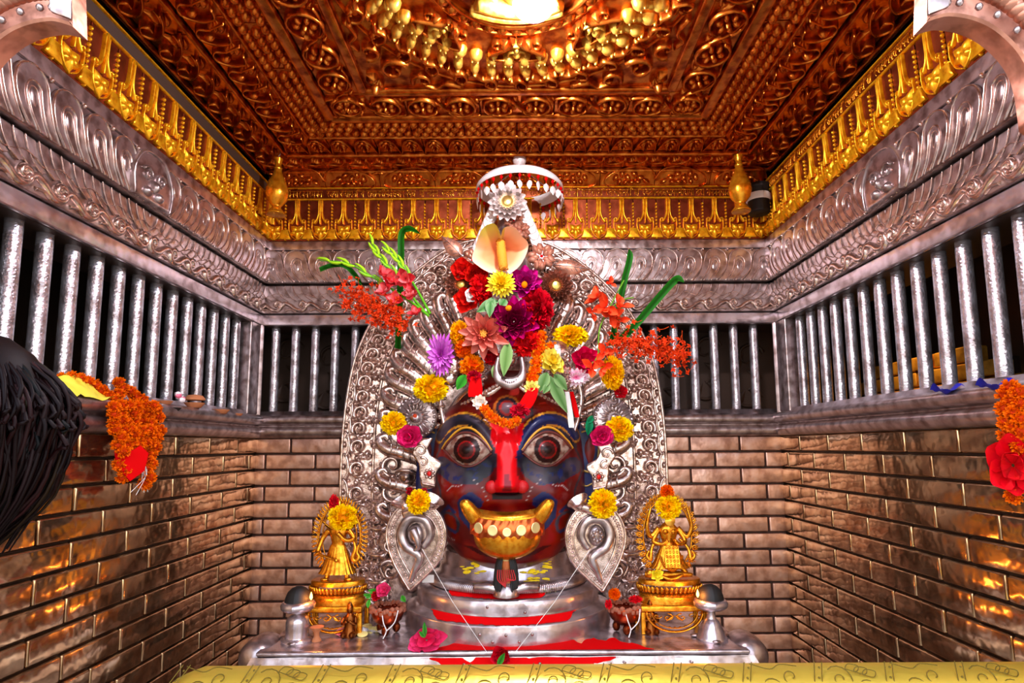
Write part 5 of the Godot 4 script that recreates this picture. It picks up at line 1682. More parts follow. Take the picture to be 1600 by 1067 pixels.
	g.X = Transform3D(Basis(), Vector3(0, 0, 0.02))
	g.lathe([Vector2(0.036, 0.39), Vector2(0.032, 0.41), Vector2(0.042, 0.44), Vector2(0.046, 0.468), Vector2(0.028, 0.488), Vector2(0.013, 0.498), Vector2(0.012, 0.51), Vector2(0.0, 0.511)], 20, 0, TAU, 0.65)
	g.ball(Vector3(0, 0.53, 0.004), Vector3(0.022, 0.027, 0.023), 14)
	for s in [-1, 1]:
		g.ball(Vector3(s * 0.018, 0.455, 0.022), Vector3(0.015, 0.014, 0.012), 10)
		g.tube(crv([Vector3(s * 0.045, 0.47, 0), Vector3(s * 0.085, 0.43, 0.01), Vector3(s * 0.105, 0.47, 0.02), Vector3(s * 0.10, 0.515, 0.025), Vector3(s * 0.085, 0.57, 0.025)], 4), [0.013, 0.012, 0.010, 0.008, 0.005], 8)
		g.tube(crv([Vector3(s * 0.045, 0.465, 0), Vector3(s * 0.075, 0.41, 0.015), Vector3(s * 0.04, 0.40, 0.04), Vector3(s * 0.015, 0.42, 0.05)], 4), [0.013, 0.011, 0.009, 0.009], 8)
		g.tube(crv([Vector3(s * 0.05, 0.42, 0.0), Vector3(s * 0.085, 0.38, 0.02), Vector3(s * 0.095, 0.33, 0.03), Vector3(s * 0.112, 0.345, 0.03), Vector3(s * 0.10, 0.37, 0.03)], 4), [0.006, 0.008, 0.010, 0.008, 0.004], 8)
	mk(g, "body", M.gold_bright, t)
	g = Geo.new()
	g.X = Transform3D(Basis(Vector3.RIGHT, -0.25), Vector3(0, 0.355, 0.075))
	g.box(Vector3(0, -0.01, 0), Vector3(0.07, 0.10, 0.006), 0.002)
	for r in 5:
		for k in 4: g.dome(Vector2(-0.024 + 0.016 * k, 0.03 - 0.02 * r), 0.006, 0.008, 0.005, 0, 0.003)
	mk(g, "apron", M.brass, t)
	g = Geo.new()
	for k in 26:
		var a := lerpf(-1.2, 1.2, k / 25.0)
		g.ball(Vector3(sin(a) * 0.056, 0.375 - cos(a) * 0.09, 0.078 - 0.02 * absf(sin(a))), Vector3(0.006, 0.009, 0.006), 6)
	mk(g, "head_garland", M.gold_bright, t)
	g = Geo.new()
	g.tube(crv([Vector3(-0.125, 0.262, 0.05), Vector3(-0.09, 0.262, 0.055), Vector3(-0.03, 0.258, 0.05), Vector3(0.04, 0.26, 0.045), Vector3(0.10, 0.255, 0.04)], 5), [0.012, 0.019, 0.020, 0.015, 0.008], 10)
	g.ball(Vector3(-0.10, 0.266, 0.055), Vector3(0.024, 0.018, 0.02), 12)
	g.tube(crv([Vector3(-0.06, 0.262, 0.065), Vector3(-0.01, 0.245, 0.08), Vector3(0.05, 0.262, 0.07)], 4), 0.007, 8)
	mk(g, "lying_figure", M.gold_bright, t)
	g = Geo.new()
	g.lathe([Vector2(0, -0.002), Vector2(0.024, -0.002), Vector2(0.024, 0.003), Vector2(0, 0.004)], 20)
	mk(g, "coin", metal(Color(1.0, 0.76, 0.3), 0.3), t, Transform3D(Basis(Vector3.RIGHT, PI / 2), Vector3(0.004, 0.505, 0.045)))
	# red and paste spots on the statuettes
	# kneeling attendants beside the stands
	for e in [[Vector3(-0.6541, 0.9680, 0.4700), "left"], [Vector3(0.5081, 0.9567, 0.4500), "right"]]:
		var kf := thing("kneeling_figurine", "small dark bronze kneeling figurine with folded hands beside the %s" % ("skirted idol's stand" if e[1] == "left" else "flame-haloed idol's stand"), "figurine", Vector3(e[0].x, 0.88, e[0].z))
		var b := Geo.new()
		b.lathe([Vector2(0.028, 0), Vector2(0.03, 0.012), Vector2(0.022, 0.03), Vector2(0.018, 0.05), Vector2(0.023, 0.07), Vector2(0.012, 0.085), Vector2(0.008, 0.09), Vector2(0, 0.09)], 16)
		b.ball(Vector3(0, 0.10, 0.002), Vector3(0.013, 0.016, 0.014), 10)
		b.lathe([Vector2(0.012, 0.108), Vector2(0.006, 0.122), Vector2(0, 0.13)], 10)
		for s in [-1, 1]:
			b.tube(crv([Vector3(s * 0.02, 0.072, 0), Vector3(s * 0.026, 0.05, 0.014), Vector3(s * 0.004, 0.062, 0.026)], 4), 0.006, 6)
			b.ball(Vector3(s * 0.016, 0.012, 0.02), Vector3(0.014, 0.012, 0.022), 8)
		mk(b, "body", metal(Color(0.50, 0.28, 0.12), 0.35), kf)

func oil_lamp(at: Vector3, label: String, domed: bool, fl: Vector3) -> void:
	var t := thing("oil_lamp", label, "lamp", at)
	var g := Geo.new()
	if domed:
		g.lathe([Vector2(0.056, 0), Vector2(0.058, 0.006), Vector2(0.052, 0.012), Vector2(0.046, 0.03), Vector2(0.036, 0.052), Vector2(0.028, 0.066), Vector2(0.022, 0.072), Vector2(0.016, 0.078), Vector2(0.016, 0.10), Vector2(0.02, 0.104)], 28)
	else:
		g.lathe([Vector2(0.056, 0), Vector2(0.058, 0.008), Vector2(0.046, 0.014), Vector2(0.042, 0.018), Vector2(0.042, 0.07), Vector2(0.038, 0.085), Vector2(0.026, 0.094), Vector2(0.017, 0.098), Vector2(0.015, 0.112), Vector2(0.02, 0.118)], 28)
	mk(g, "stem", M.silver_plate, t)
	for k in 3:
		var f := Geo.new()
		f.ball(Vector3.ZERO, Vector3(0.02, 0.006, 0.014), 8)
		mk(f, "foot", M.silver, t, Transform3D(Basis(), Vector3(sin(k * 2.1 - 2.1) * 0.064, 0.006, cos(k * 2.1 - 2.1) * 0.05)))
	g = Geo.new()
	g.lathe([Vector2(0.018, 0.104), Vector2(0.05, 0.11), Vector2(0.062, 0.12), Vector2(0.064, 0.132), Vector2(0.058, 0.142), Vector2(0.05, 0.146), Vector2(0.0, 0.144)], 28)
	mk(g, "bowl", M.silver_plate, t)
	g = Geo.new()
	g.lathe([Vector2(0.05, 0.146), Vector2(0.048, 0.158), Vector2(0.04, 0.178), Vector2(0.026, 0.192), Vector2(0.012, 0.198), Vector2(0, 0.199)], 22)
	mk(g, "cover", M.soot, t)
	var fm := StandardMaterial3D.new()
	fm.albedo_color = Color(1, 0.8, 0.5)
	fm.emission_enabled = true; fm.emission = Color(1.0, 0.72, 0.35); fm.emission_energy_multiplier = 6.0
	g = Geo.new()
	g.lathe([Vector2(0.002, -0.008), Vector2(0.006, 0.0), Vector2(0.005, 0.008), Vector2(0.001, 0.02), Vector2(0, 0.021)], 10)
	mk(g, "flame", fm, t, Transform3D(Basis(), fl))
	var l := OmniLight3D.new()
	l.name = "flame_light"; l.position = fl + Vector3(0, 0.004, 0); l.light_color = Color(1.0, 0.6, 0.25); l.light_energy = 0.02; l.light_size = 0.006; l.omni_range = 4.0; l.omni_attenuation = 2.0; l.shadow_enabled = true
	t.add_child(l)

func skull_cup(at: Vector3, label: String) -> void:
	var t := thing("skull_cup", label, "bowl", at)
	var g := Geo.new()
	g.lathe([Vector2(0.0, 0.03), Vector2(0.03, 0.034), Vector2(0.055, 0.055), Vector2(0.066, 0.085), Vector2(0.066, 0.10), Vector2(0.06, 0.10), Vector2(0.055, 0.09), Vector2(0, 0.085)], 28)
	mk(g, "bowl", metal(Color(0.62, 0.24, 0.12), 0.3), t)
	for k in 3:
		var f := Geo.new()
		f.ball(Vector3.ZERO, Vector3(0.016, 0.02, 0.016), 10)
		mk(f, "foot", metal(Color(0.45, 0.2, 0.1), 0.35), t, Transform3D(Basis(), Vector3(sin(k * TAU / 3) * 0.036, 0.02, cos(k * TAU / 3) * 0.036)))
	g = Geo.new()
	for k in 40:
		var a := TAU * k / 40.0
		g.ball(Vector3(sin(a) * 0.062, 0.096 + 0.008 * sin(k * 2.7), cos(a) * 0.062), Vector3(0.012, 0.010, 0.008), 6)
	mk(g, "encrusted_rim", matte(Color(0.62, 0.36, 0.26), 0.8), t)
	g = Geo.new()
	g.tube(crv([Vector3(-0.01, 0.10, 0.06), Vector3(0.0, 0.06, 0.072), Vector3(0.01, 0.03, 0.066), Vector3(0.0, 0.004, 0.075)], 4), 0.0022, 6)
	g.tube(crv([Vector3(0.05, 0.10, 0.05), Vector3(0.04, 0.06, 0.066), Vector3(0.01, 0.03, 0.07)], 4), 0.0022, 6)
	mk(g, "thread", M.white, t)

func build_vessels() -> void:
	oil_lamp(Vector3(Vector3(-0.8371, 0.8766, 0.5000).x, 0.88, 0.52), "silver oil lamp with cylindrical stem and sooty cover beside the skirted idol", false, Vector3(0.058, 0.164, 0.03))
	oil_lamp(Vector3(Vector3(0.7221, 0.8688, 0.5000).x, 0.88, 0.52), "silver oil lamp with bell-shaped stem and sooty cover beside the flame-haloed idol", true, Vector3(-0.056, 0.166, 0.03))
	skull_cup(Vector3(Vector3(-0.5151, 0.9547, 0.4500).x, 0.88, 0.44), "reddish metal bowl heaped with blossoms beside the skirted idol")
	skull_cup(Vector3(Vector3(0.4105, 0.9381, 0.4500).x, 0.88, 0.44), "reddish encrusted bowl topped with an orange bloom beside the flame-haloed idol")
	var c := thing("clay_lamp", "little clay cup lamp on a foot between silver lamp and skirted idol", "lamp", Vector3(Vector3(-0.7635, 0.9385, 0.5300).x, 0.88, 0.52))
	var g := Geo.new()
	g.lathe([Vector2(0.018, 0), Vector2(0.016, 0.006), Vector2(0.010, 0.014), Vector2(0.010, 0.032), Vector2(0.022, 0.044), Vector2(0.028, 0.052), Vector2(0.024, 0.050), Vector2(0, 0.044)], 18)
	mk(g, "cup", M.clay, c)
	# hanging vessels in the two far corners
	for e in [[Vector3(-1.0884, 2.7661, 0.2800), "hanging brass oil vessel at the corner by the marigold-draped ledge"], [Vector3(1.0078, 2.7698, 0.2800), "hanging brass oil vessel at the corner before the dark ceiling bracket"]]:
		var t := thing("hanging_vessel", e[1], "vessel", e[0])
		g = Geo.new()
		g.lathe([Vector2(0, -0.125), Vector2(0.04, -0.125), Vector2(0.042, -0.118), Vector2(0.024, -0.096), Vector2(0.018, -0.085), Vector2(0.024, -0.078), Vector2(0.042, -0.055), Vector2(0.050, -0.025), Vector2(0.048, 0.0), Vector2(0.036, 0.035), Vector2(0.022, 0.066), Vector2(0.015, 0.09), Vector2(0.018, 0.093), Vector2(0.018, 0.099), Vector2(0.013, 0.102), Vector2(0.014, 0.12), Vector2(0.021, 0.142), Vector2(0.018, 0.142), Vector2(0, 0.125)], 28)
		mk(g, "body", M.brass, t)
		g = Geo.new()
		g.tube(crv([Vector3(0, 0.125, 0), Vector3(0, 0.155, 0), Vector3(0.008, 0.165, 0), Vector3(0, 0.176, 0), Vector3(-0.006, 0.168, 0)], 4), 0.0025, 6)
		g.tube([Vector3(0, 0.172, 0), Vector3(0, CY - e[0].y, 0)], 0.002, 6)
		mk(g, "hook", M.silver, t)
	# dark socket bracket behind the right vessel
	var b := thing("ceiling_bracket", "dark cylindrical fitting with pale collar under the ceiling corner", "bracket", Vector3(1.1567, 2.7720, 0.1200))
	g = Geo.new()
	g.lathe([Vector2(0, -0.07), Vector2(0.045, -0.07), Vector2(0.05, -0.06), Vector2(0.05, 0.05), Vector2(0.055, 0.055), Vector2(0.055, 0.07), Vector2(0, 0.07)], 20)
	mk(g, "socket", M.soot, b)
	g = Geo.new()
	g.lathe([Vector2(0.051, -0.01), Vector2(0.056, -0.005), Vector2(0.056, 0.02), Vector2(0.051, 0.025)], 20)
	mk(g, "collar", M.white, b)

func build_rail() -> void:
	var t := thing("brass_rail", "engraved yellow brass guard rail crossing in front of the altar", "rail", Vector3(0, 0, 1.47))
	var g := Geo.new()
	var x0 := -0.775
	var x1 := 1.245
	g.grid(90, 14, func(u, w):
		var a: float = w * TAU
		var x: float = lerpf(x0, x1, u)
		var r := 0.05 * sqrt(clampf((x - x0 + 0.004) / 0.07, 0, 1))
		return Vector3(x, 1.068 - cos(a) * r, sin(a) * r * 1.5))
	g.grid(8, 2, func(u, w): return Vector3(x0, 1.068 + 0.0 * u, 0.0 * w))
	mk(g, "rail_body", M.rail, t)
	var e := Geo.new()
	e.X = Transform3D(Basis(Vector3.RIGHT, -0.75), Vector3(0, 1.068 + 0.0325, 0.0515))
	for k in 13:
		var x := -0.70 + 0.152 * k
		var m := 1.0 if k % 2 else -1.0
		for q in 2: e.ridge(V([x - 0.062 + 0.016 * q, -0.045, x - 0.030 + 0.016 * q, 0.045]), 0.0011, 0.0011, 0.0015)
		for q in 4: e.dome(Vector2(x - 0.048 + 0.008 * q, -0.03 + 0.021 * q), 0.0026, 0.0026, 0.0016)
		e.ridge(spi(Vector2(x + 0.014, 0.008 * m), 0.030, 0.004, 2.4 * m, -6.6 * m, 22), 0.0013, 0.0010, 0.0016)
		e.ridge(spi(Vector2(x + 0.062, -0.014 * m), 0.022, 0.003, 1.0 * m, 7.4 * m, 18), 0.0013, 0.0010, 0.0016)
		for q in 3:
			var b := Vector2(x + 0.030 + 0.016 * q, (0.030 - 0.006 * q) * m)
			e.ridge(crv([b, b + Vector2(0.010, 0.010 * m), b + Vector2(0.030, 0.006 * m), b + Vector2(0.022, -0.006 * m), b], 4), 0.0010, 0.0010, 0.0014)
		e.ridge(crv(V([x - 0.02, -0.042 * m, x + 0.02, -0.030 * m, x + 0.045, -0.040 * m, x + 0.08, -0.036 * m]), 5), 0.0012, 0.0010, 0.0015)
	mk(e, "engraving", M.rail_line, t)
	for s in [-1, 1]:
		var p := Geo.new()
		p.box(Vector3(-0.55 if s < 0 else 1.1, 0.51, 0), Vector3(0.07, 1.02, 0.07), 0.008)
		mk(p, "post", M.rail, t)
	var pt := Geo.new()
	pt.leaf(Vector2.ZERO, 0.1, 0.05, 0.012, 0.004)
	var o := one(pt, "fallen_petal", matte(Color(0.42, 0.05, 0.06), 0.6), "dark red fallen petal on the end of the brass rail", "petal", Vector3(-0.70, 1.112, 1.47))
	o.rotation.x = -PI / 2

# ---------------------------------------------------------------- flowers
func jit(c: Color, k := 0.12) -> Color:
	var f := 1.0 + rng.randfn(0, k)
	return Color(clampf(c.r * f, 0, 1), clampf(c.g * f, 0, 1), clampf(c.b * f, 0, 1))
func pompon(r: float, ca: Color, cb: Color, n := 110, full := false) -> Geo:
	var g := Geo.new()
	g.col = ca
	g.ball(Vector3.ZERO, Vector3.ONE * r * 0.62, 10)
	for k in n:
		var z := 1.0 - (k + 0.5) / n * (2.0 if full else 1.35)
		var a := k * 2.39996
		var d := Vector3(cos(a) * sqrt(1 - z * z), sin(a) * sqrt(1 - z * z), z)
		var tn := d.cross(Vector3(0.3, 0.9, 0.2)).normalized().rotated(d, rng.randf() * TAU)
		d = (d + tn * 0.35).normalized()
		tn = (tn - d * tn.dot(d)).normalized()
		g.X = Transform3D(Basis(d.cross(tn), d, tn) * Basis(Vector3.RIGHT, 0.0), d * r * 0.42)
		g.petal(r * (0.55 + 0.1 * rng.randf()), r * 0.20, 0.8, -0.25, jit(ca), jit(cb), 1.1, 2, 3, 0.2)
	g.X = Transform3D.IDENTITY
	return g
func rings(spec: Array, core := []) -> Geo:  # spec rows: count, length, width, tilt, cup, curl, colour in, colour out
	var g := Geo.new()
	for k in spec.size():
		var e: Array = spec[k]
		for m in e[0]:
			g.X = Transform3D(Basis(Vector3.BACK, TAU * (m + 0.5 * (k % 2) + rng.randfn(0, 0.06)) / e[0]), Vector3(0, 0, 0.1 * e[1] * k)) * Transform3D(Basis(Vector3.RIGHT, e[3] + rng.randfn(0, 0.08)), Vector3(0, e[1] * 0.06, 0))
			g.petal(e[1] * (1 + rng.randfn(0, 0.06)), e[2], e[4], e[5], jit(e[6]), jit(e[7]), 1.05, 4, 5)
	g.X = Transform3D.IDENTITY
	if core:
		g.col = core[1]
		for k in 16:
			var a := k * 2.4
			var q: float = core[0] * sqrt(k / 16.0)
			g.ball(Vector3(cos(a) * q, sin(a) * q, core[2]), Vector3.ONE * core[0] * 0.36, 6)
	return g
func flower(called: String, label: String, at: Vector3, g: Geo, tilt := Vector3.ZERO, stretch := Vector3.ONE, group := "", part := "petals") -> Node3D:
	var t := thing(called, label, "flower", at, group)
	t.rotation = tilt
	mk(g, part, M.bloom, t, Transform3D(Basis.from_scale(stretch), Vector3.ZERO))
	return t

func leaf3(g: Geo, a: Vector3, b: Vector3, w: float, sag := 0.0, nrm := Vector3.BACK, ca := Color("1f5a1c"), cb := Color("3f8f2c")) -> void:
	var d := (b - a)
	var side := d.cross(nrm).normalized()
	g.grid(4, 8, func(u, v):
		var x: float = (u - 0.5) * 2.0
		g.col = ca.srgb_to_linear().lerp(cb.srgb_to_linear(), absf(x))
		return a + d * v + side * x * w * (sin(PI * pow(v * 0.96 + 0.02, 0.8)) + 0.03) + nrm * (0.25 * w * absf(x) + sag * sin(PI * v)))
func leaves(label: String, at: Vector3, list: Array, ca := Color("1f5a1c"), cb := Color("3f8f2c")) -> void:
	var t := thing("green_leaf", label, "leaf", at)
	for e in list:
		var g := Geo.new()
		leaf3(g, e[0], e[1], e[2], 0.008, Vector3.BACK, ca, cb)
		mk(g, "blade", M.bloom, t)

func build_flowers() -> void:
	var yel := lin("ffd000")
	var yeo := lin("f59a00")
	var org := lin("ff6a00")
	var ord := lin("e84a00")
	for e in [
		[Vector3(-0.3488, 1.8317, 0.5000), 0.062, yeo, yel, Vector3(1.05, 0.85, 0.8), "bright yellow marigold tucked by the skull on the dark eyebrow side"],
		[Vector3(-0.5065, 1.6978, 0.4400), 0.048, yeo, yel, Vector3(1.0, 0.95, 0.8), "yellow marigold touching the pink bloom below the boss of the dark-cheek ear disc"],
		[Vector3(0.4080, 1.6698, 0.4400), 0.055, yeo, yel, Vector3(1.0, 0.9, 0.8), "yellow marigold overlapping the pink bloom and plain serpent lobes"],
		[Vector3(0.2127, 2.0482, 0.4600), 0.065, yeo, yel, Vector3(1.05, 0.65, 0.7), "wide yellow marigold on top of a silver skull's brow"],
		[Vector3(0.3818, 1.8970, 0.4600), 0.052, yeo, lin("ffb800"), Vector3(0.85, 1.25, 0.8), "tall orange-yellow marigold below the orange canna bloom"],
		[Vector3(-0.3808, 1.3946, 0.5600), 0.045, yeo, yel, Vector3(0.95, 1.0, 0.9), "yellow marigold with red buds in the hood of the limb-embossed earring"],
		[Vector3(0.3175, 1.3839, 0.5600), 0.050, yeo, yel, Vector3(1, 1.05, 0.9), "yellow marigold in the hood of the flower-bossed earring"],
		[Vector3(-0.6888, 1.3299, 0.4800), 0.052, yeo, yel, Vector3(1.05, 0.9, 0.9), "yellow marigold set on the skirted idol's crown"],
		[Vector3(0.5866, 1.3592, 0.4700), 0.047, yeo, yel, Vector3(1, 0.95, 0.9), "yellow marigold hiding the flame-haloed idol's crown"],
		[Vector3(0.5861, 1.4204, 0.4600), 0.026, ord, org, Vector3.ONE, "small orange marigold at the tip of the flame halo"],
		[Vector3(-0.2357, 2.0560, 0.5000), 0.040, yeo, lin("ffa800"), Vector3(0.9, 1.2, 0.9), "yellow-orange marigold left of the pink-edged dahlia"],
		[Vector3(-0.2113, 1.9891, 0.5100), 0.040, ord, org, Vector3(1, 1, 0.9), "deep orange marigold below the yellow-orange one"],
		[Vector3(-0.1847, 1.9154, 0.5200), 0.046, ord, lin("ff8a00"), Vector3(1, 1, 0.9), "orange marigold hanging above the red cloth tab"],
		[Vector3(0.3672, 1.0320, 0.4700), 0.022, ord, org, Vector3.ONE, "round orange marigold resting on the encrusted bowl"]]:
		flower("marigold", e[5], e[0], pompon(e[1] * 1.1, e[2], e[3], 130), Vector3(rng.randfn(0, 0.2), rng.randfn(0, 0.2), 0), e[4])
	var mag := lin("c4107c")
	var dmag := lin("780640")
	var crim := lin("b00616")
	flower("chrysanthemum", "purple pink chrysanthemum beside the silver skull and orange marigolds", Vector3(-0.3043, 1.9648, 0.5200), rings([[22, 0.068, 0.009, 0.15, 0.6, 0.1, lin("a01a9a"), lin("e070dc")], [18, 0.058, 0.009, 0.6, 0.6, 0.1, lin("b020a8"), lin("e884e4")], [10, 0.036, 0.007, 1.1, 0.6, 0.0, lin("b020a8"), lin("d860d0")]]), Vector3(0, -0.1, 0), Vector3(0.8, 1.25, 1))
	flower("chrysanthemum", "lemon yellow chrysanthemum under the anthurium", Vector3(-0.0664, 2.2388, 0.5600), rings([[22, 0.055, 0.008, 0.05, 0.6, 0.05, lin("e8b800"), lin("ffe84a")], [18, 0.048, 0.008, 0.5, 0.6, 0.05, lin("e8b800"), lin("ffe030")], [14, 0.036, 0.007, 1.0, 0.6, 0.0, lin("d8a000"), lin("ffd820")]]), Vector3(-0.1, 0, 0))
	var t := flower("dahlia", "magenta dahlia with pointed petals right of the yellow chrysanthemum", Vector3(0.0303, 2.2495, 0.5200), rings([[9, 0.068, 0.021, 0.1, 0.9, 0.15, dmag, mag], [9, 0.056, 0.018, 0.5, 0.9, 0.2, lin("7a0640"), lin("d8209a")], [7, 0.04, 0.014, 0.95, 0.9, 0.1, dmag, lin("c01080")]]), Vector3(0, 0.1, 0))
	var g := Geo.new()
	g.col = lin("f07a00")
	g.ball(Vector3(-0.008, -0.012, 0.035), Vector3(0.013, 0.014, 0.012), 10)
	mk(g, "centre", M.bloom, t)
	t = flower("dahlia", "large dark magenta dahlia in the middle of the bouquet", Vector3(-0.0166, 2.0908, 0.5400), rings([[14, 0.098, 0.024, 0.05, 0.9, 0.12, dmag, lin("b80c6a")], [13, 0.08, 0.022, 0.4, 0.9, 0.15, lin("6a0430"), lin("a80a52")], [11, 0.062, 0.018, 0.8, 0.9, 0.1, lin("5a0428"), lin("8e0838")], [8, 0.042, 0.014, 1.15, 0.9, 0.0, lin("5a0420"), lin("a00a44")]]), Vector3(0.1, 0, 0))
	g = Geo.new()
	g.col = lin("f08a10")
	g.ball(Vector3(-0.02, 0.05, 0.035), Vector3(0.014, 0.012, 0.012), 10)
	mk(g, "centre", M.bloom, t)
	flower("carnation", "crimson ruffled flower right of the dark magenta dahlia", Vector3(0.0732, 2.1442, 0.5200), pompon(0.080, lin("7e0410"), lin("c80a1c"), 120), Vector3.ZERO, Vector3(0.9, 1.15, 0.8))
	flower("carnation", "scarlet ruffled flower below the dark magenta dahlia", Vector3(0.0312, 2.0101, 0.5300), pompon(0.066, lin("a80410"), lin("ea1616"), 110), Vector3.ZERO, Vector3(1, 0.9, 0.8))
	flower("carnation", "bright red ruffled flower left of the yellow chrysanthemum", Vector3(-0.1486, 2.2348, 0.5000), pompon(0.060, lin("a80410"), lin("e41212"), 100), Vector3.ZERO, Vector3(0.9, 1.1, 0.8))
	flower("dahlia", "coral dahlia with cream edged petals at the bouquet's left", Vector3(-0.1325, 2.0406, 0.5500), rings([[11, 0.094, 0.017, 0.05, 1.0, 0.1, lin("a80c14"), lin("f08a78")], [10, 0.076, 0.017, 0.45, 1.0, 0.15, lin("b40c14"), lin("ee8470")], [8, 0.045, 0.012, 0.9, 1.0, 0.1, lin("c41a1c"), lin("e87a60")]], [0.014, lin("e8a040"), 0.03]), Vector3(0.1, -0.1, 0.3))
	flower("pink_bloom", "deep pink ruffled bloom below the ear disc on the dark-cheek side", Vector3(-0.4353, 1.6402, 0.4700), rings([[7, 0.050, 0.030, 0.1, 0.6, 0.15, lin("b00840"), lin("f02a74")], [6, 0.040, 0.026, 0.5, 0.7, 0.2, lin("b00840"), lin("f02a74")], [4, 0.025, 0.02, 0.95, 0.7, 0.1, lin("a00838"), lin("e01a60")]]), Vector3(0, -0.1, 0.2), Vector3(1.0, 0.9, 1))
	flower("pink_bloom", "deep pink ruffled bloom below the ear disc beside green foil", Vector3(0.3307, 1.6413, 0.4700), rings([[7, 0.048, 0.030, 0.1, 0.6, 0.15, lin("b00840"), lin("f02a74")], [6, 0.040, 0.026, 0.5, 0.7, 0.2, lin("b00840"), lin("f02a74")], [4, 0.025, 0.02, 0.95, 0.7, 0.1, lin("a00838"), lin("e01a60")]]), Vector3(0, 0.1, 0.5), Vector3(1.0, 0.85, 1))
	flower("pink_bloom", "crimson pink bloom beside the silver skull under the wide marigold", Vector3(0.2687, 1.9419, 0.4800), rings([[6, 0.055, 0.030, 0.1, 0.6, 0.15, lin("900428"), lin("e00a44")], [5, 0.042, 0.026, 0.55, 0.7, 0.2, lin("a00428"), lin("e8104c")]]), Vector3(0, 0.15, 0.2))
	flower("carnation", "white and pink fringed carnation below the crimson pink bloom", Vector3(0.2305, 1.8760, 0.4900), rings([[16, 0.045, 0.008, 0.1, 0.5, 0.1, lin("e060a0"), lin("fff0f4")], [12, 0.034, 0.008, 0.6, 0.5, 0.1, lin("e84a90"), lin("fff0f4")]]), Vector3(0.2, 0.1, 0), Vector3(1.15, 0.8, 1))
	flower("yellow_rose", "pale yellow layered bloom above the drooping green leaves", Vector3(0.1305, 1.9274, 0.5500), rings([[7, 0.058, 0.022, 0.0, 0.9, 0.1, lin("d8b000"), lin("ffe850")], [6, 0.050, 0.02, 0.4, 0.9, 0.2, lin("e0b800"), lin("fff070")], [5, 0.034, 0.016, 0.9, 0.9, 0.1, lin("d8a800"), lin("ffe040")]]), Vector3(-0.3, 0.2, 0.3), Vector3(0.75, 1.1, 1))
	flower("small_bloom", "small lemon bloom at the side of the silver crescent", Vector3(0.0514, 1.8242, 0.5800), rings([[9, 0.030, 0.009, 0.1, 0.6, 0.1, lin("e8d040"), lin("fff490")], [7, 0.02, 0.008, 0.7, 0.6, 0.1, lin("e8d040"), lin("fff490")]]))
	flower("small_bloom", "small white bloom resting at the start of the forehead garland", Vector3(-0.1482, 1.7718, 0.5700), rings([[9, 0.030, 0.010, 0.1, 0.6, 0.1, lin("f0c8a0"), lin("fffaf0")], [7, 0.022, 0.009, 0.7, 0.6, 0.1, lin("f5e0c8"), lin("ffffff")]]), Vector3(0.2, 0, 0.6))
	flower("small_bloom", "tiny white double blossom on the brown metal flower", Vector3(-0.1900, 2.2111, 0.5000), rings([[5, 0.026, 0.014, 0.1, 0.6, 0.1, lin("f0f0e8"), lin("ffffff")], [4, 0.018, 0.012, 0.7, 0.6, 0.1, lin("f0f0e8"), lin("ffffff")]]), Vector3.ZERO, Vector3(0.9, 1.25, 1))
	for e in [[Vector3(-0.2108, 2.1949, 0.4700), 0.055, 0.3, "red rose petals below the white blossom"], [Vector3(-0.2328, 2.3282, 0.4400), 0.05, 1.4, "scarlet petals left of the anthurium's lip"], [Vector3(-0.1698, 2.3055, 0.4600), 0.05, -0.4, "scarlet petals under the anthurium's left lobe"]]:
		flower("red_bloom", e[3], e[0], rings([[5, e[1], 0.028, 0.2, 0.8, 0.15, lin("a80408"), lin("f02014")], [4, e[1] * 0.7, 0.024, 0.7, 0.8, 0.2, lin("a80408"), lin("f02a1c")]]), Vector3(0, 0, e[2]))
	flower("red_bloom", "tiny red bloom in front of a serpent lobe under the tall marigold", Vector3(0.4178, 1.8197, 0.4200), rings([[5, 0.03, 0.017, 0.2, 0.8, 0.15, lin("8e0410"), lin("d81420")]]))
	flower("red_bloom", "small crimson cluster at the top of the hanging red tab", Vector3(-0.1722, 1.8685, 0.5500), pompon(0.032, lin("7e0410"), lin("c81030"), 60))
	flower("red_bloom", "crimson cluster at the end of the forehead garland", Vector3(0.0042, 1.7347, 0.6000), pompon(0.034, lin("7e0410"), lin("d01430"), 60), Vector3.ZERO, Vector3(1.2, 0.9, 0.7))
	flower("red_bloom", "dark red small bloom between dahlia and green spear leaf", Vector3(-0.1062, 1.9534, 0.5200), pompon(0.034, lin("7e0410"), lin("c80a14"), 60))
	flower("red_bud", "dark red globe bud at the outer lip of the limb-embossed earring's hood", Vector3(-0.4172, 1.4347, 0.5500), pompon(0.016, lin("7e0410"), lin("b81424"), 50, true), Vector3.ZERO)
	flower("red_bud", "dark red globe bud nearer the blue ear above the earring marigold", Vector3(-0.3635, 1.4320, 0.5500), pompon(0.016, lin("7e0410"), lin("b81424"), 50, true), Vector3.ZERO)
	flower("red_bloom", "red frilled bloom at the tip of the leaf halo", Vector3(-0.7317, 1.3823, 0.4600), pompon(0.026, lin("8e0410"), lin("e01420"), 60), Vector3.ZERO, Vector3(0.8, 1.4, 0.8))
	# anthurium
	t = thing("anthurium", "large peach anthurium with a thick textured spadix crowning the bouquet", "flower", Vector3(-0.0699, 2.3776, 0.5200))
	t.scale = Vector3.ONE * 1.04
	g = Geo.new()
	var out := crv(V([0.004, 0.045, 0.018, 0.072, 0.050, 0.074, 0.082, 0.045, 0.108, 0.018, 0.085, -0.045, 0.045, -0.085, 0.008, -0.080, -0.035, -0.088, -0.085, -0.060, -0.108, -0.030, -0.088, 0.030, -0.055, 0.078, -0.018, 0.086, 0.004, 0.045]), 6)
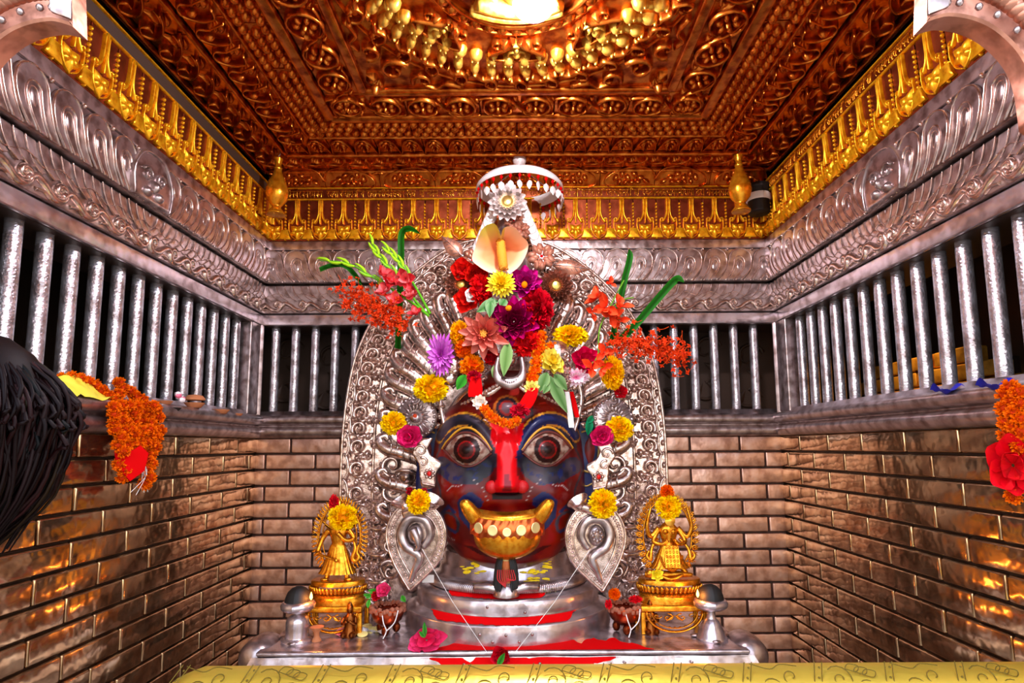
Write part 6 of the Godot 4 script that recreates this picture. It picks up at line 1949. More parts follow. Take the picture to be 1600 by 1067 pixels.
	g.grid(out.size() - 1, 8, func(u, w):
		var q: Vector2 = out[roundi(u * (out.size() - 1))]
		var top := clampf((q.y - 0.01) / 0.05, 0, 1)
		g.col = lin("cf6526").lerp(lin("f0a878"), w).lerp(lin("d2cc48"), clampf(w * 1.5 - 0.6, 0, 1) * top * (1.0 if q.x < 0.02 else 0.15)).lerp(lin("ffdcbc"), clampf(w * 1.6 - 1.0, 0, 1) * (1.0 - top * float(q.x < 0.02)))
		var qq := Vector2(0, 0.02).lerp(q, w)
		return Vector3(qq.x, qq.y, 0.055 * w * w + 0.05 * pow(w, 2.5) * top - 0.02))
	mk(g, "spathe", M.bloom, t)
	g = Geo.new()
	g.col = lin("d88a2c")
	var sp := crv([Vector3(0.0, 0.05, 0.0), Vector3(0.002, 0.03, 0.03), Vector3(0.006, -0.02, 0.05), Vector3(0.012, -0.07, 0.055), Vector3(0.014, -0.08, 0.054)], 6)
	g.tube(sp, [0.012, 0.016, 0.019, 0.018, 0.010], 12)
	for k in 150:
		var f := k / 150.0
		var q: Vector3 = sp[int(f * (sp.size() - 1))]
		var a := k * 2.4
		g.col = lin("e8a040") if k % 2 else lin("c06a18")
		g.ball(q + Vector3(cos(a), 0, sin(a)) * 0.0165, Vector3(0.0028, 0.0028, 0.0028), 5)
	mk(g, "spadix", M.bloom, t)
	# forehead garland and the string at the temple
	var head := pompon(0.028, ord, lin("ff9010"), 55, true).mesh()
	var small := pompon(0.021, ord, lin("ff8c10"), 45, true).mesh()
	t = thing("marigold_garland", "short orange marigold string curved under the third eye", "garland", Vector3(-0.0492, 1.7035, 0.6000))
	for q in [Vector3(-0.1295, 1.7455, 0.5950), Vector3(-0.1097, 1.7208, 0.6000), Vector3(-0.0853, 1.7035, 0.6050), Vector3(-0.0587, 1.6911, 0.6100), Vector3(-0.0322, 1.6861, 0.6120), Vector3(-0.0081, 1.6982, 0.6070), Vector3(-0.1224, 1.7336, 0.5900), Vector3(-0.0977, 1.7087, 0.5980), Vector3(-0.0178, 1.6913, 0.6000)]:
		put(small, "marigold", M.bloom, t, Transform3D(Basis.from_euler(Vector3(q.x * 40, q.y * 90, 1)), q - t.position))
	t = thing("marigold_garland", "orange marigold string hanging beside the crescent at the temple", "garland", Vector3(0.0705, 1.9429, 0.5500))
	for q in [Vector3(0.0897, 2.0355, 0.5300), Vector3(0.0814, 2.0004, 0.5400), Vector3(0.0759, 1.9639, 0.5450), Vector3(0.0704, 1.9277, 0.5500), Vector3(0.0650, 1.8917, 0.5550), Vector3(0.0571, 1.8561, 0.5600), Vector3(0.0523, 1.8717, 0.5550), Vector3(0.0888, 1.9825, 0.5400), Vector3(0.1329, 1.9907, 0.5200)]:
		put(head, "marigold", M.bloom, t, Transform3D(Basis.from_euler(Vector3(q.x * 40, q.y * 90, 1)), q - t.position))
	# ribbons
	for e in [["red_ribbon", "red cloth tab hanging at the mask's temple above white bloom", M.red, [Vector3(-0.1661, 1.8717, 0.5650), Vector3(-0.1656, 1.8313, 0.5700), Vector3(-0.1679, 1.7917, 0.5700)], 0.024], ["red_ribbon", "red cloth tab across the third eye", M.red, [Vector3(0.0587, 1.8237, 0.5850), Vector3(0.0434, 1.7880, 0.6000), Vector3(0.0212, 1.7442, 0.6020)], 0.024],
		["white_ribbon", "thin white ribbon hanging beside the arched blue eyebrow", M.white, [Vector3(0.1913, 1.8142, 0.5200), Vector3(0.2021, 1.7448, 0.5000), Vector3(0.2090, 1.6742, 0.4950)], 0.010], ["red_ribbon", "narrow red ribbon behind the white ribbon", M.red, [Vector3(0.2108, 1.8160, 0.5000), Vector3(0.2221, 1.7716, 0.4800), Vector3(0.2350, 1.7157, 0.4700)], 0.009]]:
		var rg := Geo.new()
		var pts := crv(e[3], 5)
		for sgn in [1.0, -1.0]:
			rg.grid(3, pts.size() - 1, func(u, v):
				var q: Vector3 = pts[roundi((1.0 - v) * (pts.size() - 1))]
				return q + Vector3((u - 0.5) * 2.0 * e[4] * sgn * (1.0 + 0.15 * sin(v * 5.0)), 0, 0.004 * sin(u * 6.0) + 0.0008 * sgn))
		one(rg, e[0], e[2], e[1], "ribbon", Vector3.ZERO)
	# gladiolus spray on the left
	t = thing("gladiolus", "spray of gladiolus with green buds and coral florets left of the bouquet", "flower", Vector3(-0.3519, 2.1253, 0.4500))
	var o := t.position
	var stems := [[Vector3(-0.3747, 2.1438, 0.4400), Vector3(-0.4313, 2.2095, 0.4700), Vector3(-0.5099, 2.3149, 0.4800), Vector3(-0.5768, 2.3951, 0.4600), Vector3(-0.6208, 2.4686, 0.4400)], [Vector3(-0.3693, 2.1384, 0.4400), Vector3(-0.4423, 2.1937, 0.4800), Vector3(-0.5699, 2.2744, 0.5000), Vector3(-0.6889, 2.3446, 0.5000), Vector3(-0.8137, 2.3652, 0.4800)], [Vector3(-0.3642, 2.1491, 0.4400), Vector3(-0.4205, 2.2526, 0.4600), Vector3(-0.4885, 2.3617, 0.4600), Vector3(-0.5586, 2.4342, 0.4500)]]
	for st in stems:
		var pts := crv(st, 5).map(func(q): return q - o)
		g = Geo.new()
		g.col = lin("5fae22")
		g.tube(pts, [0.006, 0.005, 0.004, 0.003, 0.0015], 7)
		mk(g, "stem", M.bloom, t)
		for k in 8:
			var f := 0.42 + 0.57 * k / 8.0
			var q: Vector3 = pts[int(f * (pts.size() - 1))]
			var d: Vector3 = (pts[mini(int(f * (pts.size() - 1)) + 1, pts.size() - 1)] - pts[int(f * (pts.size() - 1)) - 1]).normalized()
			var sd := d.cross(Vector3.BACK) * (1 if k % 2 else -1)
			g = Geo.new()
			g.col = lin("a8dc2a") if k > 2 else lin("8cc832")
			g.tube(crv([q, q + d * 0.02 + sd * 0.008, q + d * 0.045 + sd * 0.010, q + d * 0.06 + sd * 0.008], 3), [0.004, 0.0065, 0.005, 0.001], 7)
			mk(g, "bud", M.bloom, t)
	for e in [[Vector3(-0.5496, 2.2956, 0.5000), 0.042], [Vector3(-0.5230, 2.2688, 0.5000), 0.045], [Vector3(-0.5354, 2.2209, 0.5100), 0.045], [Vector3(-0.4556, 2.2818, 0.5000), 0.05], [Vector3(-0.4259, 2.2071, 0.5000), 0.045], [Vector3(-0.4934, 2.1864, 0.5100), 0.045], [Vector3(-0.4136, 2.1380, 0.4900), 0.032], [Vector3(-0.4809, 2.2714, 0.4900), 0.04]]:
		g = rings([[4, e[1], e[1] * 0.36, 0.45, 0.9, 0.15, lin("d01828"), lin("ee5058")], [3, e[1] * 0.8, e[1] * 0.3, 0.8, 0.9, 0.1, lin("d82434"), lin("f58a88")]])
		mk(g, "floret", M.bloom, t, Transform3D(Basis.from_euler(Vector3(rng.randfn(0, 0.5), rng.randfn(0, 0.5), rng.randf() * 6)), e[0] - o))
	# flame-coloured clusters of tiny four-petalled blossoms
	for e in [[[Vector3(-0.6853, 2.2164, 0.5000), Vector3(-0.6012, 2.1635, 0.5200), Vector3(-0.5235, 2.1265, 0.5200), Vector3(-0.4837, 2.1097, 0.5000)], 330, 0.040, "drooping orange-red cluster of tiny blossoms under the gladiolus spray", Vector3(0, 0, 0)], [[Vector3(0.3922, 2.0075, 0.4600), Vector3(0.4627, 2.0080, 0.5000), Vector3(0.5349, 1.9963, 0.5200), Vector3(0.5924, 1.9671, 0.5400), Vector3(0.6415, 1.9398, 0.5500)], 330, 0.034, "orange-red cluster of tiny blossoms with long stamens reaching over the grille", Vector3.ZERO]]:
		var pts := crv(e[0], 6)
		t = thing("blossom_cluster", e[3], "flower", pts[0])
		g = Geo.new()
		var stam := Geo.new()
		for k in e[1]:
			var q: Vector3 = pts[rng.randi() % pts.size()] - pts[0] + Vector3(rng.randfn(0, e[2] * 0.7), rng.randfn(0, e[2] * 0.8), rng.randfn(0, e[2] * 0.5))
			var B := Basis.from_euler(Vector3(rng.randfn(0, 0.7), rng.randfn(0, 0.7), rng.randf() * 6))
			var ca := lin("d82a06").lerp(lin("8e0c04"), rng.randf())
			for m in 4:
				g.X = Transform3D(B * Basis(Vector3.BACK, m * PI / 2), q)
				g.petal(0.0115, 0.0042, 0.6, -0.2, ca, jit(lin("f0481a")), 1.0, 2, 2)
			if k % 3 == 0:
				stam.col = lin("e8501c")
				var d := Vector3(rng.randfn(0, 1), rng.randfn(-0.3, 1), 0.8).normalized()
				stam.tube(crv([q, q + d * 0.02, q + d * 0.04 + Vector3(0, 0.008, 0)], 2), 0.0010, 4)
		mk(g, "florets", M.bloom, t).set_meta("kind", "stuff")
		mk(stam, "stamens", M.bloom, t).set_meta("kind", "stuff")
	# canna on the right
	t = thing("canna", "scarlet orange canna bloom on thin green stems right of the bouquet", "flower", Vector3(0.3667, 2.1680, 0.4800))
	for e in [[Vector3(0.3283, 2.2029, 0.4800), 0.06, 0.4], [Vector3(0.3583, 2.1579, 0.5000), 0.06, 2.0], [Vector3(0.4119, 2.1653, 0.4900), 0.05, 4.4], [Vector3(0.3773, 2.1285, 0.4900), 0.05, 3.3], [Vector3(0.3010, 2.1417, 0.4800), 0.04, 1.2], [Vector3(0.3768, 2.2643, 0.4800), 0.03, 4.0], [Vector3(0.4122, 2.1093, 0.4800), 0.04, 4.6], [Vector3(0.3465, 1.9748, 0.5000), 0.045, 2.6], [Vector3(0.2915, 1.9078, 0.5200), 0.05, 3.0], [Vector3(0.3423, 1.9152, 0.5200), 0.045, 5.0]]:
		g = rings([[3, e[1], e[1] * 0.3, 0.35, 0.9, 0.1, lin("d82a10"), lin("fa5a30")], [2, e[1] * 0.7, e[1] * 0.26, 0.8, 0.8, 0.2, lin("e03010"), lin("ff7040")]])
		mk(g, "floret", M.bloom, t, Transform3D(Basis.from_euler(Vector3(rng.randfn(0, 0.3), rng.randfn(0, 0.4), e[2])), e[0] - t.position))
	g = Geo.new()
	g.col = lin("6aa02c")
	for st in [[Vector3(0.3239, 1.9913, 0.4800), Vector3(0.3350, 2.0853, 0.4700), Vector3(0.3897, 2.1917, 0.4700), Vector3(0.4384, 2.2805, 0.4600)], [Vector3(0.2685, 1.9106, 0.5000), Vector3(0.3127, 1.9491, 0.5000), Vector3(0.3282, 2.0157, 0.4900)], [Vector3(0.3796, 2.1626, 0.4800), Vector3(0.4326, 2.1943, 0.4800), Vector3(0.4740, 2.2047, 0.4700)]]:
		g.tube(crv(st, 5).map(func(q): return q - t.position), 0.0028, 6)
	mk(g, "stem", M.bloom, t)
	# long green blades
	for e in [[[Vector3(-0.5456, 2.0444, 0.1900), Vector3(-0.5102, 2.2293, 0.3400), Vector3(-0.4957, 2.3950, 0.4000), Vector3(-0.4949, 2.5051, 0.4000), Vector3(-0.4567, 2.5161, 0.4300), Vector3(-0.4069, 2.4860, 0.4500)], 0.014, "upright green blade with folded tip before the gilded frieze"],
		[[Vector3(0.3855, 2.0144, 0.4200), Vector3(0.4154, 2.1496, 0.4200), Vector3(0.4456, 2.2864, 0.4200), Vector3(0.4726, 2.3889, 0.4200), Vector3(0.4682, 2.4251, 0.4200)], 0.013, "slender dark green blade rising past the canna"],
		[[Vector3(0.4090, 2.0242, 0.4400), Vector3(0.4862, 2.0999, 0.4600), Vector3(0.5654, 2.1908, 0.4700), Vector3(0.6309, 2.2629, 0.4800), Vector3(0.6521, 2.2731, 0.5000), Vector3(0.6694, 2.2542, 0.5100)], 0.015, "broad dark green blade slanting over the silver frieze"],
		[[Vector3(-0.8192, 2.3308, 0.4600), Vector3(-0.7668, 2.3496, 0.4600), Vector3(-0.7137, 2.3466, 0.4600), Vector3(-0.6700, 2.3052, 0.4700), Vector3(-0.6318, 2.2536, 0.4800)], 0.010, "bent dark green leaf crossing under the gladiolus buds"]]:
		var pts := crv(e[0], 5)
		g = Geo.new()
		var wd: float = e[1]
		for sgn in [1.0, -1.0]:
			g.grid(4, pts.size() - 1, func(u, v):
				var k := roundi(v * (pts.size() - 1))
				var d: Vector3 = (pts[mini(k + 1, pts.size() - 1)] - pts[maxi(k - 1, 0)]).normalized()
				var sd := d.cross(Vector3.BACK).normalized()
				var x: float = (u - 0.5) * 2.0 * sgn
				g.col = lin("0e3c0a").lerp(lin("236e1b"), absf(x))
				return pts[k] + sd * x * wd * minf(1.0, 4.5 * (1.0 - v) + 0.05) + Vector3(0, 0, 0.006 * absf(x) + 0.0006 * sgn))
		t = thing("sword_leaf", e[2], "leaf", Vector3.ZERO)
		mk(g, "blade", M.bloom, t)
	var P := func(a: Vector3, b: Vector3, w: float) -> Array: return [a, b, w]
	leaves("cluster of pale green leaves among the dahlias", Vector3.ZERO, [P.call(Vector3(-0.0791, 2.1716, 0.5600), Vector3(-0.1615, 2.1234, 0.5700), 0.022), P.call(Vector3(-0.0993, 2.1846, 0.5600), Vector3(-0.1184, 2.1107, 0.5800), 0.02), P.call(Vector3(-0.1064, 2.1641, 0.5700), Vector3(-0.1106, 2.0994, 0.5850), 0.016), P.call(Vector3(-0.0488, 2.1766, 0.5600), Vector3(-0.0688, 2.1434, 0.5700), 0.02)], Color("2f6a2a"), Color("7ea070"))
	leaves("upright pale green spear leaf above the silver crescent", Vector3.ZERO, [P.call(Vector3(-0.0391, 2.0034, 0.5700), Vector3(-0.0564, 1.8681, 0.5900), 0.024), P.call(Vector3(-0.0873, 1.9184, 0.5500), Vector3(-0.0998, 1.8681, 0.5500), 0.012)], Color("557a38"), Color("8aa868"))
	leaves("drooping fan of sage green leaves beside the pale yellow bloom", Vector3.ZERO, [P.call(Vector3(0.1118, 1.8852, 0.5650), Vector3(0.0811, 1.8102, 0.5700), 0.022), P.call(Vector3(0.1188, 1.8696, 0.5700), Vector3(0.1876, 1.7294, 0.5500), 0.024), P.call(Vector3(0.1387, 1.8770, 0.5700), Vector3(0.1881, 1.8155, 0.5600), 0.020), P.call(Vector3(0.1160, 1.8397, 0.5700), Vector3(0.0954, 1.8018, 0.5800), 0.014)], Color("456c34"), Color("7f9e66"))
	leaves("bright green leaf beside the hanging red tab", Vector3.ZERO, [P.call(Vector3(-0.2055, 1.8799, 0.5400), Vector3(-0.2403, 1.8222, 0.5400), 0.02)], Color("1f6a1c"), Color("3fa02c"))
	leaves("dark green foil sprig behind the blue ear", Vector3.ZERO, [P.call(Vector3(0.2921, 1.7101, 0.4200), Vector3(0.2804, 1.6450, 0.4200), 0.016), P.call(Vector3(0.3081, 1.7231, 0.4200), Vector3(0.2735, 1.6919, 0.4200), 0.012)], Color("0a5030"), Color("128050"))
	# garlands on the side ledges
	t = thing("marigold_garland", "thick heap of orange marigold garlands draped over the left ledge", "garland", Vector3(-1.1900, 1.7194, 1.0229))
	o = t.position
	var heads := []
	for row in [[[163, 632], [232, 628], 6], [[163, 645], [228, 640], 6], [[166, 657], [230, 656], 6], [[167, 668], [228, 667], 6], [[170, 680], [232, 676], 6], [[170, 693], [226, 690], 6], [[174, 703], [200, 702], 3], [[235, 632], [255, 640], 2], [[238, 644], [259, 650], 3], [[238, 656], [260, 660], 3], [[237, 668], [262, 670], 3], [[238, 679], [258, 682], 2], [[205, 700], [226, 712], 3], [[236, 690], [247, 695], 2], [[236, 703], [246, 707], 2], [[234, 716], [244, 718], 2], [[231, 728], [243, 730], 2], [[229, 740], [241, 741], 2], [[228, 752], [238, 752], 2], [[178, 720], [190, 742], 3]]:
		for k in row[2]:
			var f: float = k / float(maxi(1, row[2] - 1))
			heads.append(Vector2(lerpf(row[0][0], row[1][0], f) + rng.randfn(0, 1.5), lerpf(row[0][1], row[1][1], f) + rng.randfn(0, 1.2)))
	var mh := pompon(0.0205, lin("b83200"), lin("ff7408"), 60, true).mesh()
	for q in heads:
		# the heads hang against the ledge front, spread along the wall
		var base: Vector3 = Vector3(-1.1850, 1.7189, 1.0305)
		var dx: float = (q.x - 205.0) / 205.0
		var z: float = base.z - dx * 0.42
		var dist := 2.83 - z
		var y: float = 1.6 + (698.0 - q.y) / 920.0 * dist
		put(mh, "marigold", M.bloom, t, Transform3D(Basis.from_euler(Vector3(rng.randf() * 6, rng.randf() * 6, rng.randf() * 6)), Vector3(-1.175 + rng.randfn(0, 0.008) + (0.012 if y < 1.66 else 0.0), y, z) - o))
	for e in [[Vector3(-1.2400, 1.7903, 1.2345)], [Vector3(-1.2400, 1.7972, 1.2051)], [Vector3(-1.2300, 1.7936, 1.1894)], [Vector3(-1.2300, 1.7897, 1.1594)], [Vector3(-1.2300, 1.7835, 1.1306)], [Vector3(-1.2200, 1.7698, 1.1169)], [Vector3(-1.2100, 1.7559, 1.1029)], [Vector3(-1.2500, 1.8054, 0.9986)], [Vector3(-1.2400, 1.7877, 0.9937)], [Vector3(-1.2300, 1.7799, 0.9682)], [Vector3(-1.2200, 1.7643, 0.9600)], [Vector3(-1.2200, 1.7652, 1.0416)], [Vector3(-1.2100, 1.7502, 1.0803)], [Vector3(-1.2100, 1.7574, 0.9429)]]:
		put(mh, "marigold", M.bloom, t, Transform3D(Basis.from_euler(Vector3(rng.randf() * 6, rng.randf() * 6, 0)), e[0] - o))
	g = Geo.new()
	for k in 7: g.tube(crv([Vector3(0.03, -0.16, -0.03), Vector3(0.03 + 0.01 * rng.randf(), -0.20, -0.03 + rng.randfn(0, 0.01)), Vector3(0.03, -0.23 - 0.03 * rng.randf(), -0.03 + rng.randfn(0, 0.03))], 3), 0.0009, 4)
	mk(g, "loose_thread", M.white, t)
	g = Geo.new()
	g.X = Transform3D(Basis(Vector3.UP, PI / 2 * 0.6), Vector3(-1.1500, 1.5644, 1.0674) - o)
	g.ext(PackedVector2Array(V([-0.045, 0.03, -0.022, 0.045, 0, 0.03, 0.022, 0.045, 0.045, 0.022, 0.037, -0.03, 0, -0.06, -0.037, -0.015])), -0.005, 0.005, 0.002)
	mk(g, "red_rosette", M.red, t)
	t = thing("marigold_garland", "orange marigold garland with red rose hanging at the right ledge's near end", "garland", Vector3(1.1500, 1.7097, 1.4592))
	o = t.position
	for q in [Vector3(1.1600, 1.7349, 1.4466), Vector3(1.1500, 1.7157, 1.4417), Vector3(1.1500, 1.7020, 1.4619), Vector3(1.1400, 1.6837, 1.4463), Vector3(1.1400, 1.6716, 1.4737), Vector3(1.1400, 1.6505, 1.4496), Vector3(1.1400, 1.6422, 1.4736), Vector3(1.1400, 1.6208, 1.4460), Vector3(1.1400, 1.6057, 1.4657), Vector3(1.1400, 1.5910, 1.4532), Vector3(1.1500, 1.7196, 1.4817), Vector3(1.1500, 1.6931, 1.4819), Vector3(1.1400, 1.6561, 1.4892), Vector3(1.1400, 1.6272, 1.4857), Vector3(1.1300, 1.4822, 1.4626), Vector3(1.1400, 1.5911, 1.4813)]:
		put(mh, "marigold", M.bloom, t, Transform3D(Basis.from_euler(Vector3(q.y * 60, q.z * 70, 0)), q - o))
	g = rings([[6, 0.05, 0.026, 0.2, 0.8, 0.15, lin("a80408"), lin("e81020")], [4, 0.035, 0.02, 0.7, 0.8, 0.2, lin("a80408"), lin("f01a24")]])
	mk(g, "red_rose", M.bloom, t, Transform3D(Basis(Vector3.UP, -0.7) * Basis.from_scale(Vector3(1, 1.4, 1)), Vector3(1.1300, 1.5519, 1.4693) - o))
	# blossoms in and near the bowls, and offerings on the altar
	flower("pink_bloom", "pink petal bloom heaped in the bowl beside the skirted idol", Vector3(-0.5250, 1.0484, 0.4700), rings([[5, 0.03, 0.018, 0.3, 0.8, 0.15, lin("c01040"), lin("f04a80")], [4, 0.02, 0.014, 0.8, 0.8, 0.1, lin("c01040"), lin("f04a80")]]), Vector3(-0.5, 0, 0))
	flower("red_bloom", "red bloom at the rim of the bowl beside the skirted idol", Vector3(-0.5568, 1.0295, 0.4700), pompon(0.02, lin("8e0410"), lin("d01420"), 40))
	leaves("feathery green sprig with tiny orange blooms between skirted idol and bowl", Vector3.ZERO, [P.call(Vector3(-0.5644, 1.0415, 0.4600), Vector3(-0.5912, 1.0225, 0.4800), 0.008), P.call(Vector3(-0.5545, 1.0463, 0.4500), Vector3(-0.5870, 1.0512, 0.4700), 0.008), P.call(Vector3(-0.5788, 1.0200, 0.4700), Vector3(-0.5804, 0.9895, 0.4900), 0.008), P.call(Vector3(-0.4572, 1.0289, 0.4600), Vector3(-0.4418, 1.0049, 0.4600), 0.01), P.call(Vector3(-0.5741, 1.0319, 0.4700), Vector3(-0.5989, 1.0416, 0.4900), 0.007)], Color("2a7a1c"), Color("58a838"))
	flower("red_bloom", "row of red petals on the encrusted bowl and figurine", Vector3(0.4484, 1.0124, 0.4700), pompon(0.02, lin("a80410"), lin("ea1420"), 40), Vector3.ZERO, Vector3(1.4, 0.8, 1))
	flower("red_bud", "red bud on the side of the encrusted bowl next to the pedestal", Vector3(0.3411, 0.9990, 0.4900), pompon(0.016, lin("a80410"), lin("ea1420"), 40), Vector3.ZERO, Vector3(0.9, 1.3, 1))
	flower("small_bloom", "small yellow blossom laid on the trampled figure", Vector3(0.5286, 1.1098, 0.4900), rings([[6, 0.026, 0.010, 0.3, 0.6, 0.1, lin("d8b800"), lin("ffe83a")], [5, 0.018, 0.008, 0.8, 0.6, 0.1, lin("d8b800"), lin("ffe83a")]]))
	t = flower("rose", "pink rose with green calyx lying on the altar edge", Vector3(-0.3339, 0.9115, 0.6200), rings([[7, 0.055, 0.03, 0.15, 0.7, 0.15, lin("b80830"), lin("f8407a")], [5, 0.04, 0.026, 0.6, 0.8, 0.2, lin("b80830"), lin("f03a70")]]), Vector3(-0.3, 0, 0.3), Vector3(1.2, 0.75, 1))
	g = Geo.new()
	leaf3(g, Vector3(0, 0.01, 0.03), Vector3(0.01, 0.06, 0.03), 0.008)
	leaf3(g, Vector3(0, 0.01, 0.03), Vector3(-0.015, 0.035, 0.035), 0.007)
	mk(g, "calyx", M.bloom, t)
	t = flower("red_bloom", "red flower with a green leaf hanging over the altar front", Vector3(-0.0658, 0.8726, 0.6650), rings([[5, 0.038, 0.022, 0.25, 0.8, 0.15, lin("900410"), lin("e0142a")], [4, 0.028, 0.018, 0.7, 0.8, 0.1, lin("900410"), lin("d81026")]]), Vector3(0, 0, 0.5))
	g = Geo.new()
	leaf3(g, Vector3(-0.02, -0.015, 0.03), Vector3(0.022, 0.012, 0.035), 0.010)
	mk(g, "leaf", M.bloom, t)
	var slice := Geo.new()
	slice.lathe([Vector2(0, 0), Vector2(0.019, 0), Vector2(0.021, 0.003), Vector2(0.019, 0.006), Vector2(0, 0.007)], 18)
	var sm := slice.mesh()
	var fruit := matte(Color(0.93, 0.85, 0.52), 0.6)
	for e in [[544, 978, 0.55, 0.0], [553, 981, 0.56, 0.004], [562, 984, 0.565, 0.0], [570, 979, 0.55, 0.007], [579, 983, 0.56, 0.003], [591, 983, 0.56, 0.006], [572, 990, 0.58, 0.002], [550, 976, 0.54, 0.006]]:
		var s := put(sm, "fruit_slice", fruit, self, Transform3D(Basis.from_euler(Vector3(rng.randfn(0.15, 0.1), 0, rng.randfn(0, 0.1))), Vector3(-0.065 + (e[0] - 790.0) / 412.0 * 1.02, 0.8815 + e[3], 0.33 + (e[1] - 976.0) * 0.0075 + 0.03)))
		tag(s, "pale yellow round slice in the offering pile on the altar plate", "fruit", "fruit slices on the altar")
	g = rings([[4, 0.03, 0.02, 0.1, 0.6, 0.1, lin("c83040"), lin("f8b0b0")]])
	flower("fallen_petals", "pink white petals lying beside the fruit slices", Vector3(-0.6770, 0.8869, 0.4600), g, Vector3(-1.2, 0, 0), Vector3(1.2, 1, 1))
	g = Geo.new()
	g.grid(10, 4, func(u, w): return Vector3((u - 0.5) * 0.13, 0.012 * sin(u * 9.0) * sin(w * 4.0) + 0.008, (w - 0.5) * 0.05))
	one(g, "paper_wrapper", M.white, "crumpled white paper under the fruit slices", "paper", Vector3(-0.575, 0.8835, 0.43))
	# things on the left ledge
	t = thing("plastic_packet", "crumpled yellow plastic packet on the left ledge", "packet", Vector3(-1.2350, 1.7566, 1.2190))
	g = Geo.new()
	g.col = lin("e8e03a")
	var nz := noise(6.0, 3, 9)
	g.grid(14, 10, func(u, w):
		g.col = lin("f0e24a").lerp(lin("f5a800"), clampf(1.4 - absf(u - 0.5) * 5.0 - w * 1.5, 0, 1))
		return Vector3((w - 0.5) * 0.09, 0.055 * sin(PI * u) * sin(PI * w) + 0.022 * nz.get_noise_2d(u * 2, w * 2) - 0.012, (0.5 - u) * 0.24))
	mk(g, "bag", M.gloss, t)
	t = thing("plastic_packet", "small orange-red packet beside the yellow plastic one", "packet", Vector3(-1.2000, 1.7447, 1.3451))
	g = Geo.new()
	g.col = lin("d84a2a")
	g.ball(Vector3.ZERO, Vector3(0.03, 0.012, 0.06), 12)
	mk(g, "bag", M.gloss, t)
	for e in [[Vector3(-1.2350, 1.7663, 0.7778), 0.026, "terracotta saucer nearest the marigold heap", false], [Vector3(-1.2200, 1.7666, 0.6172), 0.036, "upturned terracotta cup stacked on another cup", true], [Vector3(-1.2100, 1.7534, 0.4391), 0.034, "shallow pale clay dish on the left ledge", false], [Vector3(-1.2150, 1.7484, 0.2972), 0.028, "small pale clay dish nearest the room corner", false], [Vector3(-1.2100, 1.7446, 0.7647), 0.024, "little black bowl on the left ledge", false]]:
		t = thing("clay_cup", e[2], "cup", e[0])
		g = Geo.new()
		var r: float = e[1]
		g.lathe([Vector2(0, 0), Vector2(r * 0.6, 0), Vector2(r, r * 0.5), Vector2(r * 0.9, r * 0.48), Vector2(r * 0.5, r * 0.12), Vector2(0, r * 0.1)], 18)
		mk(g, "cup", M.soot if "black" in e[2] else M.clay, t, Transform3D(Basis(), Vector3(0, -0.014, 0)))
		if e[3]:
			g = Geo.new()
			g.lathe([Vector2(r * 0.95, 0), Vector2(r, 0.006), Vector2(r * 0.7, r * 0.5), Vector2(0, r * 0.62)], 18)
			mk(g, "upper_cup", M.clay, t, Transform3D(Basis(), Vector3(0, r * 0.38, 0)))
	t = thing("plastic_packet", "crumpled white and pink wrapper before the upturned cup", "packet", Vector3(-1.2150, 1.7681, 0.7230))
	g = Geo.new()
	for k in 5:
		g.col = lin("f4e8ea") if k % 2 == 0 else lin("e86a8a")
		g.ball(Vector3(rng.randfn(0, 0.008), 0.006 + 0.008 * k * 0.6, rng.randfn(0, 0.014)), Vector3(0.012, 0.010, 0.016), 7)
	mk(g, "wrapper", M.gloss, t)
	for e in [[Vector3(1.2000, 1.7472, 1.1830), 0.05, "small rumpled blue cloth at the foot of the right grille"], [Vector3(1.1900, 1.7417, 1.3629), 0.05, "folded blue cloth near the right ledge garland"]]:
		t = thing("blue_cloth", e[2], "cloth", e[0])
		g = Geo.new()
		g.grid(10, 6, func(u, w): return Vector3((w - 0.5) * 0.05, 0.010 * sin(u * 6.0 + w * 3.0) + 0.008 * cos(w * 7.0) + 0.010 * sin(PI * u), (u - 0.5) * e[1] * (1.1 + 0.5 * w)))
		mk(g, "cloth", matte(Color(0.05, 0.06, 0.62), 0.6), t)

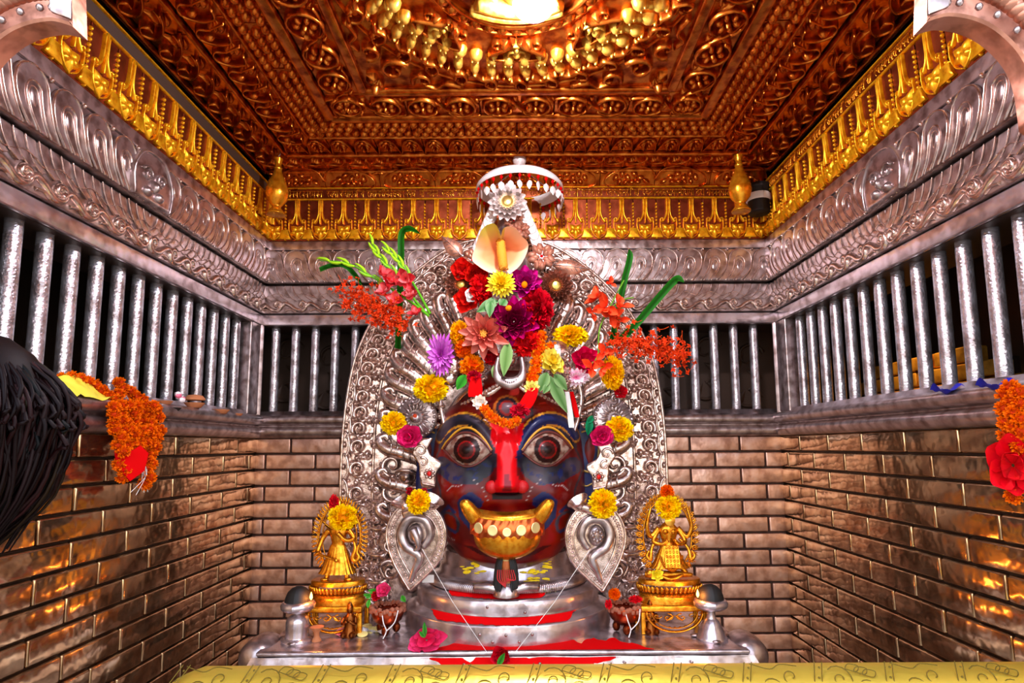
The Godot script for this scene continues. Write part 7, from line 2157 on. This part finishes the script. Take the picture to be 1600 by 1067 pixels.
# ---------------------------------------------------------------- corridor, lamp, visitor
func build_rest() -> void:
	var t := thing("brick_parapet", "low golden brick parapet glowing behind the right grille", "parapet", Vector3(1.95, 0, 0.05))
	var g := Geo.new()
	g.box(Vector3.ZERO, Vector3(0.08, 0.066, 0.226), 0.006)
	var bm := g.mesh()
	g = Geo.new()
	g.box(Vector3(0.03, 0.98, 0), Vector3(0.05, 1.94, 0.9), 0.0)
	mk(g, "core", M.joint, t)
	for r in 8:
		for k in 4:
			if r == 7 and k == 3: continue
			put(bm, "brick", M.brick_gold, t, Transform3D(Basis.from_euler(Vector3(0, rng.randfn(0, 0.02), 0)), Vector3(-0.015, 1.47 + 0.073 * r, -0.36 + 0.235 * k + (0.117 if r % 2 else 0.0))))
	var bulb := thing("corridor_lamp", "shaded lamp hanging in the dark corridor above the golden bricks", "lamp", Vector3(1.62, 2.62, 0.15))
	var em := StandardMaterial3D.new()
	em.albedo_color = Color(1, 0.8, 0.5); em.emission_enabled = true; em.emission = Color(1.0, 0.7, 0.35); em.emission_energy_multiplier = 4.0
	var aim := Basis.looking_at(Vector3(1.95, 1.75, 0.05) - bulb.position)
	g = Geo.new()
	g.ball(Vector3(0, 0, 0.0), Vector3(0.025, 0.025, 0.025), 12)
	mk(g, "bulb_glass", em, bulb, Transform3D(aim, Vector3.ZERO))
	g = Geo.new()
	g.X = Transform3D(aim * Basis(Vector3.RIGHT, PI / 2), Vector3.ZERO)
	g.lathe([Vector2(0.055, -0.06), Vector2(0.05, -0.02), Vector2(0.035, 0.03), Vector2(0.0, 0.04), Vector2(0.03, 0.028), Vector2(0.046, -0.02), Vector2(0.055, -0.06)], 20)
	g.X = Transform3D.IDENTITY
	g.tube([Vector3(0, 0.03, 0), Vector3(0, 0.48, 0)], 0.003, 6)
	mk(g, "shade", M.soot, bulb)
	var l: Light3D = SpotLight3D.new()
	l.name = "bulb_light"; l.basis = aim; l.position = aim * Vector3(0, 0, -0.03); l.light_color = Color(1.0, 0.76, 0.45); l.light_energy = 1.5; l.light_size = 0.02; l.spot_range = 6.0; l.spot_attenuation = 2.0; l.spot_angle = 28.0; l.shadow_enabled = true
	bulb.add_child(l)

	t = thing("ceiling_lamp", "bright white round ceiling lamp by the medallion's centre", "lamp", LAMP)
	em = StandardMaterial3D.new()
	em.albedo_color = Color(1, 1, 1); em.emission_enabled = true; em.emission = Color(0.90, 0.88, 1.0); em.emission_energy_multiplier = 5.0
	g = Geo.new()
	g.ball(Vector3.ZERO, Vector3(0.062, 0.04, 0.062), 20)
	mk(g, "globe", em, t)
	g = Geo.new()
	g.lathe([Vector2(0, 0.02), Vector2(0.05, 0.02), Vector2(0.05, 0.045), Vector2(0, 0.05)], 24)
	mk(g, "socket", M.white, t)
	l = OmniLight3D.new()
	l.name = "lamp_light"; l.position = Vector3(0, -0.005, 0); l.light_color = Color(0.97, 0.95, 1.0); l.light_energy = 2.0; l.light_size = 0.04; l.omni_range = 8.0; l.omni_attenuation = 2.0; l.shadow_enabled = true
	t.add_child(l)
	build_person()

func build_person() -> void:
	# a visitor leaning in from the left of the entrance: only the hair reaches into the picture
	var H := Vector3(-0.7464, 1.6470, 2.0300)
	var t := thing("person", "person with long dark hair leaning in at the entrance's left side", "person", Vector3(-1.05, 0, 2.08))
	var o := t.position
	var bones := [[H, H + Vector3(0, -0.05, 0.01), 0.082, 0.066], [H + Vector3(-0.03, -0.09, 0.02), Vector3(-1.0, 1.40, 2.1), 0.05, 0.062], [Vector3(-1.0, 1.40, 2.1), Vector3(-1.08, 1.0, 2.1), 0.13, 0.13], [Vector3(-0.98, 1.36, 2.0), Vector3(-1.04, 1.36, 2.22), 0.085, 0.085], [Vector3(-1.08, 1.0, 2.1), Vector3(-1.08, 0.88, 2.1), 0.14, 0.15],
		[Vector3(-1.07, 0.88, 2.02), Vector3(-1.06, 0.48, 2.02), 0.09, 0.06], [Vector3(-1.06, 0.48, 2.02), Vector3(-1.08, 0.07, 2.03), 0.06, 0.04], [Vector3(-1.07, 0.88, 2.18), Vector3(-1.06, 0.48, 2.2), 0.09, 0.06], [Vector3(-1.06, 0.48, 2.2), Vector3(-1.08, 0.07, 2.2), 0.06, 0.04], [Vector3(-1.08, 0.05, 2.03), Vector3(-0.92, 0.04, 2.0), 0.042, 0.035], [Vector3(-1.08, 0.05, 2.2), Vector3(-0.92, 0.04, 2.22), 0.042, 0.035],
		[Vector3(-0.98, 1.36, 1.98), Vector3(-1.0, 1.1, 1.93), 0.055, 0.044], [Vector3(-1.0, 1.1, 1.93), Vector3(-0.98, 0.88, 1.97), 0.042, 0.032], [Vector3(-1.04, 1.36, 2.24), Vector3(-1.05, 1.1, 2.3), 0.055, 0.044], [Vector3(-1.05, 1.1, 2.3), Vector3(-1.02, 0.88, 2.28), 0.042, 0.032]]
	for e in [[Vector3(-0.98, 0.88, 1.97), 1], [Vector3(-1.02, 0.88, 2.28), -1]]:
		bones.append([e[0], e[0] + Vector3(0.0, -0.08, 0), 0.030, 0.026])
		for k in 4: bones.append([e[0] + Vector3(-0.024 + 0.016 * k, -0.07, 0), e[0] + Vector3(-0.028 + 0.018 * k, -0.155 + 0.008 * absf(k - 1.6), 0.012 * e[1]), 0.009, 0.008])
		bones.append([e[0] + Vector3(0.022, -0.03, 0), e[0] + Vector3(0.045, -0.095, 0.01), 0.010, 0.009])
	var g := blob(bones, 0.016, o, person_col)
	mk(g, "body", painted(0.7), t)
	var hair := Geo.new()
	for k in 620:
		var a := rng.randf() * TAU
		var el := rng.randf_range(-0.1, 1.35)
		var d := Vector3(cos(a) * cos(el), sin(el), sin(a) * cos(el))
		var r := Vector3(0.098, 0.118, 0.098)
		var p0 := H + Vector3(0, 0.0, 0) + d * r
		var side := Vector3(d.x, 0, d.z).normalized()
		var ln := rng.randf_range(0.12, 0.19)
		hair.col = lin("0c0606").lerp(lin("2c1614"), rng.randf() * rng.randf())
		var q := H + side * rng.randf_range(0.098, 0.116) + Vector3(0, -0.02 + rng.randfn(0, 0.012), rng.randfn(0, 0.01))
		hair.tube(crv([H + Vector3(0, 0.112, 0), (p0 + q) * 0.5 + d * 0.012, q, H + side * rng.randf_range(0.085, 0.108) + Vector3(-0.008, -ln * 0.6, 0), H + side * rng.randf_range(0.04, 0.08) + Vector3(-0.03, -ln, 0)].map(func(w): return w - o), 4), [0.0025, 0.0034, 0.003, 0.0012], 4)
	hair.col = lin("100808")
	hair.ball(H - o + Vector3(0, 0.012, 0), Vector3(0.092, 0.104, 0.092), 16)
	var hm := painted(0.55)
	hm.metallic_specular = 0.25
	mk(hair, "hair", hm, t)
func person_col(p: Vector3) -> Color:
	if p.y > 1.48: return lin("a87050")
	if p.y < 0.12: return lin("2a2020")
	if p.y < 0.86 and p.x > -1.04 and absf(p.z - 2.1) > 0.1 and p.y > 0.70: return lin("a87050")
	return lin("3a2a3a") if p.y > 0.9 else lin("23232c")
func blob(bones: Array, cell: float, o: Vector3, tint: Callable) -> Geo:  # tapered capsules joined smoothly and meshed as surface nets
	var field := {}
	for b in bones:
		var m := 0.05
		var lo: Vector3 = b[0].min(b[1]) - Vector3.ONE * (maxf(b[2], b[3]) + m)
		var hi: Vector3 = b[0].max(b[1]) + Vector3.ONE * (maxf(b[2], b[3]) + m)
		var ab: Vector3 = b[1] - b[0]
		var l2 := maxf(ab.length_squared(), 1e-6)
		for x in range(floori(lo.x / cell), ceili(hi.x / cell) + 1):
			for y in range(floori(lo.y / cell), ceili(hi.y / cell) + 1):
				for z in range(floori(lo.z / cell), ceili(hi.z / cell) + 1):
					var p := Vector3(x, y, z) * cell
					var f := clampf((p - b[0]).dot(ab) / l2, 0, 1)
					var d := p.distance_to(b[0] + ab * f) - lerpf(b[2], b[3], f)
					if d > m: continue
					var key := Vector3i(x, y, z)
					if field.has(key):
						var e: float = field[key]
						var k := minf(0.035, minf(b[2], b[3]) * 0.8)
						var h := maxf(k - absf(d - e), 0.0) / k
						field[key] = minf(d, e) - h * h * k * 0.25
					else:
						field[key] = d
	var g := Geo.new()
	var vid := {}
	var corner := [Vector3i(0, 0, 0), Vector3i(1, 0, 0), Vector3i(0, 1, 0), Vector3i(1, 1, 0), Vector3i(0, 0, 1), Vector3i(1, 0, 1), Vector3i(0, 1, 1), Vector3i(1, 1, 1)]
	var ed := [[0, 1], [2, 3], [4, 5], [6, 7], [0, 2], [1, 3], [4, 6], [5, 7], [0, 4], [1, 5], [2, 6], [3, 7]]
	for key in field:
		var s := []
		var neg := 0
		for c in corner:
			var d: float = field.get(key + c, 0.06)
			s.append(d)
			if d < 0: neg += 1
		if neg == 0 or neg == 8: continue
		var sum := Vector3.ZERO
		var n := 0
		for e in ed:
			if (s[e[0]] < 0) != (s[e[1]] < 0):
				var f: float = s[e[0]] / (s[e[0]] - s[e[1]])
				sum += Vector3(corner[e[0]]).lerp(Vector3(corner[e[1]]), f)
				n += 1
		var p := (Vector3(key) + sum / n) * cell
		g.col = tint.call(p)
		vid[key] = g.p(p - o)
	for key in field:
		var d0: float = field[key]
		for a in 3:
			var u := Vector3i.ZERO
			u[a] = 1
			var d1: float = field.get(key + u, 0.06)
			if (d0 < 0) == (d1 < 0): continue
			var b := Vector3i.ZERO
			var c := Vector3i.ZERO
			b[(a + 1) % 3] = 1
			c[(a + 2) % 3] = 1
			var ks := [key - b - c, key - c, key, key - b]
			if ks.any(func(k): return not vid.has(k)): continue
			if d0 < 0: g.q(vid[ks[0]], vid[ks[1]], vid[ks[2]], vid[ks[3]])
			else: g.q(vid[ks[3]], vid[ks[2]], vid[ks[1]], vid[ks[0]])
	return g
